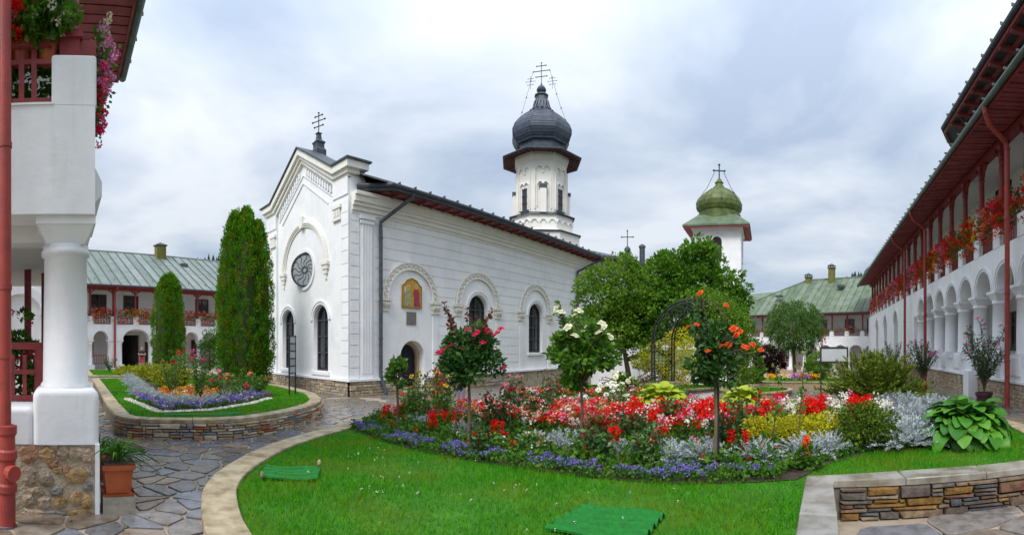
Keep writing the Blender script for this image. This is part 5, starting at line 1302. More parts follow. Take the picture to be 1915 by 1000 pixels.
def boulder(cx_, cz_, w_, h_, seed):
    r = random.Random(seed); n = 11; V_ = []; rad = [r.uniform(.74, 1.16) for _ in range(n)]
    for k_, (s_, d_) in enumerate(((1.0, -.06), (1.0, -.026), (.9, -.012), (.5, -.004))):
        for i in range(n):
            t = 2 * pi * i / n; sq = 1 / max(abs(cos(t)), abs(sin(t))) ** .45
            V_.append((cx_ + w_ / 2 * s_ * rad[i] * cos(t) * sq * .92, cz_ + h_ / 2 * s_ * rad[i] * sin(t) * sq * .92, d_ + (r.uniform(-.005, .005) if k_ > 1 else 0)))
    F_ = [(k_ * n + i, k_ * n + (i + 1) % n, (k_ + 1) * n + (i + 1) % n, (k_ + 1) * n + i) for k_ in range(3) for i in range(n)] + [tuple(range(3 * n, 4 * n))]
    MB(TP).add(V_, F_).build('stone', M['pillarstone'], pb)
for i, (a, b, w_, h_) in enumerate([(-.3, .62, .2, .17), (-.12, .63, .17, .13), (.04, .64, .13, .14), (.17, .63, .15, .13), (.29, .61, .13, .15), (-.07, .53, .12, .1), (-.3, .45, .12, .09), (-.29, .37, .11, .12), (-.14, .37, .15, .13), (-.02, .46, .09, .07), (.07, .475, .07, .07), (.17, .4, .23, .15), (.31, .45, .07, .1), (-.24, .25, .15, .08), (-.03, .25, .12, .09), (-.31, .15, .13, .1), (-.15, .14, .12, .12), (.02, .13, .13, .12), (.17, .17, .12, .13), (.28, .15, .1, .15), (-.27, .03, .2, .07), (-.03, .02, .22, .06), (.2, .02, .25, .075), (.29, .29, .1, .1)]): boulder(a, b, w_ * 1.22, h_ * 1.22, 50 + i)
cm, cc = column_mesh(.245, 1.26, 3.05, .43, .27, 28); cm.materials.append(M['white']); cc.materials.append(M['white'])
for (x, y) in ((.065, 5.2), (.065, 7.4), (.065, 9.6)):
    o = bpy.data.objects.new('column', cm); link(o, pb); o.location = (x + .5, y - 6, 0); q = bpy.data.objects.new('capital', cc); link(q, o)
for y in (7.4, 9.6): MB().box(-.27, .4, y - .33, y + .33, 0, 1.28).build('plinth_block', M['white'], pb)
m = MB(TP); m.box(-2.6, .36, 3.05, 4.15, -.62, .0); m.build('balcony_front', M['white'], pb)
m = MB(TP); m.box(-2.6, -.06, 4.15, 4.17, -.3, .015); m.build('balcony_ledge', M['white'], pb)
m = MB(); m.box(-.3, .36, 5.48, 10.0, 3.05, 4.0); m.build('balcony_side', M['white'], pb)
m = MB(); m.add([(.36, 5.2, 3.25), (.46, 5.2, 3.35), (.46, 5.2, 3.5), (.36, 5.2, 3.7), (.36, 9, 3.25), (.46, 9, 3.35), (.46, 9, 3.5), (.36, 9, 3.7)], [(0, 1, 2, 3), (4, 7, 6, 5), (0, 4, 5, 1), (1, 5, 6, 2), (2, 6, 7, 3)]); m.build('string_course', M['white'], pb)
rounded(-.08, .375, 4.15, 4.66, -.5, .003, .03, M['white'], 'balcony_pier', pb)
m = MB(); m.box(-2.6, .1, 5.45, 10, 2.98, 3.04); m.build('porch_ceiling', M['stucco_in'], pb)
m = MB(); m.box(-2.6, 0.0, 5.3, 5.6, 2.86, 3.05); m.build('lintel', M['stucco_in'], pb)
m = MB(); m.box(-2.8, -2.6, 5, 10, 0, 7); m.build('porch_wall', M['stucco_in'], pb)
m = MB(); m.box(-2.6, -.12, 6.6, 6.75, 4.1, 7); m.build('gallery_wall', M['stucco_in'], pb)
# lower red railing behind the column
m = MB(); m.box(-1.6, .0, 5.42, 5.5, 1.68, 1.76); m.box(-1.6, .0, 5.44, 5.48, 1.4, 1.45); m.box(-1.6, .0, 5.43, 5.49, 1.1, 1.16); rl = m.build('porch_railing', M['red'], pb)
for k in range(11): MB().box(-1.5 + .135 * k, -1.455 + .135 * k, 5.45, 5.475, 1.0, 1.68 if k % 3 == 0 else 1.62).build('baluster', M['red'], rl)
MB().box(-.26, -.19, 5.4, 5.5, .95, 1.7).build('railing_post', M['red'], rl)
for x, y, r_ in ((-.52, 7.9, .06), (-.26, 8.3, .055)): MB().tube([(x, y, 0), (x, y, 3.0)], r_, 10).build('porch_post', M['red'], pb)
m = MB(); m.box(-1.6, 0, 8.1, 8.16, 1.5, 1.56); m.box(-1.6, 0, 8.1, 8.16, .95, 1.0)
for k in range(14): m.box(-1.55 + .11 * k, -1.52 + .11 * k, 8.11, 8.15, 1.0, 1.5)
m.build('rear_railing', M['red'], pb)
# balcony railing, post and eave
TU = frame((0, PYF + .12, 0), (1, 0, 0), (0, -1, 0))
m = MB(TU); m.box(-2.6, -.08, 4.78, 4.86, -.05, .07); m.box(-2.6, -.08, 4.62, 4.67, -.025, .025); m.box(-2.6, -.08, 4.22, 4.27, -.025, .025); rl = m.build('balcony_railing', M['red'], pb)
for k in range(18): MB(TU).box(-2.5 + .13 * k, -2.445 + .13 * k, 4.17, 4.78, -.03, .03).build('baluster', M['red'], rl)
m = MB(TU); m.box(-.0, .21, 4.66, 5.0, -.2, .0); m.box(-.1, .24, 4.9, 4.96, -.24, .03); bp = m.build('balcony_post', M['red'], pb)
m = MB(); m.lathe([(.095, 5.0), (.075, 5.06), (.1, 5.1), (.07, 5.16), (.095, 5.2), (.1, 5.5), (.085, 6.2), (.1, 6.6)], .11, 5.06, 14); m.build('turned_shaft', M['red'], bp)
for k in range(24): MB().box(-.6, 1.12, 4.1 + k * .22, 4.1 + k * .22 + .185, 6.98, 7.01).build('soffit_board', M['soffit'], pb)
m = MB(); m.box(-2.6, 1.12, 4.1, 9.4, 7.02, 7.05); m.box(1.12, 1.16, 4.1, 9.4, 6.93, 7.1); m.box(-.6, 1.16, 9.4, 9.44, 6.93, 7.1); m.build('eave', M['red'], pb)
m = MB(); m.tube([(1.24, 4.05, 7.04), (1.24, 9.46, 7.04)], .08, 10)
for k in range(8): m.box(1.2, 1.36, 4.4 + k * .66, 4.42 + k * .66, 7.1, 7.16)
m.build('gutter', M['gutter'], pb)
m = MB(); m.add([(1.2, 4.05, 7.1), (1.2, 9.46, 7.1), (-2.6, 9.46, 9), (-2.6, 4.05, 9)], [(0, 1, 2, 3)]); m.build('roof', M['greentin'], pb)
# drainpipe with cast boot at the porch corner
m = MB(); px0, py0 = -.515, 4.55
m.lathe([(.058, .95), (.058, 7.0)], px0, py0, 16)
for z in (1.6, 2.25, 3.6, 5.0): m.lathe([(.066, z), (.066, z + .05)], px0, py0, 16)
m.lathe([(.085, .0), (.083, .32), (.1, .34), (.1, .40), (.083, .42), (.083, .63), (.1, .65), (.1, .72), (.083, .74), (.08, .86), (.098, .89), (.098, .96), (.06, .97)], px0 + .015, py0, 18)
dp = m.build('drainpipe', M['redpipe'], pb)
m = MB(); m.tube([(px0 + .05, py0 - .06, .53), (px0 + .1, py0 - .12, .53)], .075, 14); m.build('cleaning_cap', M['redpipe'], dp)
# far white arcade seen through the porch
m = MB(); m.box(-4.5, -.05, 13.6, 13.9, 0, 7); fw = m.build('back_wall', M['white'], pb)
TB = frame((0, 13.6, 0), (1, 0, 0), (0, -1, 0))
for c in (-1.1, -2.9):
    m = MB(TB); m.strip(arch_pts(c, .62, 2.6, 14), arch_pts(c, .85, 2.6, 14), .0, .12); m.box(c + .62, c + 1.1, 1.2, 2.6, .0, .2); m.box(c + .55, c + 1.2, 2.6, 2.8, 0, .3); m.build('blind_arch', M['white'], pb)
# ------------------------------------------------------------------ trees
def trunk_mesh(paths):
    m = MB()
    for pts, r in paths: m.tube(pts, r, 8)
    return m
def broad_tree(name, x, y, z, label, ells, nclump, rc, nleaf, lsize, mat, trunks, group=None, lo=.55, asp=.62):
    r = root(name, (x, y, z), label, 'tree', group)
    trunk_mesh(trunks).build('trunk', M['bark'], r, True)
    P, A = clumps(ells, nclump, rc, nleaf, RNG, lo)
    leaves('crown', P, A, lsize * RNG.uniform(.6, 1.25, len(P)), mat, r, asp)
    return r
def lobe(px, d_, zc, r, rz): q = polar(px, d_); return ((q[0], q[1], zc), (r, r, rz))
x, y = polar(1285, 22.3); z = gz(x) + .17
broad_tree('maple_tree', x, y, z, 'large dark green broad-leaved tree behind the iron rose arch', [lobe(1290, 22.4, 4.95, 1.5, 1.65), lobe(1240, 22, 4.4, 1.4, 1.5), lobe(1345, 22.6, 4.0, 1.25, 1.6), lobe(1275, 21.6, 3.2, 1.8, 1.4), lobe(1215, 21.6, 3.3, 1.3, 1.3), lobe(1340, 22.2, 2.9, 1.3, 1.2), lobe(1300, 22.4, 5.7, .8, .9), lobe(1368, 22.6, 3.4, .8, 1.1)], 300, .5, 105, .19, LEAF['maple'],
           [([(x + .2, y + 1.2, z), (x - .1, y + .8, 1.4), (x, y + .2, 2.6), (x, y, 4.8)], [.2, .17, .14, .05]), ([(x - .1, y + .8, 1.2), (x - .4, y + 2.0, 2.1), (x - .5, y + 2.8, 3.6)], [.14, .11, .04]), ([(x, y + .2, 2.2), (x, y - 1.3, 3.6), (x, y - 1.8, 4.8)], [.12, .09, .03])])
x, y = polar(1160, 20.5); z = gz(x) + .17
broad_tree('linden_tree', x, y, z, 'lighter green leafy tree close to the church wall, beside the larger dark one', [lobe(1118, 20.4, 3.5, .95, 1.5), lobe(1165, 20.6, 4.0, 1.15, 1.6), lobe(1200, 20.8, 4.4, .9, 1.3), lobe(1105, 20, 2.4, .75, .9), lobe(1150, 20, 2.4, 1.0, 1.0), lobe(1195, 20.2, 2.6, .9, 1.1)], 150, .42, 105, .15, LEAF['maplel'],
           [([(x, y - .5, z), (x, y - .2, 1.5), (x, y, 3.4)], [.13, .1, .04]), ([(x, y - .3, 1.2), (x + .1, y - 1.6, 1.6), (x + .1, y - 2.4, 2.6)], [.1, .08, .03]), ([(x, y - .2, 1.6), (x, y + .9, 3.2)], [.07, .02])])
# weeping silver willow by the far arcade
x, y = polar(1487, 36); z = gz(x) + .4
wr = root('willow_tree', (x, y, z), 'wispy grey-green willow in front of the far arcade', 'tree')
trunk_mesh([([(x, y, z), (x, y + .1, 1.5), (x, y, 3.2)], [.13, .11, .05]), ([(x, y + .1, 1.5), (x, y + 1, 3.4)], [.07, .02]), ([(x, y, 1.8), (x, y - 1.1, 3.4)], [.07, .02])]).build('trunk', M['bark'], wr)
P, A = [], []
for k in range(680):
    c, d = shell(1, (x, y, 3.5), (2.0, 2.15, 1.95), .3); c = c[0]; n = 30
    t = np.linspace(0, 1, n)[:, None]; dr = np.array([d[0][0] * .8, d[0][1] * .8, .15]); ln = RNG.uniform(.5, 1.1)
    P.append(c + dr * t * ln * .6 + np.array([0, 0, -1]) * ln * .75 * t ** 1.8 + RNG.normal(size=(n, 3)) * .035); A.append(np.tile(dr * .5 + np.array([0, 0, -.9]), (n, 1)) + RNG.normal(size=(n, 3)) * .4)
P = np.concatenate(P); leaves('crown', P, np.concatenate(A), .2 * RNG.uniform(.6, 1.2, len(P)), LEAF['willow'], wr, .26)

def thuja(x, y, z, h, r, label, n, stems, twist=0.0):
    """columnar conifer of fused upright stems with dense flat sprays"""
    rt = root('thuja_tree', (x, y, z), label, 'tree', 'columnar thujas beside the church front')
    trunk_mesh([([(x + sx * .6, y + sy * .6, z), (x + sx * .9, y + sy * .9, z + h * .8)], [.1, .03]) for sx, sy, _, _ in stems]).build('trunk', M['bark'], rt)
    for nm, mat, share in (('crown', LEAF['thuja'], .68), ('bronze_sprays', LEAF['thujaold'], .32)):
        P, A, S = [], [], []
        for sx, sy, sr, sh in stems:
            k = int(n * share * sr / sum(q[2] for q in stems))
            k = max(20, k // 34); t = RNG.uniform(0, 1, k) ** .9; a = RNG.uniform(0, 2 * pi, k)
            if nm != 'crown':   # bronzed growth sits in patches
                keep = np.sin(a * 3 + t * 9) + np.sin(t * 17 + a) * .7 > -.35; t, a = t[keep], a[keep]
            prof = np.interp(t, [0, .04, .2, .5, .75, .9, 1], [.74, .9, 1, .97, .8, .52, .06])
            rr = r * sr * prof * (1 + .05 * np.sin(a * 5 + t * 23) + RNG.normal(0, .045, len(t)))
            C_ = np.stack([x + sx + rr * np.cos(a), y + sy + rr * np.sin(a), z + .12 + t * (h * sh - .12)], 1)
            o_ = np.stack([np.cos(a), np.sin(a), np.full(len(t), .55)], 1)
            for c_, d_, t_ in zip(C_, o_, t):
                q, e_ = shell(34, c_, np.array([.1, .1, .17]) * RNG.uniform(.7, 1.3), .3)
                P.append(q); A.append(e_ * .5 + d_ + np.array([0, 0, .5 + .6 * t_]) + RNG.normal(size=(34, 3)) * .3); S.append(.085 * RNG.uniform(.5, 1.3, 34) * (1.5 if t_ > .88 else 1))
        leaves(nm, np.concatenate(P), np.concatenate(A), np.concatenate(S), mat, rt, .42)
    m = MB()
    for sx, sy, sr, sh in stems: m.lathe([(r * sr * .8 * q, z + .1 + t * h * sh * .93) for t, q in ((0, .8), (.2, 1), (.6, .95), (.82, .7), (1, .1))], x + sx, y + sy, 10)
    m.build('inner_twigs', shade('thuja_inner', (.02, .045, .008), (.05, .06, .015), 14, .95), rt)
x, y = site(458, 716, .36); thuja(x, y, .36, 6.55, .72, 'tallest columnar thuja with bronze patches, beside the church front', 120000, [(-.28, .15, .95, .985), (.12, .1, .92, 1), (.42, -.22, .8, .92), (-.08, -.25, .9, .94), (-.4, .28, .72, .9), (.2, -.15, .85, .9)])
x, y = site(313, 694, .34); thuja(x, y, .34, 5.6, .74, 'smaller fresh green columnar thuja in front of the arched passage', 60000, [(-.1, .1, 1, .97), (.2, 0, .9, 1), (.35, -.1, .8, .95)])
# leafy young tree beside the far arcade, near the tall thuja
x, y = site(392, 693, .3); rt = root('young_tree', (x, y, .3), 'small bushy green tree before the white arcade, left of the tallest thuja', 'tree')
trunk_mesh([([(x, y, .3), (x, y, 2.2)], [.05, .02])]).build('trunk', M['bark'], rt); P, A = clumps([((x, y, 1.35), (.8, .8, 1.0)), ((x + .2, y, 2.3), (.45, .45, .7))], 60, .28, 60); leaves('crown', P, A, .12 * RNG.uniform(.6, 1.2, len(P)), LEAF['green'], rt, .6)

# ------------------------------------------------------------------ garden plants
def shrub(name, x, y, z, r, h, mat, label, cat='shrub', n=26, nl=70, size=.07, rc=None, group=None, asp=.55):
    rt = root(name, (x, y, z), label, cat, group)
    trunk_mesh([([(x + .012 * cos(k * 2.1), y + .012 * sin(k * 2.1), z), (x + r * .5 * cos(k * 2.1), y + r * .5 * sin(k * 2.1), z + h * .6)], [.014, .005]) for k in range(4)]).build('stem', M['bark'], rt)
    P, A = clumps([((x, y, z + h * .52), (r, r, h * .48))], n, rc or r * .34, nl, RNG, .35)
    k = P[:, 2] > z + .01; P, A = P[k], A[k]
    leaves('foliage', P, A, size * RNG.uniform(.6, 1.25, len(P)), mat, rt, asp)
    return rt
def with_blooms(rt, color, n, c, r, size, z0=None):
    for _ in range(n):
        d = unit(RNG.normal(size=3) + np.array([-.5, -.2, .5])); bloom(color, rt, np.asarray(c) + d * np.asarray(r) * RNG.uniform(.9, 1.08), size * random.uniform(.75, 1.15), (random.uniform(-.5, .5), random.uniform(-1.1, -.1), random.uniform(-.8, .8)))
Z = .37
def standard_rose(px, py, ztop, cr, ch, mat, label, color, nb, bsize, trunkmat, leafn=46, stake=False, spread=None, shoots=0, crown_z=None, nl=70, ls=.075):
    x, y = site(px, py, Z)
    rt = root('rose_tree', (x, y, Z), label, 'rose')
    zc = crown_z or ztop - ch * .55
    m = MB(); m.tube([(x, y, Z), (x + .015, y - .01, (Z + zc) / 2), (x, y, zc - ch * .25)], [.022, .019, .018], 7)
    for k in range(7):
        a = k * .9; m.tube([(x, y, zc - ch * .38), (x + cr * .35 * cos(a), y + cr * .35 * sin(a), zc - ch * .1), (x + cr * .6 * cos(a), y + cr * .6 * sin(a), zc + ch * .25)], [.012, .008, .003], 5)
    m.build('stem', trunkmat, rt)
    if stake: MB().tube([(x + .04, y - .03, Z), (x + .03, y - .025, zc + .1)], .016, 6).build('stake', M['iron'], rt)
    P, A = clumps([((x, y, zc - ch * .14), (cr * .7, cr * .7, ch * .3)), ((x + cr * .15, y - cr * .25, zc + ch * .08), (cr * .8, cr * .75, ch * .34)), ((x - cr * .1, y + cr * .35, zc + ch * .1), (cr * .75, cr * .65, ch * .3)), ((x, y, zc + ch * .3), (cr * .5, cr * .6, ch * .24))], leafn, cr * .27, nl, RNG, .3)
    leaves('crown', P, A, ls * RNG.uniform(.6, 1.2, len(P)), mat, rt, .62)
    P, A = [], []
    m = MB()
    for _ in range(shoots):
        a = random.uniform(0, 2 * pi); d = np.array([cos(a) * .45, sin(a) * .45, random.uniform(.7, 1.2)]); s0 = np.array([x, y, zc]) + d * np.array([cr, cr, ch * .35]) * .6; ln = random.uniform(.25, .5)
        m.tube([s0, s0 + d * ln], [.006, .003], 4)
        for t in np.linspace(.1, 1, 9):
            for _k in range(4): P.append(s0 + d * ln * t); A.append(RNG.normal(size=3) + d * .4)
    if shoots:
        m.build('shoot', M['bark'], rt); leaves('young_leaves', np.array(P), np.array(A), .065, LEAF['redleaf'] if color == 'crimson' else mat, rt, .55)
    for k in range(nb):
        a = random.uniform(0, 2 * pi); e_ = random.uniform(.1, 1.2)
        c = np.array([x + cr * 1.05 * cos(a) * cos(e_), y + cr * 1.05 * sin(a) * cos(e_), zc + ch * .5 * sin(e_) + random.uniform(-.02, .2)])
        if spread is not None: c = np.array([x, y, 0]) + spread(k)
        bloom(color, rt, c, bsize * random.uniform(.75, 1.15), (random.uniform(-.4, .4), random.uniform(-1.0, -.2), random.uniform(-.7, .7)))
        MB().tube([c - [0, 0, .01], (c + np.array([x, y, zc])) / 2], [.005, .006], 4).build('flower_stalk', M['bark'], rt)
    return rt
def face(px, py, d):   # a point in space at that bearing and height, d metres away
    b = beta(px); return np.array([d * cos(b), d * sin(b), EYE + (HZ - py) * d / F])
standard_rose(742, 812, 1.55, .2, .42, LEAF['roselight'], 'young flowerless standard rose with thin stem before the church door', 'crimson', 0, .05, M['bark'], 16, nl=26, ls=.085)
x, y = site(876, 835, Z); d = hypot(x, y)
def spots(lst, d): return lambda k: face(lst[k % len(lst)][0], lst[k % len(lst)][1], d + random.uniform(-.35, .05)) - np.array([x, y, 0])
L1 = [(875, 616), (893, 621), (910, 616), (922, 628), (930, 622), (937, 615), (866, 652), (903, 641), (827, 656), (835, 650), (820, 660), (941, 688), (888, 626), (915, 622), (845, 645)]
standard_rose(876, 835, 1.98, .44, .8, LEAF['rose'], 'round dark-leaved standard rose with crimson blooms and bronze shoots', 'crimson', len(L1), .053, M['stake'], 60, spread=spots(L1, d), shoots=12, nl=75)
x, y = site(1086, 850, Z); d = hypot(x, y)
L2 = [(1042, 578), (1050, 584), (1082, 582), (1074, 590), (1102, 610), (1125, 605), (1120, 622), (1088, 620), (1075, 628), (1140, 630), (1062, 612), (1130, 612)]
standard_rose(1086, 850, 2.02, .38, .86, LEAF['roselight'], 'tall standard rose with cream-white blooms and dark lower crown', 'cream', len(L2), .062, M['bark'], 46, spread=spots(L2, d), shoots=18, nl=75, ls=.09)
x, y = site(1337, 878, Z); d = hypot(x, y)
L3 = [(1298, 610), (1287, 612), (1303, 607), (1324, 657), (1372, 615), (1384, 620), (1378, 626), (1391, 648), (1397, 650), (1362, 645), (1350, 648), (1408, 645), (1423, 655), (1358, 571), (1310, 548)]
standard_rose(1337, 878, 2.02, .3, .8, LEAF['rose'], 'staked standard rose with large orange-red blooms before the iron arch', 'orange', len(L3), .045, M['stake'], 34, stake=True, spread=spots(L3, d), shoots=4, nl=50, ls=.085)

def miller(x, y, z, s, label, n=70):
    rt = root('dusty_miller', (x, y, z), label, 'foliage plant', 'silver foliage plants')
    fronds('silver_leaves', (x, y, z + .02), int(n * 1.3), .34 * s, LEAF['silver'], rt, (.25, 1.45), 13, .036 * s, .25, .3, .12 * s)
    return rt
DM = [(703, 792, .9, 'at the near tip of the rose bed'), (775, 806, 1.0, 'beside the young standard rose'), (858, 822, .95, 'left of the crimson rose stem'), (905, 828, .8, 'right of the crimson rose stem'), (988, 842, .9, 'midway between the crimson and cream roses'), (1050, 850, 1.15, 'just left of the cream rose stem'), (1150, 858, .8, 'right of the cream rose stem'), (1248, 872, 1.1, 'above the violet border, left of the orange rose'), (1308, 872, 1.15, 'at the foot of the orange rose'), (1415, 872, 1.1, 'right of the orange rose stem'), (1505, 862, 1.1, 'by the corner of the grey coping'), (1550, 855, 1.15, 'in front of the golden shrubs'), (1580, 838, .95, 'left of the dark clipped bush')]
for px, py, s, w_ in DM:
    x, y = site(px, py, Z); miller(x + .12, y, Z, s * .92, 'silver-grey dusty miller ' + w_)
for k, (px, py, s, w_) in enumerate([(1690, 838, 1.25, 'front clump beside the big hosta'), (1722, 826, 1.15, 'second clump beside the big hosta'), (1668, 800, 1.2, 'behind the dark clipped bush'), (1715, 795, 1.3, 'in the middle of the silver drift'), (1690, 770, 1.3, 'under the feathery cypress'), (1740, 772, 1.2, 'at the back of the silver drift'), (1655, 765, 1.0, 'at the tip of the red flower stripes')]):
    x, y = site(px, py, Z); miller(x, y, Z, s * 1.15, 'silver-grey dusty miller ' + w_, 95)

# violet edging, mass bedding: nobody could count these
def carpet(name, poly, z, n, hgt, label, petalsets, leaf='green', leafn=1.0, ls=.05, psize=.03, per=10, pr=.035, lump=.25):
    p = scatter(poly, int(n * leafn)); zz = z + hgt * RNG.uniform(.2, 1, len(p)) * (1 - lump + lump * np.sin(p[:, 0] * 9) * np.sin(p[:, 1] * 8))
    o = tag(leaves(name, np.c_[p, zz], RNG.normal(size=(len(p), 3)) + [0, 0, .5], ls * RNG.uniform(.6, 1.3, len(p)), LEAF[leaf], None, .7), label, 'flowers', kind='stuff')
    for c, cnt, mask in petalsets:
        p = scatter(poly, cnt)
        if mask is not None: p = p[mask(p[:, 0], p[:, 1])]
        if not len(p): continue
        zz = z + hgt * (.8 + .35 * RNG.random(len(p))) * (1 - lump + lump * np.sin(p[:, 0] * 9) * np.sin(p[:, 1] * 8))
        P, A, S = petals(np.c_[p, zz], pr, per, psize)
        v, f = leaf_arrays(P, A, S, .85); q = mobj('blossoms', npmesh('blossoms', v, f), PET[c], o); q['kind'] = 'stuff'
    return o
front = np.array([(4.6, 6.6), (4.3, 5.6), (4.24, 4.6), (4.3, 3.6), (4.4, 2.4), (4.52, 1.4), (4.86, .35)]); back = front + [(.32, 0)]
carpet('ageratum_border', np.vstack([front - [(.05, 0)], back[::-1]]), Z, 5200, .14, 'violet ageratum edging along the front of the rose bed', [('violet', 700, lambda x, y: np.sin(y * 5.1 + 1) + .6 * np.sin(y * 11) + .8 * np.sin(x * 17) > -.3)], ls=.045, psize=.02, per=14, pr=.028)
carpet('bedding_foliage', np.array([(4.55, 6.6), (4.6, 4.6), (4.7, 2.4), (5.1, .5), (6.4, .4), (6.0, 2.6), (5.7, 4.6), (5.6, 6.9)]), Z, 8500, .26, 'low green bedding plants with scattered red and white blooms between the roses', [('red', 46, None), ('salmon', 22, None), ('white', 14, None)], ls=.065, psize=.03, per=12, pr=.05, lump=.4)
R1 = np.array([(5.7, 4.9), (5.9, 3.2), (6.2, 1.9), (6.7, .9), (7.6, .65), (8.2, 1.6), (7.9, 3.2), (7.2, 4.7), (6.4, 5.4)])
stripe = lambda f: (lambda x, y: f(x, y))
carpet('begonia_mass', R1, Z, 9000, .42, 'broad drift of red, pink and white begonias in the middle of the rose bed', [
  ('red', 2100, lambda x, y: (y < 3.2) & (np.sin(x * 7 + y * 2) > -.55)), ('salmon', 330, lambda x, y: y > 2.8), ('white', 380, lambda x, y: (np.sin(x * 7 + y * 2) < -.3) | (y > 3.4)), ('pink', 380, lambda x, y: np.sin(x * 3.1 + y * 4) > .3), ('red', 1100, lambda x, y: (y > 3.0) & (np.sin(y * 6 + x * 3) > .0))], ls=.05, psize=.042, per=9, pr=.05)
R2 = np.array([(8.2, 1.0), (8.8, -.6), (8.3, -1.25), (7.1, -1.15), (7.2, .3), (7.5, .8)])
carpet('begonia_stripes', R2, Z, 3400, .5, 'red and white striped flower rows beside the golden shrubs', [('red', 1300, lambda x, y: np.sin(y * 8.5 + x * 1.0) > .15), ('white', 500, lambda x, y: np.sin(y * 8.5 + x * 1.0) < -.35), ('pink', 200, lambda x, y: np.abs(np.sin(y * 8.5 + x * 1.0)) < .3)], ls=.05, psize=.042, per=9, pr=.05)
R3 = np.array([(8.3, 4.6), (8.6, 2.6), (9.2, 1.2), (10.4, 1.6), (10.2, 3.6), (9, 5.6), (7.6, 6.6), (6.8, 6.2)])
carpet('begonia_back_row', R3, Z, 4800, .3, 'rear rows of white and red flowers towards the iron arch', [('white', 380, lambda x, y: np.sin(x * 5) > 0), ('red', 380, lambda x, y: np.sin(x * 5) < .1), ('pink', 90, None)], ls=.055, psize=.045, per=8, pr=.05)
R4 = np.array([(5.6, 7.0), (5.6, 5.2), (6.4, 5.5), (7.5, 6.6), (6.6, 7.1)])
carpet('bedding_foliage', R4, Z, 2600, .32, 'mixed green bedding with red salvias at the church end of the bed', [('red', 110, None), ('salmon', 60, None), ('violet', 60, None)], ls=.06, psize=.035, per=10, pr=.05, lump=.4)
carpet('bedding_foliage', np.array([(4.75, 1.0), (5.0, .3), (5.65, -.15), (6.1, -.7), (6.2, -1.5), (6.7, -1.3), (6.5, .3), (5.6, .9)]), Z, 4200, .16, 'low green edging plants by the grey coping corner', [('violet', 60, None), ('salmon', 18, None)], ls=.055, psize=.024, per=10, pr=.03, lump=.4)
# red salvia plants
def salvia(px, py, label, color='red', n=5, h=.3):
    x, y = site(px, py, Z); rt = root('salvia', (x, y, Z), label, 'flower', 'salvias in the rose bed')
    P, A = clumps([((x, y, Z + .13), (.13, .13, .13))], 9, .07, 26); leaves('foliage', P, A, .06, LEAF['green'], rt, .6)
    C_ = []
    for k in range(n):
        bx, by = RNG.normal(0, .055, 2)
        for t in np.linspace(.55, 1.1, 7): C_.append((x + bx, y + by, Z + h * t))
    p, a, s = petals(C_, .026, 9, .035); leaves('flower_spikes', p, a, s, PET[color], rt, .6)['kind'] = 'stuff'
for px, py, w_ in [(720, 797, 'at the near tip of the rose bed'), (748, 793, 'behind the young standard rose'), (805, 815, 'between two silver clumps near the bed tip'), (832, 812, 'left of the crimson rose stem'), (930, 835, 'right of the crimson rose stem'), (1093, 853, 'at the foot of the cream rose'), (1148, 850, 'right of the cream rose'), (1232, 852, 'midway to the orange rose'), (1382, 862, 'right of the orange rose stem'), (1512, 875, 'near the corner of the grey coping')]:
    salvia(px, py, 'clump of bright red salvia spikes ' + w_, 'orange' if px == 1512 else 'red')
# thin-stemmed rose bushes between the standards
def rose_bush(px, py, h, r, label, color, nb, mat='rose', shoots=7, red=.4, bs=.045):
    x, y = site(px, py, Z); rt = root('rose_bush', (x, y, Z), label, 'rose')
    m = MB(); P, A, Q, B_ = [], [], [], []
    for k in range(shoots):
        a = random.uniform(0, 2 * pi); tip = np.array([x + r * cos(a) * random.uniform(.3, 1), y + r * sin(a) * random.uniform(.3, 1), Z + h * random.uniform(.7, 1)])
        pts = [np.array([x, y, Z]), (np.array([x, y, Z]) + tip) / 2 + [0.03 * cos(a), .03 * sin(a), .05], tip]; m.tube(pts, [.009, .006, .003], 4)
        for t in np.linspace(.2, 1, 13):
            p = pts[0] * (1 - t) ** 2 + 2 * pts[1] * t * (1 - t) + pts[2] * t * t
            for _k in range(5):
                (Q if (t > .75 and random.random() < red) else P).append(p + RNG.normal(size=3) * .045); 
        B_.append(tip)
    m.build('stem', M['bark'], rt)
    leaves('foliage', np.array(P), RNG.normal(size=(len(P), 3)), .07 * RNG.uniform(.6, 1.2, len(P)), LEAF[mat], rt, .6)
    if Q: leaves('young_leaves', np.array(Q), RNG.normal(size=(len(Q), 3)), .055, LEAF['redleaf'], rt, .55)
    for k in range(nb): bloom(color, rt, B_[k % len(B_)] + RNG.normal(size=3) * .03, bs * random.uniform(.75, 1.15))
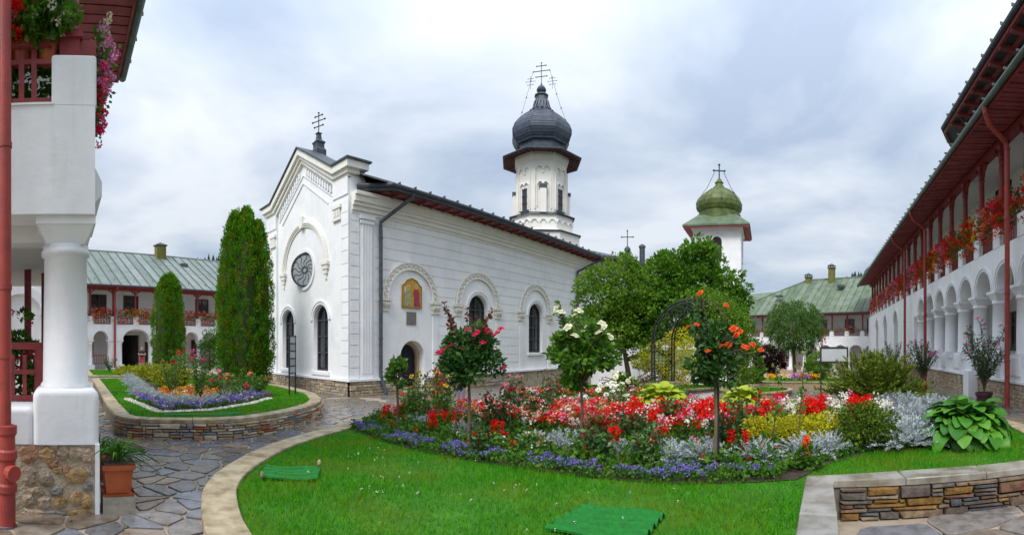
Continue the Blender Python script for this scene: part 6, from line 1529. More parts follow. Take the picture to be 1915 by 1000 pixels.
RB = [(785, 800, .95, .22, 'yellow-flowered rose bush left of the crimson standard rose', 'yellow', 9, 'roselight'), (828, 806, 1.0, .18, 'slim bush with small yellow blooms beside the crimson standard rose', 'yellow', 5, 'roselight'), (760, 790, .6, .25, 'low leafy rose bush behind the young standard rose', 'orange', 2, 'roselight'), (930, 815, .75, .25, 'low rose bush with pink buds right of the crimson standard', 'crimson', 4, 'rose'), (965, 800, .9, .25, 'tall bronze-shooted rose bush midway to the cream standard', 'pink', 5, 'rose'), (1005, 812, .7, .25, 'rose bush with few salmon blooms left of the cream standard', 'salmon', 3, 'rose'), (1030, 790, .95, .2, 'upright bronze rose bush just left of the cream standard', 'crimson', 3, 'rose'), (1150, 790, .7, .22, 'low rose bush with white blooms right of the cream standard', 'white', 7, 'roselight'), (1180, 835, .5, .22, 'low green rose bush midway between cream and orange standards', 'red', 2, 'rose'), (1260, 820, .6, .25, 'dark leafy rose bush left of the orange standard', 'crimson', 1, 'rose'), (1395, 825, .7, .28, 'loose rose bush right of the orange standard', 'orange', 2, 'rose'), (1360, 850, .55, .2, 'low rose bush at the foot of the orange standard', 'orange', 1, 'rose'), (900, 855, .3, .16, 'small dark rose plant at the front edge near the crimson standard', 'red', 2, 'rose'), (1120, 866, .4, .2, 'small dark rose plant near the foot of the cream standard', 'red', 1, 'rose'), (1210, 872, .4, .22, 'small dark rose plant above the violet border', 'red', 1, 'rose')]
for a in RB: rose_bush(a[0], a[1], a[2], a[3], a[4], a[5], a[6], a[7])
for px, py, h, w_ in ((1444, 850, 1.15, 'nearest the orange rose'), (1492, 846, 1.35, 'tallest of the two right of the orange rose')):
    x, y = site(px, py, Z); rt = root('rose_sapling', (x, y, Z), 'thin rose sapling with bare dark stem, ' + w_, 'rose')
    MB().tube([(x, y, Z), (x + .06, y - .05, Z + h * .6), (x + .08, y - .1, Z + h)], [.009, .006, .003], 5).build('stem', M['bark'], rt)
    t = RNG.uniform(.35, 1, 46); P = np.stack([x + .08 * t, y - .1 * t ** 1.5, Z + h * t], 1) + RNG.normal(size=(46, 3)) * .05; leaves('foliage', P, RNG.normal(size=P.shape), .075, LEAF['roselight'], rt, .65)
# gladiolus-like red spikes beside the yellow bush
x, y = site(822, 792, Z); rt = root('gladiolus', (x, y, Z), 'tall vivid red and orange gladiolus spikes beside the crimson standard rose', 'flower')
fronds('leaves', (x, y, Z), 16, .55, LEAF['strap'], rt, (1.1, 1.5), 6, .14, .05, .18)
for c, dx in (('red', 0), ('orange', .06), ('red', -.07)):
    p, a, s = petals([(x + dx * .5, y - dx, Z + .52 + .06 * k) for k in range(8)], .05, 9, .06); leaves('flower_spikes', p, a, s, PET[c], rt, .7)['kind'] = 'stuff'
# golden euonymus, clipped box, feathery cypress
for px, py, r, h, w_ in ((1432, 838, .34, .36, 'nearest the orange rose'), (1480, 845, .36, .4, 'in the middle of the golden row'), (1528, 838, .36, .42, 'behind the silver plants by the coping corner'), (1575, 815, .34, .36, 'left of the dark clipped bush'), (1500, 805, .36, .38, 'at the back of the golden row'), (1555, 792, .3, .32, 'beside the red flower stripes')):
    x, y = site(px, py, Z); shrub('golden_shrub', x + .25, y, Z, r, h, LEAF['golden'], 'golden yellow-leaved shrub ' + w_, n=34, nl=75, size=.05, group='golden shrubs in the rose bed')
x, y = site(1632, 846, Z); shrub('box_bush', x + .3, y, Z, .42, .55, LEAF['box'], 'dark green clipped box bush beside the silver drift', n=60, nl=90, size=.05)
x, y = site(1640, 757, Z)
rt = root('cypress_shrub', (x, y, Z), 'wide feathery green-bronze cypress shrub before the stair', 'shrub')
fronds('fronds', (x, y, Z), 330, 1.32, LEAF['fern'], rt, (.15, 1.5), 22, .11, .2, .3, .25, hh=1.08)
# broad-leaved hostas, one object for every leaf
def hosta_leaf(w_=.8):
    v, f = [], []
    ts = np.array([0, .07, .2, .4, .62, .85, 1.0])
    for t in ts:
        hw = w_ / 2 * max(.02, sqrt(max(0, 1 - ((t - .42) / (.42 if t < .42 else .585)) ** 2)) ** (.8 if t < .42 else 1.0)) * (1 - .1 * t); zc = .2 * sin(pi * t * .9) - .22 * t * t
        for s in (-1, -.5, 0, .5, 1): v.append((t, s * hw, zc + .16 * abs(s) ** 1.3 * hw * 1.6 * (1 - .5 * t) + (.012 if abs(s) == .5 else 0)))
    for i in range(6):
        for j in range(4): f.append((i * 5 + j, i * 5 + j + 1, (i + 1) * 5 + j + 1, (i + 1) * 5 + j))
    return v, f
def hosta(x, y, z, r, h, n, ls, mat, label):
    rt = root('hosta', (x, y, z), label, 'hosta')
    v, f = hosta_leaf(); me = npmesh('leaf', v, f, True); me.materials.append(mat)
    for k in range(n):
        q = (k + .5) / n; a = k * 2.399963; rr = r * (.12 + .88 * sqrt(q)) * random.uniform(.8, 1); el = 1.0 * (1 - q) ** 1.2
        o = bpy.data.objects.new('leaf', me); link(o, rt)
        zz = h * (1 - .8 * q ** 1.4) * random.uniform(.85, 1.08)
        o.location = (rr * .72 * cos(a), rr * .72 * sin(a), zz); s = ls * random.uniform(.72, 1.15); o.scale = (s, s, s)
        o.rotation_euler = (random.uniform(-.35, .35), -el * .9 + .15 + random.uniform(-.2, .35) + .35 * q, a + random.uniform(-.35, .35))
    m = MB()
    for k in range(14): a = k * .9; m.tube([(x, y, z), (x + r * .35 * cos(a), y + r * .35 * sin(a), z + h * .7)], [.012, .008], 4)
    m.build('stalk', LEAF['strap'], rt)
    return rt
x, y = site(1818, 838, Z); hosta(x + .42, y - .05, Z, .74, .46, 190, .27, LEAF['hosta'], 'large green hosta with broad ribbed leaves near the stone wall')
x, y = site(1240, 760, Z + .2); hosta(x, y, Z, .62, .48, 120, .25, LEAF['goldhosta'], 'yellow-green hosta clump left of the orange rose stem')
x, y = site(1392, 760, Z + .2); hosta(x, y, Z, .5, .45, 90, .24, LEAF['goldhosta'], 'yellow-green hosta clump right of the orange rose stem')

# iron rose arch on stone pedestals
ax_, ay_ = polar(1307, 15.6)
arch = root('rose_arch', (ax_, ay_, gz(ax_)), 'black iron lattice rose arch on two stone pedestals', 'garden arch')
ua = np.array([sin(beta(1307)), -cos(beta(1307)), 0]); na = -np.array([cos(beta(1307)), sin(beta(1307)), 0])
ra_ = .5; ua, na = ua * cos(ra_) + na * sin(ra_), na * cos(ra_) - ua * sin(ra_)
TA = frame((ax_, ay_, gz(ax_)), ua, na); hw = 1.42; DP = .62
for s in (-1, 1):
    m = MB(TA); m.box(s * hw - .32, s * hw + .3, 0, .42, -.75, .75); m.box(s * hw - .36, s * hw + .36, .42, .52, -.82, .82); m.build('stone_pedestal', M['coping'], arch)
for c in (-DP, DP):
    m = MB(TA)
    for r0 in (hw, hw - .1): m.tube([(-r0, .52, c), (-r0, 1.9, c)] + [(-r0 * cos(t), 1.9 + r0 * .92 * sin(t), c) for t in np.linspace(.1, pi - .1, 18)] + [(r0, 1.9, c), (r0, .52, c)], .032, 6)
    m.build('arch_hoop', M['iron'], arch)
m = MB(TA)
for k in range(13):
    for s in (-1, 1): m.tube([(s * hw, .6 + k * .11, -DP), (s * hw, .6 + k * .11, DP)], .009, 4)
for t in np.linspace(.06, pi - .06, 22): m.tube([(-hw * cos(t), 1.9 + hw * .92 * sin(t), -DP), (-hw * cos(t), 1.9 + hw * .92 * sin(t), DP)], .009, 4)
for c in np.linspace(-DP * .7, DP * .7, 5): m.tube([(-hw, .52, c), (-hw, 1.9, c)] + [(-hw * cos(t), 1.9 + hw * .92 * sin(t), c) for t in np.linspace(.1, pi - .1, 18)] + [(hw, 1.9, c), (hw, .52, c)], .009, 4)
m.build('lattice', M['iron'], arch)
cl = root('climbing_rose', tuple(np.array([ax_, ay_, gz(ax_)]) + ua * hw), 'climbing rose with sparse red blooms over the right side of the iron arch', 'rose')
m = MB(TA); P, A = [], []
for k in range(26):
    t0 = np.linspace(0, 1, 16); th = pi * (1 - t0 * random.uniform(.35, .75)); off = random.uniform(-.3, .75)
    pts = [(hw * 1.02 + random.uniform(-.05, .1), .1, off)] + [(hw * 1.03, .1 + 1.8 * q, off) for q in (.3, .6, 1)] + [(-hw * 1.04 * cos(a), 1.9 + hw * .96 * sin(a), off + .1 * sin(a * 5)) for a in th[th < pi][1:] if True]
    pts = pts[:4] + [(hw * 1.04 * cos(a), 1.9 + hw * .97 * sin(a), off + .1 * sin(a * 5)) for a in np.linspace(.1, random.uniform(.5, 1.7), 8)]
    m.tube(pts, .012, 4)
    for p in pts[1:]:
        q = np.array(p) + RNG.normal(size=(32, 3)) * [.2, .2, .16]; P.append(TA(q)); A.append(RNG.normal(size=(32, 3)))
m.build('stem', M['bark'], cl); P = np.concatenate(P); leaves('foliage', P, np.concatenate(A), .085 * RNG.uniform(.6, 1.2, len(P)), LEAF['maplel'], cl, .6)
for px, py in ((1357, 571), (1340, 590), (1375, 600), (1388, 640)): bloom('red', cl, face(px, py, 15.0), .1)
# yellow shrub and low growth behind the arch
x, y = polar(1268, 18); shrub('yellow_shrub', x, y, gz(x) + .2, .9, 2.3, LEAF['golden'], 'yellow-leaved shrub seen through the iron arch', n=60, nl=60, size=.1)
x, y = polar(1205, 17.5); shrub('yellow_shrub', x, y, gz(x) + .1, .55, 1.9, LEAF['goldbush'], 'loose yellow-green shrub left of the iron arch', n=30, nl=60, size=.09)
x, y = polar(1180, 16.6); rt = root('maple_shrub', (x, y, gz(x) + .17), 'low brown-leaved weeping maple under the trees', 'shrub')
fronds('foliage', (x, y, gz(x) + .2), 130, 1.15, LEAF['maplebrown'], rt, (.05, .9), 14, .09, .35, .3, .4)
x, y = polar(1235, 14.2); shrub('low_shrub', x, y, gz(x), .7, .6, LEAF['roselight'], 'low fresh green shrub left of the arch pedestal', n=34, nl=60, size=.08)
row = np.array([polar(px, 14.6) for px in (940, 1000, 1060, 1120, 1180, 1220)]); row2 = np.array([polar(px, 15.5) for px in (940, 1000, 1060, 1120, 1180, 1220)])
carpet('begonia_row', np.vstack([row, row2[::-1]]), .17, 2400, .25, 'row of red, pink and white flowers in the bed along the church wall', [('red', 120, None), ('magenta', 60, None), ('white', 80, None), ('orange', 60, None)], psize=.06, per=9, pr=.08, ls=.08)
for px, d_, w_ in ((1160, 12.0, 'with white blooms before the kerbed lawn'), (1135, 12.3, 'with a few white blooms beside the kerb')):
    x, y = polar(px, d_); rt = shrub('rose_shrub', x, y, 0, .35, .7, LEAF['roselight'], 'low rose shrub ' + w_, 'rose', n=16, nl=50, size=.09); with_blooms(rt, 'white', 9, (x, y, .45), (.33, .33, .35), .085)
x, y = polar(1163, 15.2); rt = shrub('hydrangea', x, y, .17, .4, .65, LEAF['green'], 'hydrangea with white heads in the bed along the church wall', 'shrub', n=16, nl=40, size=.11); with_blooms(rt, 'cream', 10, (x, y, .6), (.38, .38, .35), .12)

# ------------------------------------------------------------------ flower bed beside the church front
ZC = .35
VT = np.array([(1.85, 12.6), (2.15, 9.95), (3.2, 10.0), (4.4, 10.75), (5.4, 11.7)])
inner = np.array([(2.2, 12.6), (2.5, 10.4), (3.1, 10.4), (4.2, 11.2), (5.1, 12.1)]); inner2 = np.array([(2.6, 12.7), (2.85, 10.9), (3.1, 10.85), (4.0, 11.6), (4.8, 12.5)]); outer = np.array([(1.55, 12.6), (1.85, 9.72), (3.25, 9.72), (4.55, 10.5), (5.6, 11.5)])
carpet('ageratum_border', np.vstack([VT, inner[::-1]]), ZC, 4200, .17, 'violet ageratum edging of the bed beside the church front', [('violet', 430, None), ('lilacpink', 40, None), ('white', 40, None)], ls=.045, psize=.028, per=12, pr=.04)
carpet('pansy_bed', np.vstack([inner2, [(4.4, 14), (3.0, 14)]]), ZC, 3400, .2, 'amber, yellow and red pansies inside the silver edging', [('amber', 170, None), ('yellow', 120, None), ('orange', 110, None), ('white', 50, None), ('red', 50, None)], ls=.06, psize=.045, per=8, pr=.06)
p = scatter(np.vstack([outer * .5 + VT * .5, VT[::-1]]), 900); n = len(p); pv, pf = [], []
for i in range(n):
    s = RNG.uniform(.025, .055); a = RNG.uniform(0, 6); b = len(pv)
    pv += [(p[i, 0] + s * cos(a + k * 1.2566), p[i, 1] + s * sin(a + k * 1.2566), ZC) for k in range(5)] + [(p[i, 0], p[i, 1], ZC + s * .8)]; pf += [(b + k, b + (k + 1) % 5, b + 5) for k in range(5)]
tag(mobj('gravel', npmesh('gravel', pv, np.array(pf)), M['gravel']), 'strip of white pebbles edging the bed beside the church front', 'gravel', kind='stuff')
mids = catmull([(2.3, 13.2), (2.5, 11.7), (2.75, 10.65), (3.15, 10.6), (4.1, 11.35), (4.95, 12.3)], 4)
for k, (x, y) in enumerate(mids[::2]): miller(x, y, ZC, 1.0, 'silver dusty miller in the edging beside the church front, %s along the curve' % ordinal(k), 42)
for k in range(12): miller(2.3 + .05 * k + .12 * (k % 2), 13.4 + k * .62, ZC, 1.05, 'silver dusty miller in the straight row beside the left lawn, %s from the near end' % ordinal(k), 34)
for k, (px, py, r, h) in enumerate(((243, 700, .7, .3), (262, 704, .75, .34), (290, 712, .75, .6), (318, 722, .65, .75))):
    x, y = site(px, py, ZC); shrub('golden_thuja', x, y, ZC, r, h, LEAF['goldbush'], 'low golden-green conifer shrub beside the left lawn, %s from the arcade' % ordinal(k), n=44, nl=60, size=.1, group='golden conifer shrubs')
RC = [(320, 742, 1.15, .5, 'sprawling rose bush with red bloom left of the pansies', 'crimson', 5), (345, 722, 1.3, .6, 'tall green rose bush before the smaller thuja', 'red', 4), (372, 752, 1.25, .25, 'slim standard rose with magenta blooms above the pansies', 'magenta', 6), (425, 748, .6, .5, 'low rose bush with pink bloom at the foot of the tallest thuja', 'crimson', 4), (450, 742, .7, .5, 'low rose bush with salmon bloom below the tallest thuja', 'salmon', 4), (478, 740, .55, .4, 'low rose bush at the church end of the silver edging', 'red', 3), (400, 738, .7, .4, 'leafy rose bush behind the pansies', 'pink', 2), (204, 694, .8, .5, 'dark bronze-leaved rose bush near the white arcade', 'red', 3)]
for px, py, h, r, w_, c, nb in RC:
    x0_, y0_ = site(px, py, ZC); Z = ZC; rose_bush(px, py, h, r, w_, c, nb, 'roselight' if px != 204 else 'rose', 12, .15, .075)
Z = .37
x, y = site(385, 690, .3); carpet('pansy_row', np.array([(4.6, 24.2), (6.8, 24.2), (6.8, 25.4), (4.6, 25.4)]), .3, 900, .25, 'white and yellow flowers at the foot of the small bushy tree', [('white', 120, None), ('yellow', 90, None), ('salmon', 40, None)], psize=.09, per=7, pr=.1, ls=.1)

# beds before the far arcade
def far_patch(px, d_, w_, col, label):
    x, y = polar(px, d_); b = beta(px); u = np.array([sin(b), -cos(b)]); v_ = np.array([cos(b), sin(b)])
    q = np.array([np.array([x, y]) + u * i * w_ + v_ * j * .6 for i, j in ((-1, -1), (1, -1), (1, 1), (-1, 1))])
    carpet('bedding_patch', q, gz(x) + .4, int(260 * w_), .32, label, [(c, int(60 * w_), None) for c in col], psize=.1, per=8, pr=.14, ls=.12)
far_patch(1458, 31, .7, ['amber', 'yellow'], 'amber flower patch in the far bed'); far_patch(1478, 30.5, .8, ['white'], 'white flower patch in the far bed'); far_patch(1497, 30, .6, ['lilacpink', 'violet'], 'lilac flower patch in the far bed'); far_patch(1512, 30, .6, ['yellow', 'orange'], 'yellow and orange flower patch in the far bed'); far_patch(1492, 33, .9, ['orange', 'red'], 'orange flower patch at the back of the far bed'); far_patch(1518, 32, .7, ['red', 'amber'], 'dark red flower patch beside the round green bush')
x, y = polar(1529, 31); shrub('round_bush', x, y, gz(x) + .4, .85, 1.75, LEAF['maplel'], 'round bright green bush behind the blank notice board', n=60, nl=80, size=.13)
x, y = polar(1425, 38); shrub('purple_shrub', x, y, gz(x) + .3, 1.1, 2.9, LEAF['purple'], 'dark purple-leaved shrub before the far arcade', n=50, nl=60, size=.18)
x, y = polar(1448, 38); shrub('purple_shrub', x, y, gz(x) + .3, .85, 2.7, LEAF['purple'], 'rounded purple-leaved shrub nearer the willow', n=40, nl=60, size=.18)
x, y = polar(1402, 22); shrub('evergreen_shrub', x, y, gz(x), .7, 2.6, LEAF['maple'], 'dark leafy shrub right of the climbing rose', n=40, nl=60, size=.14)

# potted oleanders along the long range
def oleander(x, y, h, r, label, potc, wide=1.0, bl_=14):
    z = gz(x); rt = root('potted_oleander', (x, y, z), label, 'potted plant', 'potted oleanders along the long range')
    MB().lathe([(.17, z), (.23, z + .34), (.26, z + .34), (.26, z + .42), (.22, z + .42), (.21, z + .36)], x, y, 18).build('pot', potc, rt)
    MB().lathe([(.21, z + .36), (.02, z + .39)], x, y, 14, cap=False).build('soil', M['earth'], rt)
    m = MB(); P, A, B_ = [], [], []
    for k in range(16):
        a = k * 2.4; t = np.linspace(0, 1, 7); tip = np.array([r * wide * cos(a) * random.uniform(.4, 1), r * sin(a) * random.uniform(.4, 1), h * random.uniform(.65, 1)])
        pts = np.array([x, y, z + .38]) + np.stack([tip[0] * t ** 1.6, tip[1] * t ** 1.6, (tip[2] - .38) * t], 1); m.tube(pts, np.linspace(.014, .004, 7), 4)
        for q in np.linspace(.34, 1, 16):
            p = np.array([np.interp(q, t, pts[:, j]) for j in range(3)])
            for _k in range(6): P.append(p); A.append(unit(RNG.normal(size=3)) + [0, 0, .45])
        B_.append(pts[-1])
    m.build('stem', M['bark'], rt); leaves('foliage', np.array(P), np.array(A), .17 * RNG.uniform(.6, 1.1, len(P)), LEAF['oleander'], rt, .2)
    p, a, s = petals(np.array(random.choices(B_, k=bl_)) + RNG.normal(size=(bl_, 3)) * .12, .045, 12, .055); leaves('blossoms', p, a, s, PET['pink'], rt, .8)
oleander(13.0, -4.75, 2.4, .85, 'tall pink oleander in a dark pot by the nearest red drainpipe', shade('dark_pot', (.07, .03, .03), rough=.5))
oleander(20.2, -4.55, 2.25, .75, 'pink oleander in a terracotta pot before the arcade', M['terracotta'], bl_=22)
oleander(28.6, -4.6, 2.7, .6, 'pale oleander by the far drainpipe beside the stair', M['terracotta'], bl_=5)

# near planters beside the porch
x, y = .6, 4.98
MB_ = MB().box(x - .16, x + .17, y - .15, y + .15, .002, .12); MB_.box(x - .16, x + .165, y - .15, y + .145, .122, .19)
blk = root('concrete_block', (x, y, 0), 'two stacked concrete slabs under the terracotta planter', 'block'); MB_.build('slab', M['concrete'], blk)
pt = root('planter', (x, y, .19), 'square terracotta planter with strap-leaved plant beside the porch', 'potted plant')
def taper(m, w0, w1, d0, d1, z0, z1): m.add([(x - w0, y - d0, z0), (x + w0, y - d0, z0), (x + w0, y + d0, z0), (x - w0, y + d0, z0), (x - w1, y - d1, z1), (x + w1, y - d1, z1), (x + w1, y + d1, z1), (x - w1, y + d1, z1)], [(3, 2, 1, 0), (0, 1, 5, 4), (1, 2, 6, 5), (2, 3, 7, 6), (3, 0, 4, 7)])
m = MB(); taper(m, .155, .165, .15, .16, .192, .225); m.build('saucer', M['terracotta'], pt)
m = MB(); taper(m, .125, .15, .125, .15, .22, .5); taper(m, .165, .17, .165, .17, .46, .515); m.build('pot', M['terracotta'], pt)
m = MB(); m.add([(x - .155, y - .155, .518), (x + .155, y - .155, .518), (x + .155, y + .155, .518), (x - .155, y + .155, .518)], [(0, 1, 2, 3)]); m.build('soil', M['earth'], pt)
def straps(name, base, n, ln, wd, parent, el=(.7, 1.45), droop=.55, rng=RNG):
    V_, F_ = [], []
    for _ in range(n):
        az = rng.uniform(0, 2 * pi); e_ = rng.uniform(*el); l_ = ln * rng.uniform(.6, 1.1); d = np.array([cos(az) * cos(e_), sin(az) * cos(e_), sin(e_)]); s_ = np.array([-sin(az), cos(az), 0]); b = len(V_)
        for i, t in enumerate(np.linspace(0, 1, 7)):
            p = np.asarray(base) + d * l_ * t + np.array([cos(az) * .35, sin(az) * .35, -1]) * droop * l_ * t ** 2.6; w_ = wd * (1 - t ** 3) * (.6 + .6 * t if t < .5 else .9)
            V_ += [p - s_ * w_ / 2 + [0, 0, .006], p - [0, 0, .004], p + s_ * w_ / 2 + [0, 0, .006]]
        for i in range(6):
            for j in range(2): F_.append((b + i * 3 + j, b + i * 3 + j + 1, b + i * 3 + j + 4, b + i * 3 + j + 3))
    return solid(name, np.array(V_), np.array(F_), LEAF['strap'], parent, True)
straps('leaves', (x, y, .5), 46, .5, .034, pt, (.75, 1.5), .5)
x, y = .52, 6.3; ag = root('agapanthus', (x, y, 0), 'lush mound of arching strap leaves behind the terracotta planter', 'plant')
straps('leaves', (x, y, .1), 170, .85, .03, ag, (.7, 1.5), .6)
MB().lathe([(.2, 0), (.26, .3), (.28, .32), (.2, .33)], x, y, 16).build('pot', M['terracotta'], ag)
# balcony flowers on the porch
def porch_pot(xc, label, cats, var):
    rt = root('flower_pot', (xc, PYF + .2, 4.68), label, 'flower pot', 'flower pots on the porch balcony')
    MB().lathe([(.085, 4.68), (.12, 4.86), (.135, 4.86), (.135, 4.9), (.1, 4.9)], xc, PYF + .2, 18).build('pot', M['terracotta'], rt)
    P, A = clumps([((xc, PYF + .08, 5.08), (.25, .2, .25))], 30, .09, 40, np.random.default_rng(var)); leaves('foliage', P, A, .085, LEAF['roselight'], rt, .8)
    for c, n in cats:
        q, _ = shell(n, (xc, PYF + .02, 5.1), (.25, .22, .27), .8); q = q[q[:, 1] < PYF + .1]; p, a, s = petals(q, .045, 26, .035); leaves('blossoms', p, a, s, PET[c], rt, .85)
porch_pot(-.4, 'pot of red geraniums on the porch balcony rail', [('red', 30), ('crimson', 8)], 1); porch_pot(-.13, 'pot of pale flowers and ivy leaves beside the balcony post', [('white', 14), ('cream', 6)], 2); porch_pot(-.75, 'pot of pink flowers at the picture edge behind the drainpipe', [('lilacpink', 12)], 3)
hg = root('hanging_petunia', (.42, 5.25, 4.7), 'cascade of pink and crimson petunias hanging over the porch balcony corner', 'hanging plant')
MB().box(.2, .38, 5.0, 5.6, 4.7, 4.9).build('planter', M['red'], hg)
n = 700; t = RNG.uniform(0, 1, n); P = np.stack([.43 + RNG.normal(0, .04, n) + .06 * np.sin(t * 5), 5.25 + RNG.normal(0, .12, n), 5.15 - t * 1.15], 1); leaves('foliage', P, RNG.normal(size=P.shape) + [0, 0, -.4], .06, LEAF['roselight'], hg, .7)
for c, lo_, hi_, k in (('cream', 0, .12, 14), ('lilacpink', .05, .6, 60), ('pink', .2, 1.0, 50), ('crimson', .5, 1.05, 46)):
    t = RNG.uniform(lo_, hi_, k); C_ = np.stack([.46 + RNG.normal(0, .045, k) + .05 * np.sin(t * 5), 5.22 + RNG.normal(0, .12, k), 5.18 - t * 1.15], 1); p, a, s = petals(C_, .03, 16, .034); leaves('blossoms', p, a, s, PET[c], hg, .85)
# greenery on the porch gallery behind the railing
x, y = -.45, 5.5; gp_ = root('gallery_plant', (x, y, 4.2), 'leafy green plants behind the porch balcony railing', 'potted plant')
P, A = clumps([((x, y, 4.75), (.5, .25, .45))], 40, .12, 40); leaves('foliage', P, A, .09, LEAF['green'], gp_, .7); MB().box(x - .4, x + .4, y - .1, y + .1, 4.2, 4.4).build('trough', M['terracotta'], gp_)
# plants seen through the porch
x, y = -.62, 7.0; pg = root('porch_plant', (x, y, 0), 'flowering pot plant seen between the porch railing and posts', 'potted plant')
MB().lathe([(.14, 0), (.2, .35), (.14, .36)], x, y, 14).build('pot', M['terracotta'], pg); P, A = clumps([((x, y, 1.3), (.3, .3, .95))], 50, .14, 40); leaves('foliage', P, A, .09, LEAF['green'], pg, .6); q, _ = shell(12, (x, y, 1.7), (.3, .3, .6), .85); p, a, s = petals(q, .05, 20, .04); leaves('blossoms', p, a, s, PET['crimson'], pg, .85)
x, y = -.2, 6.6; sg = root('porch_plant', (x, y, 0), 'strap-leaved plant under the porch railing beside the column', 'potted plant'); straps('leaves', (x, y, .5), 60, .95, .03, sg, (.9, 1.5), .4); MB().lathe([(.14, 0), (.2, .5), (.14, .51)], x, y, 14).build('pot', M['terracotta'], sg)

# ------------------------------------------------------------------ turf mats, pebbles, boards
def mat_sheet(pts, label, waves, z):
    """corrugated green plastic mat over a quadrilateral: p00, p10, p11, p01"""
    P = np.array(pts); n, k = 8, 40; V_ = []
    for i in range(k + 1):
        for j in range(n + 1):
            u, v_ = j / n, i / k
            q = (P[0] * (1 - u) + P[1] * u) * (1 - v_) + (P[3] * (1 - u) + P[2] * u) * v_
            V_.append((q[0], q[1], z + .022 + .024 * sin(2 * pi * waves * v_) + .01 * sin(7 * u + 3 * v_)))
    m_ = (k + 1) * (n + 1); V_ += [(a, b, c - .012) for a, b, c in V_]
    F_ = [(i * (n + 1) + j, i * (n + 1) + j + 1, (i + 1) * (n + 1) + j + 1, (i + 1) * (n + 1) + j) for i in range(k) for j in range(n)]; F_ += [tuple(m_ + q for q in f[::-1]) for f in F_]
    c = P.mean(0); rt = root('turf_mat', (c[0], c[1], z), label, 'mat'); solid('sheet', V_, F_, M['turf'], rt, True)
mat_sheet([(2.95, 1.86), (3.02, 1.14), (3.66, 1.17), (3.6, 1.84)], 'corrugated bright green plastic mat lying on the near lawn', 5, .37)
mat_sheet([(1.95, 4.42), (2.45, 4.12), (2.72, 4.5), (2.25, 4.88)], 'corrugated green plastic mat beside the curved coping', 4, .37)
mat_sheet([(2.05, 9.3), (3.6, 9.05), (3.65, 9.3), (2.1, 9.55)], 'flat green plastic mat behind the multicoloured stone wall', 2, .33)
for (px, py, r, label) in ((597, 868, .02, 'rounded pebble holding the far corner of the curved-coping mat'), (490, 890, .017, 'pale pebble on the near edge of the curved-coping mat')):
    x, y = site(px, py, .42); m = MB(); m.lathe([(r * .6, .4), (r * 1.1, .425), (r, .45), (r * .5, .47)], x, y, 9); rt = root('pebble', (x, y, .4), label, 'stone'); m.build('pebble_body', M['coping'], rt, True)
# blank notice board
nbx = [(11.7, -.13), (11.75, -.78)]
nt_ = root('notice_board', (11.7, -.45, .37), 'blank pale notice board on two dark posts beside the cypress shrub', 'sign')
for x, y in nbx: MB().box(x - .02, x + .02, y - .02, y + .02, .3, 1.72).build('post', M['iron'], nt_)
MB().box(11.7, 11.73, -.76, -.15, 1.37, 1.68).build('panel', M['panel'], nt_)
m = MB(); m.box(11.69, 11.74, -.78, -.13, 1.68, 1.72); m.box(11.69, 11.74, -.78, -.13, 1.33, 1.37); m.build('frame', M['iron'], nt_)
# direction board with five pale panels
a, b = np.array(site(541, 738, .36)), np.array(site(560, 734, .36)); b = a + (b - a) / np.linalg.norm(b - a) * .42
sg = root('direction_board', (a[0], a[1], .36), 'narrow black-framed board with stacked pale panels before the church front', 'sign')
for p in (a, b): MB().box(p[0] - .018, p[0] + .018, p[1] - .018, p[1] + .018, .3, 2.06).build('post', M['iron'], sg)
u_ = (b - a) / np.linalg.norm(b - a); TG = frame((*a, 0), (*u_, 0), (-u_[1], u_[0], 0)); ln_ = np.linalg.norm(b - a)
for k in range(5):
    z0 = .98 + k * .215
    MB(TG).box(.02, ln_ - .02, z0, z0 + .17, -.008, .008).build('panel', shade('board_panel', *(((.30, .36, .38), (.27, .33, .35)) if k in (1, 3) else ((.42, .47, .48), (.38, .43, .44))), 3, .4), sg)
    MB(TG).box(.0, ln_, z0 + .172, z0 + .208, -.014, .014).build('rail', M['iron'], sg)
MB(TG).box(0, ln_, .94, .978, -.014, .014).build('rail', M['iron'], sg)

# leaf litter and grit on the wet path, moss in the joints
q = scatter(np.array([(-.8, 2.2), (1.0, 2.2), (1.2, 5), (5, 7.8), (9, 11), (9, 13), (7.6, 12.6), (5, 9), (1, 8.3), (.5, 5), (-.8, 4.6)]), 420)
tag(leaves('fallen_leaves', np.c_[q, np.full(len(q), .024)], RNG.normal(size=(len(q), 3)) * [1, 1, .12], .035 * RNG.uniform(.4, 1.2, len(q)), leafmat('dry_leaf', [(.12, .07, .03), (.22, .15, .04), (.10, .12, .03)], .1), None, .6), 'scattered small fallen leaves on the flagged path', 'leaves', kind='stuff')
P_ = []
for f_ in flags[:300]:
    k = RNG.integers(0, len(f_[1])); n_ = RNG.integers(3, 12); e0, e1 = f_[1][k], f_[1][(k + 1) % len(f_[1])]
    if RNG.random() < .5: P_.append(np.c_[e0 + (e1 - e0) * RNG.random((n_, 1)) + RNG.normal(size=(n_, 2)) * .012, np.full(n_, gz(f_[0][0]) + .004)])
P_ = np.concatenate(P_); tag(leaves('joint_moss', P_, RNG.normal(size=P_.shape) * [1, 1, .5] + [0, 0, .4], .022 * RNG.uniform(.5, 1.4, len(P_)), LEAF['box'], None, .6), 'specks of moss in the joints of the flagged path', 'moss', kind='stuff')

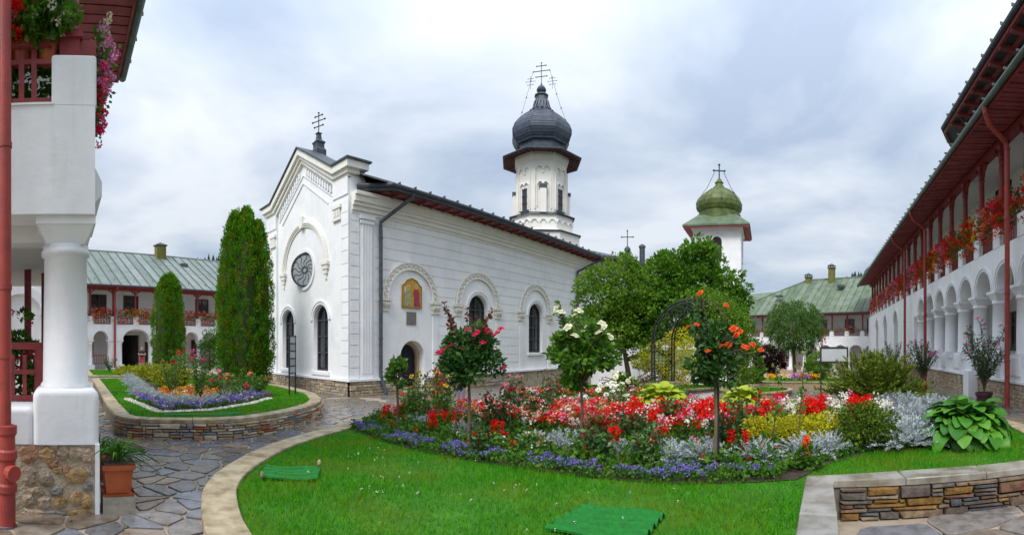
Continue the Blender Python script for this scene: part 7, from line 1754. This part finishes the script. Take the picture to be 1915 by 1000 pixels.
# ------------------------------------------------------------------ people
def person(x, y, z, h, yaw, label, top, bottom, hair, bare_arms=True, bare_legs=False, pose='stand', long_legs=None):
    """one continuous body grown from a jointed skeleton; k scales a 1.75 m figure"""
    k = h / 1.75
    J = {'pel': (0, 0, .95), 'wai': (0, .01, 1.1), 'che': (0, 0, 1.32), 'nek': (0, .0, 1.5), 'hd0': (0, .02, 1.58), 'hd1': (0, .03, 1.68), 'hd2': (0, .02, 1.75)}
    R_ = {'pel': .155, 'wai': .135, 'che': .16, 'nek': .055, 'hd0': .075, 'hd1': .092, 'hd2': .05}
    E_ = [('pel', 'wai'), ('wai', 'che'), ('che', 'nek'), ('nek', 'hd0'), ('hd0', 'hd1'), ('hd1', 'hd2')]
    for s, n_ in ((-1, 'l'), (1, 'r')):
        if pose == 'folded': arm = [(s * .19, 0, 1.42), (s * .27, .06, 1.17), (s * .02, .24, 1.2 + s * .03), (-s * .12, .22, 1.23)]
        elif pose == 'sit': arm = [(s * .19, 0, 1.42), (s * .25, .08, 1.15), (s * .14, .3, 1.05), (s * .08, .36, 1.04)]
        else: arm = [(s * .19, 0, 1.42), (s * .25, -.02, 1.14), (s * .26, .06, .9), (s * .26, .09, .8)]
        if pose == 'sit': leg = [(s * .09, .02, .92), (s * .12, .42, .9), (s * .12, .44, .5), (s * .12, .46, .46), (s * .13, .58, .45)]
        else: leg = [(s * .09, 0, .9), (s * .11, .02, .5), (s * .115, -.02, .09), (s * .115, -.02, .05), (s * .13, .16, .04)]
        for i, (p, r) in enumerate(zip(arm, (.06, .047, .036, .035))): J['a%d%s' % (i, n_)] = p; R_['a%d%s' % (i, n_)] = r
        for i, (p, r) in enumerate(zip(leg, (.095, .065, .045, .045, .035))): J['g%d%s' % (i, n_)] = p; R_['g%d%s' % (i, n_)] = r
        E_ += [('che', 'a0' + n_)] + [('a%d%s' % (i, n_), 'a%d%s' % (i + 1, n_)) for i in range(3)] + [('pel', 'g0' + n_)] + [('g%d%s' % (i, n_), 'g%d%s' % (i + 1, n_)) for i in range(4)]
    names = list(J); me = bpy.data.meshes.new('body'); me.from_pydata([tuple(np.array(J[q]) * k) for q in names], [(names.index(a), names.index(b)) for a, b in E_], [])
    ob = bpy.data.objects.new('person', me); COL.objects.link(ob)
    sk = ob.modifiers.new('skin', 'SKIN'); sk.use_smooth_shade = True; ob.modifiers.new('sub', 'SUBSURF').levels = 1
    for i, q in enumerate(names): me.skin_vertices[0].data[i].radius = (R_[q] * k * (1.15 if q in ('pel', 'wai', 'che') else 1), R_[q] * k * (.75 if q in ('pel', 'wai', 'che') else 1)); me.skin_vertices[0].data[i].use_root = (q == 'pel')
    bpy.context.view_layer.update()
    body = bpy.data.meshes.new_from_object(ob.evaluated_get(bpy.context.evaluated_depsgraph_get()))
    bpy.data.objects.remove(ob)
    dz = -.45 * k if pose == 'sit' else 0
    mats = [M['skin'], top, bottom, hair, M['iron']]
    body.materials.clear()
    for m_ in mats: body.materials.append(m_)
    for p in body.polygons:
        c = p.center / k
        i = 1
        if c.z > 1.5: i = 3 if (c.z > 1.68 or c.y < -.015 and c.z > 1.57) else 0
        elif (abs(c.x) > .2 and c.z < (1.3 if bare_arms else .95)) or (c.y > .17 and c.z > .95 and pose == 'folded' and bare_arms): i = 0
        elif c.z < 1.0 or (pose == 'sit' and c.z < .99):
            i = 2
            if bare_legs and c.z < .56: i = 0
            if c.z < .1 and pose != 'sit': i = 4
        p.material_index = i; p.use_smooth = True
    o = bpy.data.objects.new('person', body); COL.objects.link(o); o.location = (x, y, z + dz); o.rotation_euler = (0, 0, yaw)
    return tag(o, label, 'person')
cloth = lambda n, c: shade(n, c, tuple(q * .7 for q in c), 14, .9)
x, y = polar(265.5, 36.3); person(x, y, .02, 1.72, atan2(-y, -x) - pi / 2, 'person with folded arms in black sleeveless top and red shorts by the arched passage', cloth('black_top', (.02, .02, .025)), cloth('red_shorts', (.55, .04, .05)), M['skin'], True, True, 'folded')
x, y = polar(1403, 38.5); person(x, y, gz(x), 1.5, atan2(-y, -x) - pi / 2 + .5, 'person in dark top and jeans walking past the far bed', cloth('dark_top', (.02, .02, .03)), cloth('jeans', (.05, .07, .12)), M['skin'])
x, y = polar(1409, 39.5); person(x, y, gz(x), 1.5, atan2(-y, -x) - pi / 2, 'person in red top beside the one in dark clothes', cloth('red_top', (.5, .03, .04)), cloth('navy', (.03, .035, .06)), cloth('brown_hair', (.06, .03, .015)))
x, y = polar(1419, 38); person(x, y, gz(x), 1.5, atan2(-y, -x) - pi / 2 - .6, 'person in grey-blue shirt right of the one in red', cloth('grey_shirt', (.3, .33, .38)), cloth('dark_trousers', (.03, .03, .035)), M['skin'])
x, y = polar(1577, 37); person(x, y, gz(x) + .55, 1.6, atan2(-y, -x) - pi / 2 + 1, 'seated person in dark clothes before the far arcade, right of the notice board', cloth('slate_top', (.08, .09, .13)), cloth('teal_trousers', (.05, .09, .1)), M['skin'], False, False, 'sit')
bn_ = root('stone_seat', (x, y, gz(x)), 'low stone block under the seated person', 'seat'); MB().box(x - .3, x + .3, y - .35, y + .35, gz(x), gz(x) + .56).build('block', M['coping'], bn_)
x, y = polar(829, 13.2); person(x, y, 0, 1.12, atan2(-y, -x) - pi / 2, 'child in navy top and jeans half hidden by the red gladioli', cloth('navy_top', (.02, .03, .09)), cloth('blue_jeans', (.10, .17, .34)), cloth('dark_hair', (.02, .012, .008)))
x, y = polar(862, 13.6); person(x, y, 0, 1.1, atan2(-y, -x) - pi / 2 + .4, 'child in lilac-grey clothes half hidden by the crimson rose crown', cloth('grey_top', (.2, .18, .24)), cloth('lilac_skirt', (.22, .2, .32)), cloth('dark_hair', (.02, .012, .008)))

# a thing of one piece is that piece itself
for o in [o for o in list(COL.objects) if o.type == 'EMPTY' and o.parent is None and len(o.children) == 1 and not o.children[0].children]:
    c = o.children[0]; nm = o.name
    for kq in list(o.keys()): c[kq] = o[kq]
    mw = o.location.copy(); c.parent = None; c.location = mw + c.location; c.rotation_euler = o.rotation_euler
    bpy.data.objects.remove(o); c.name = nm
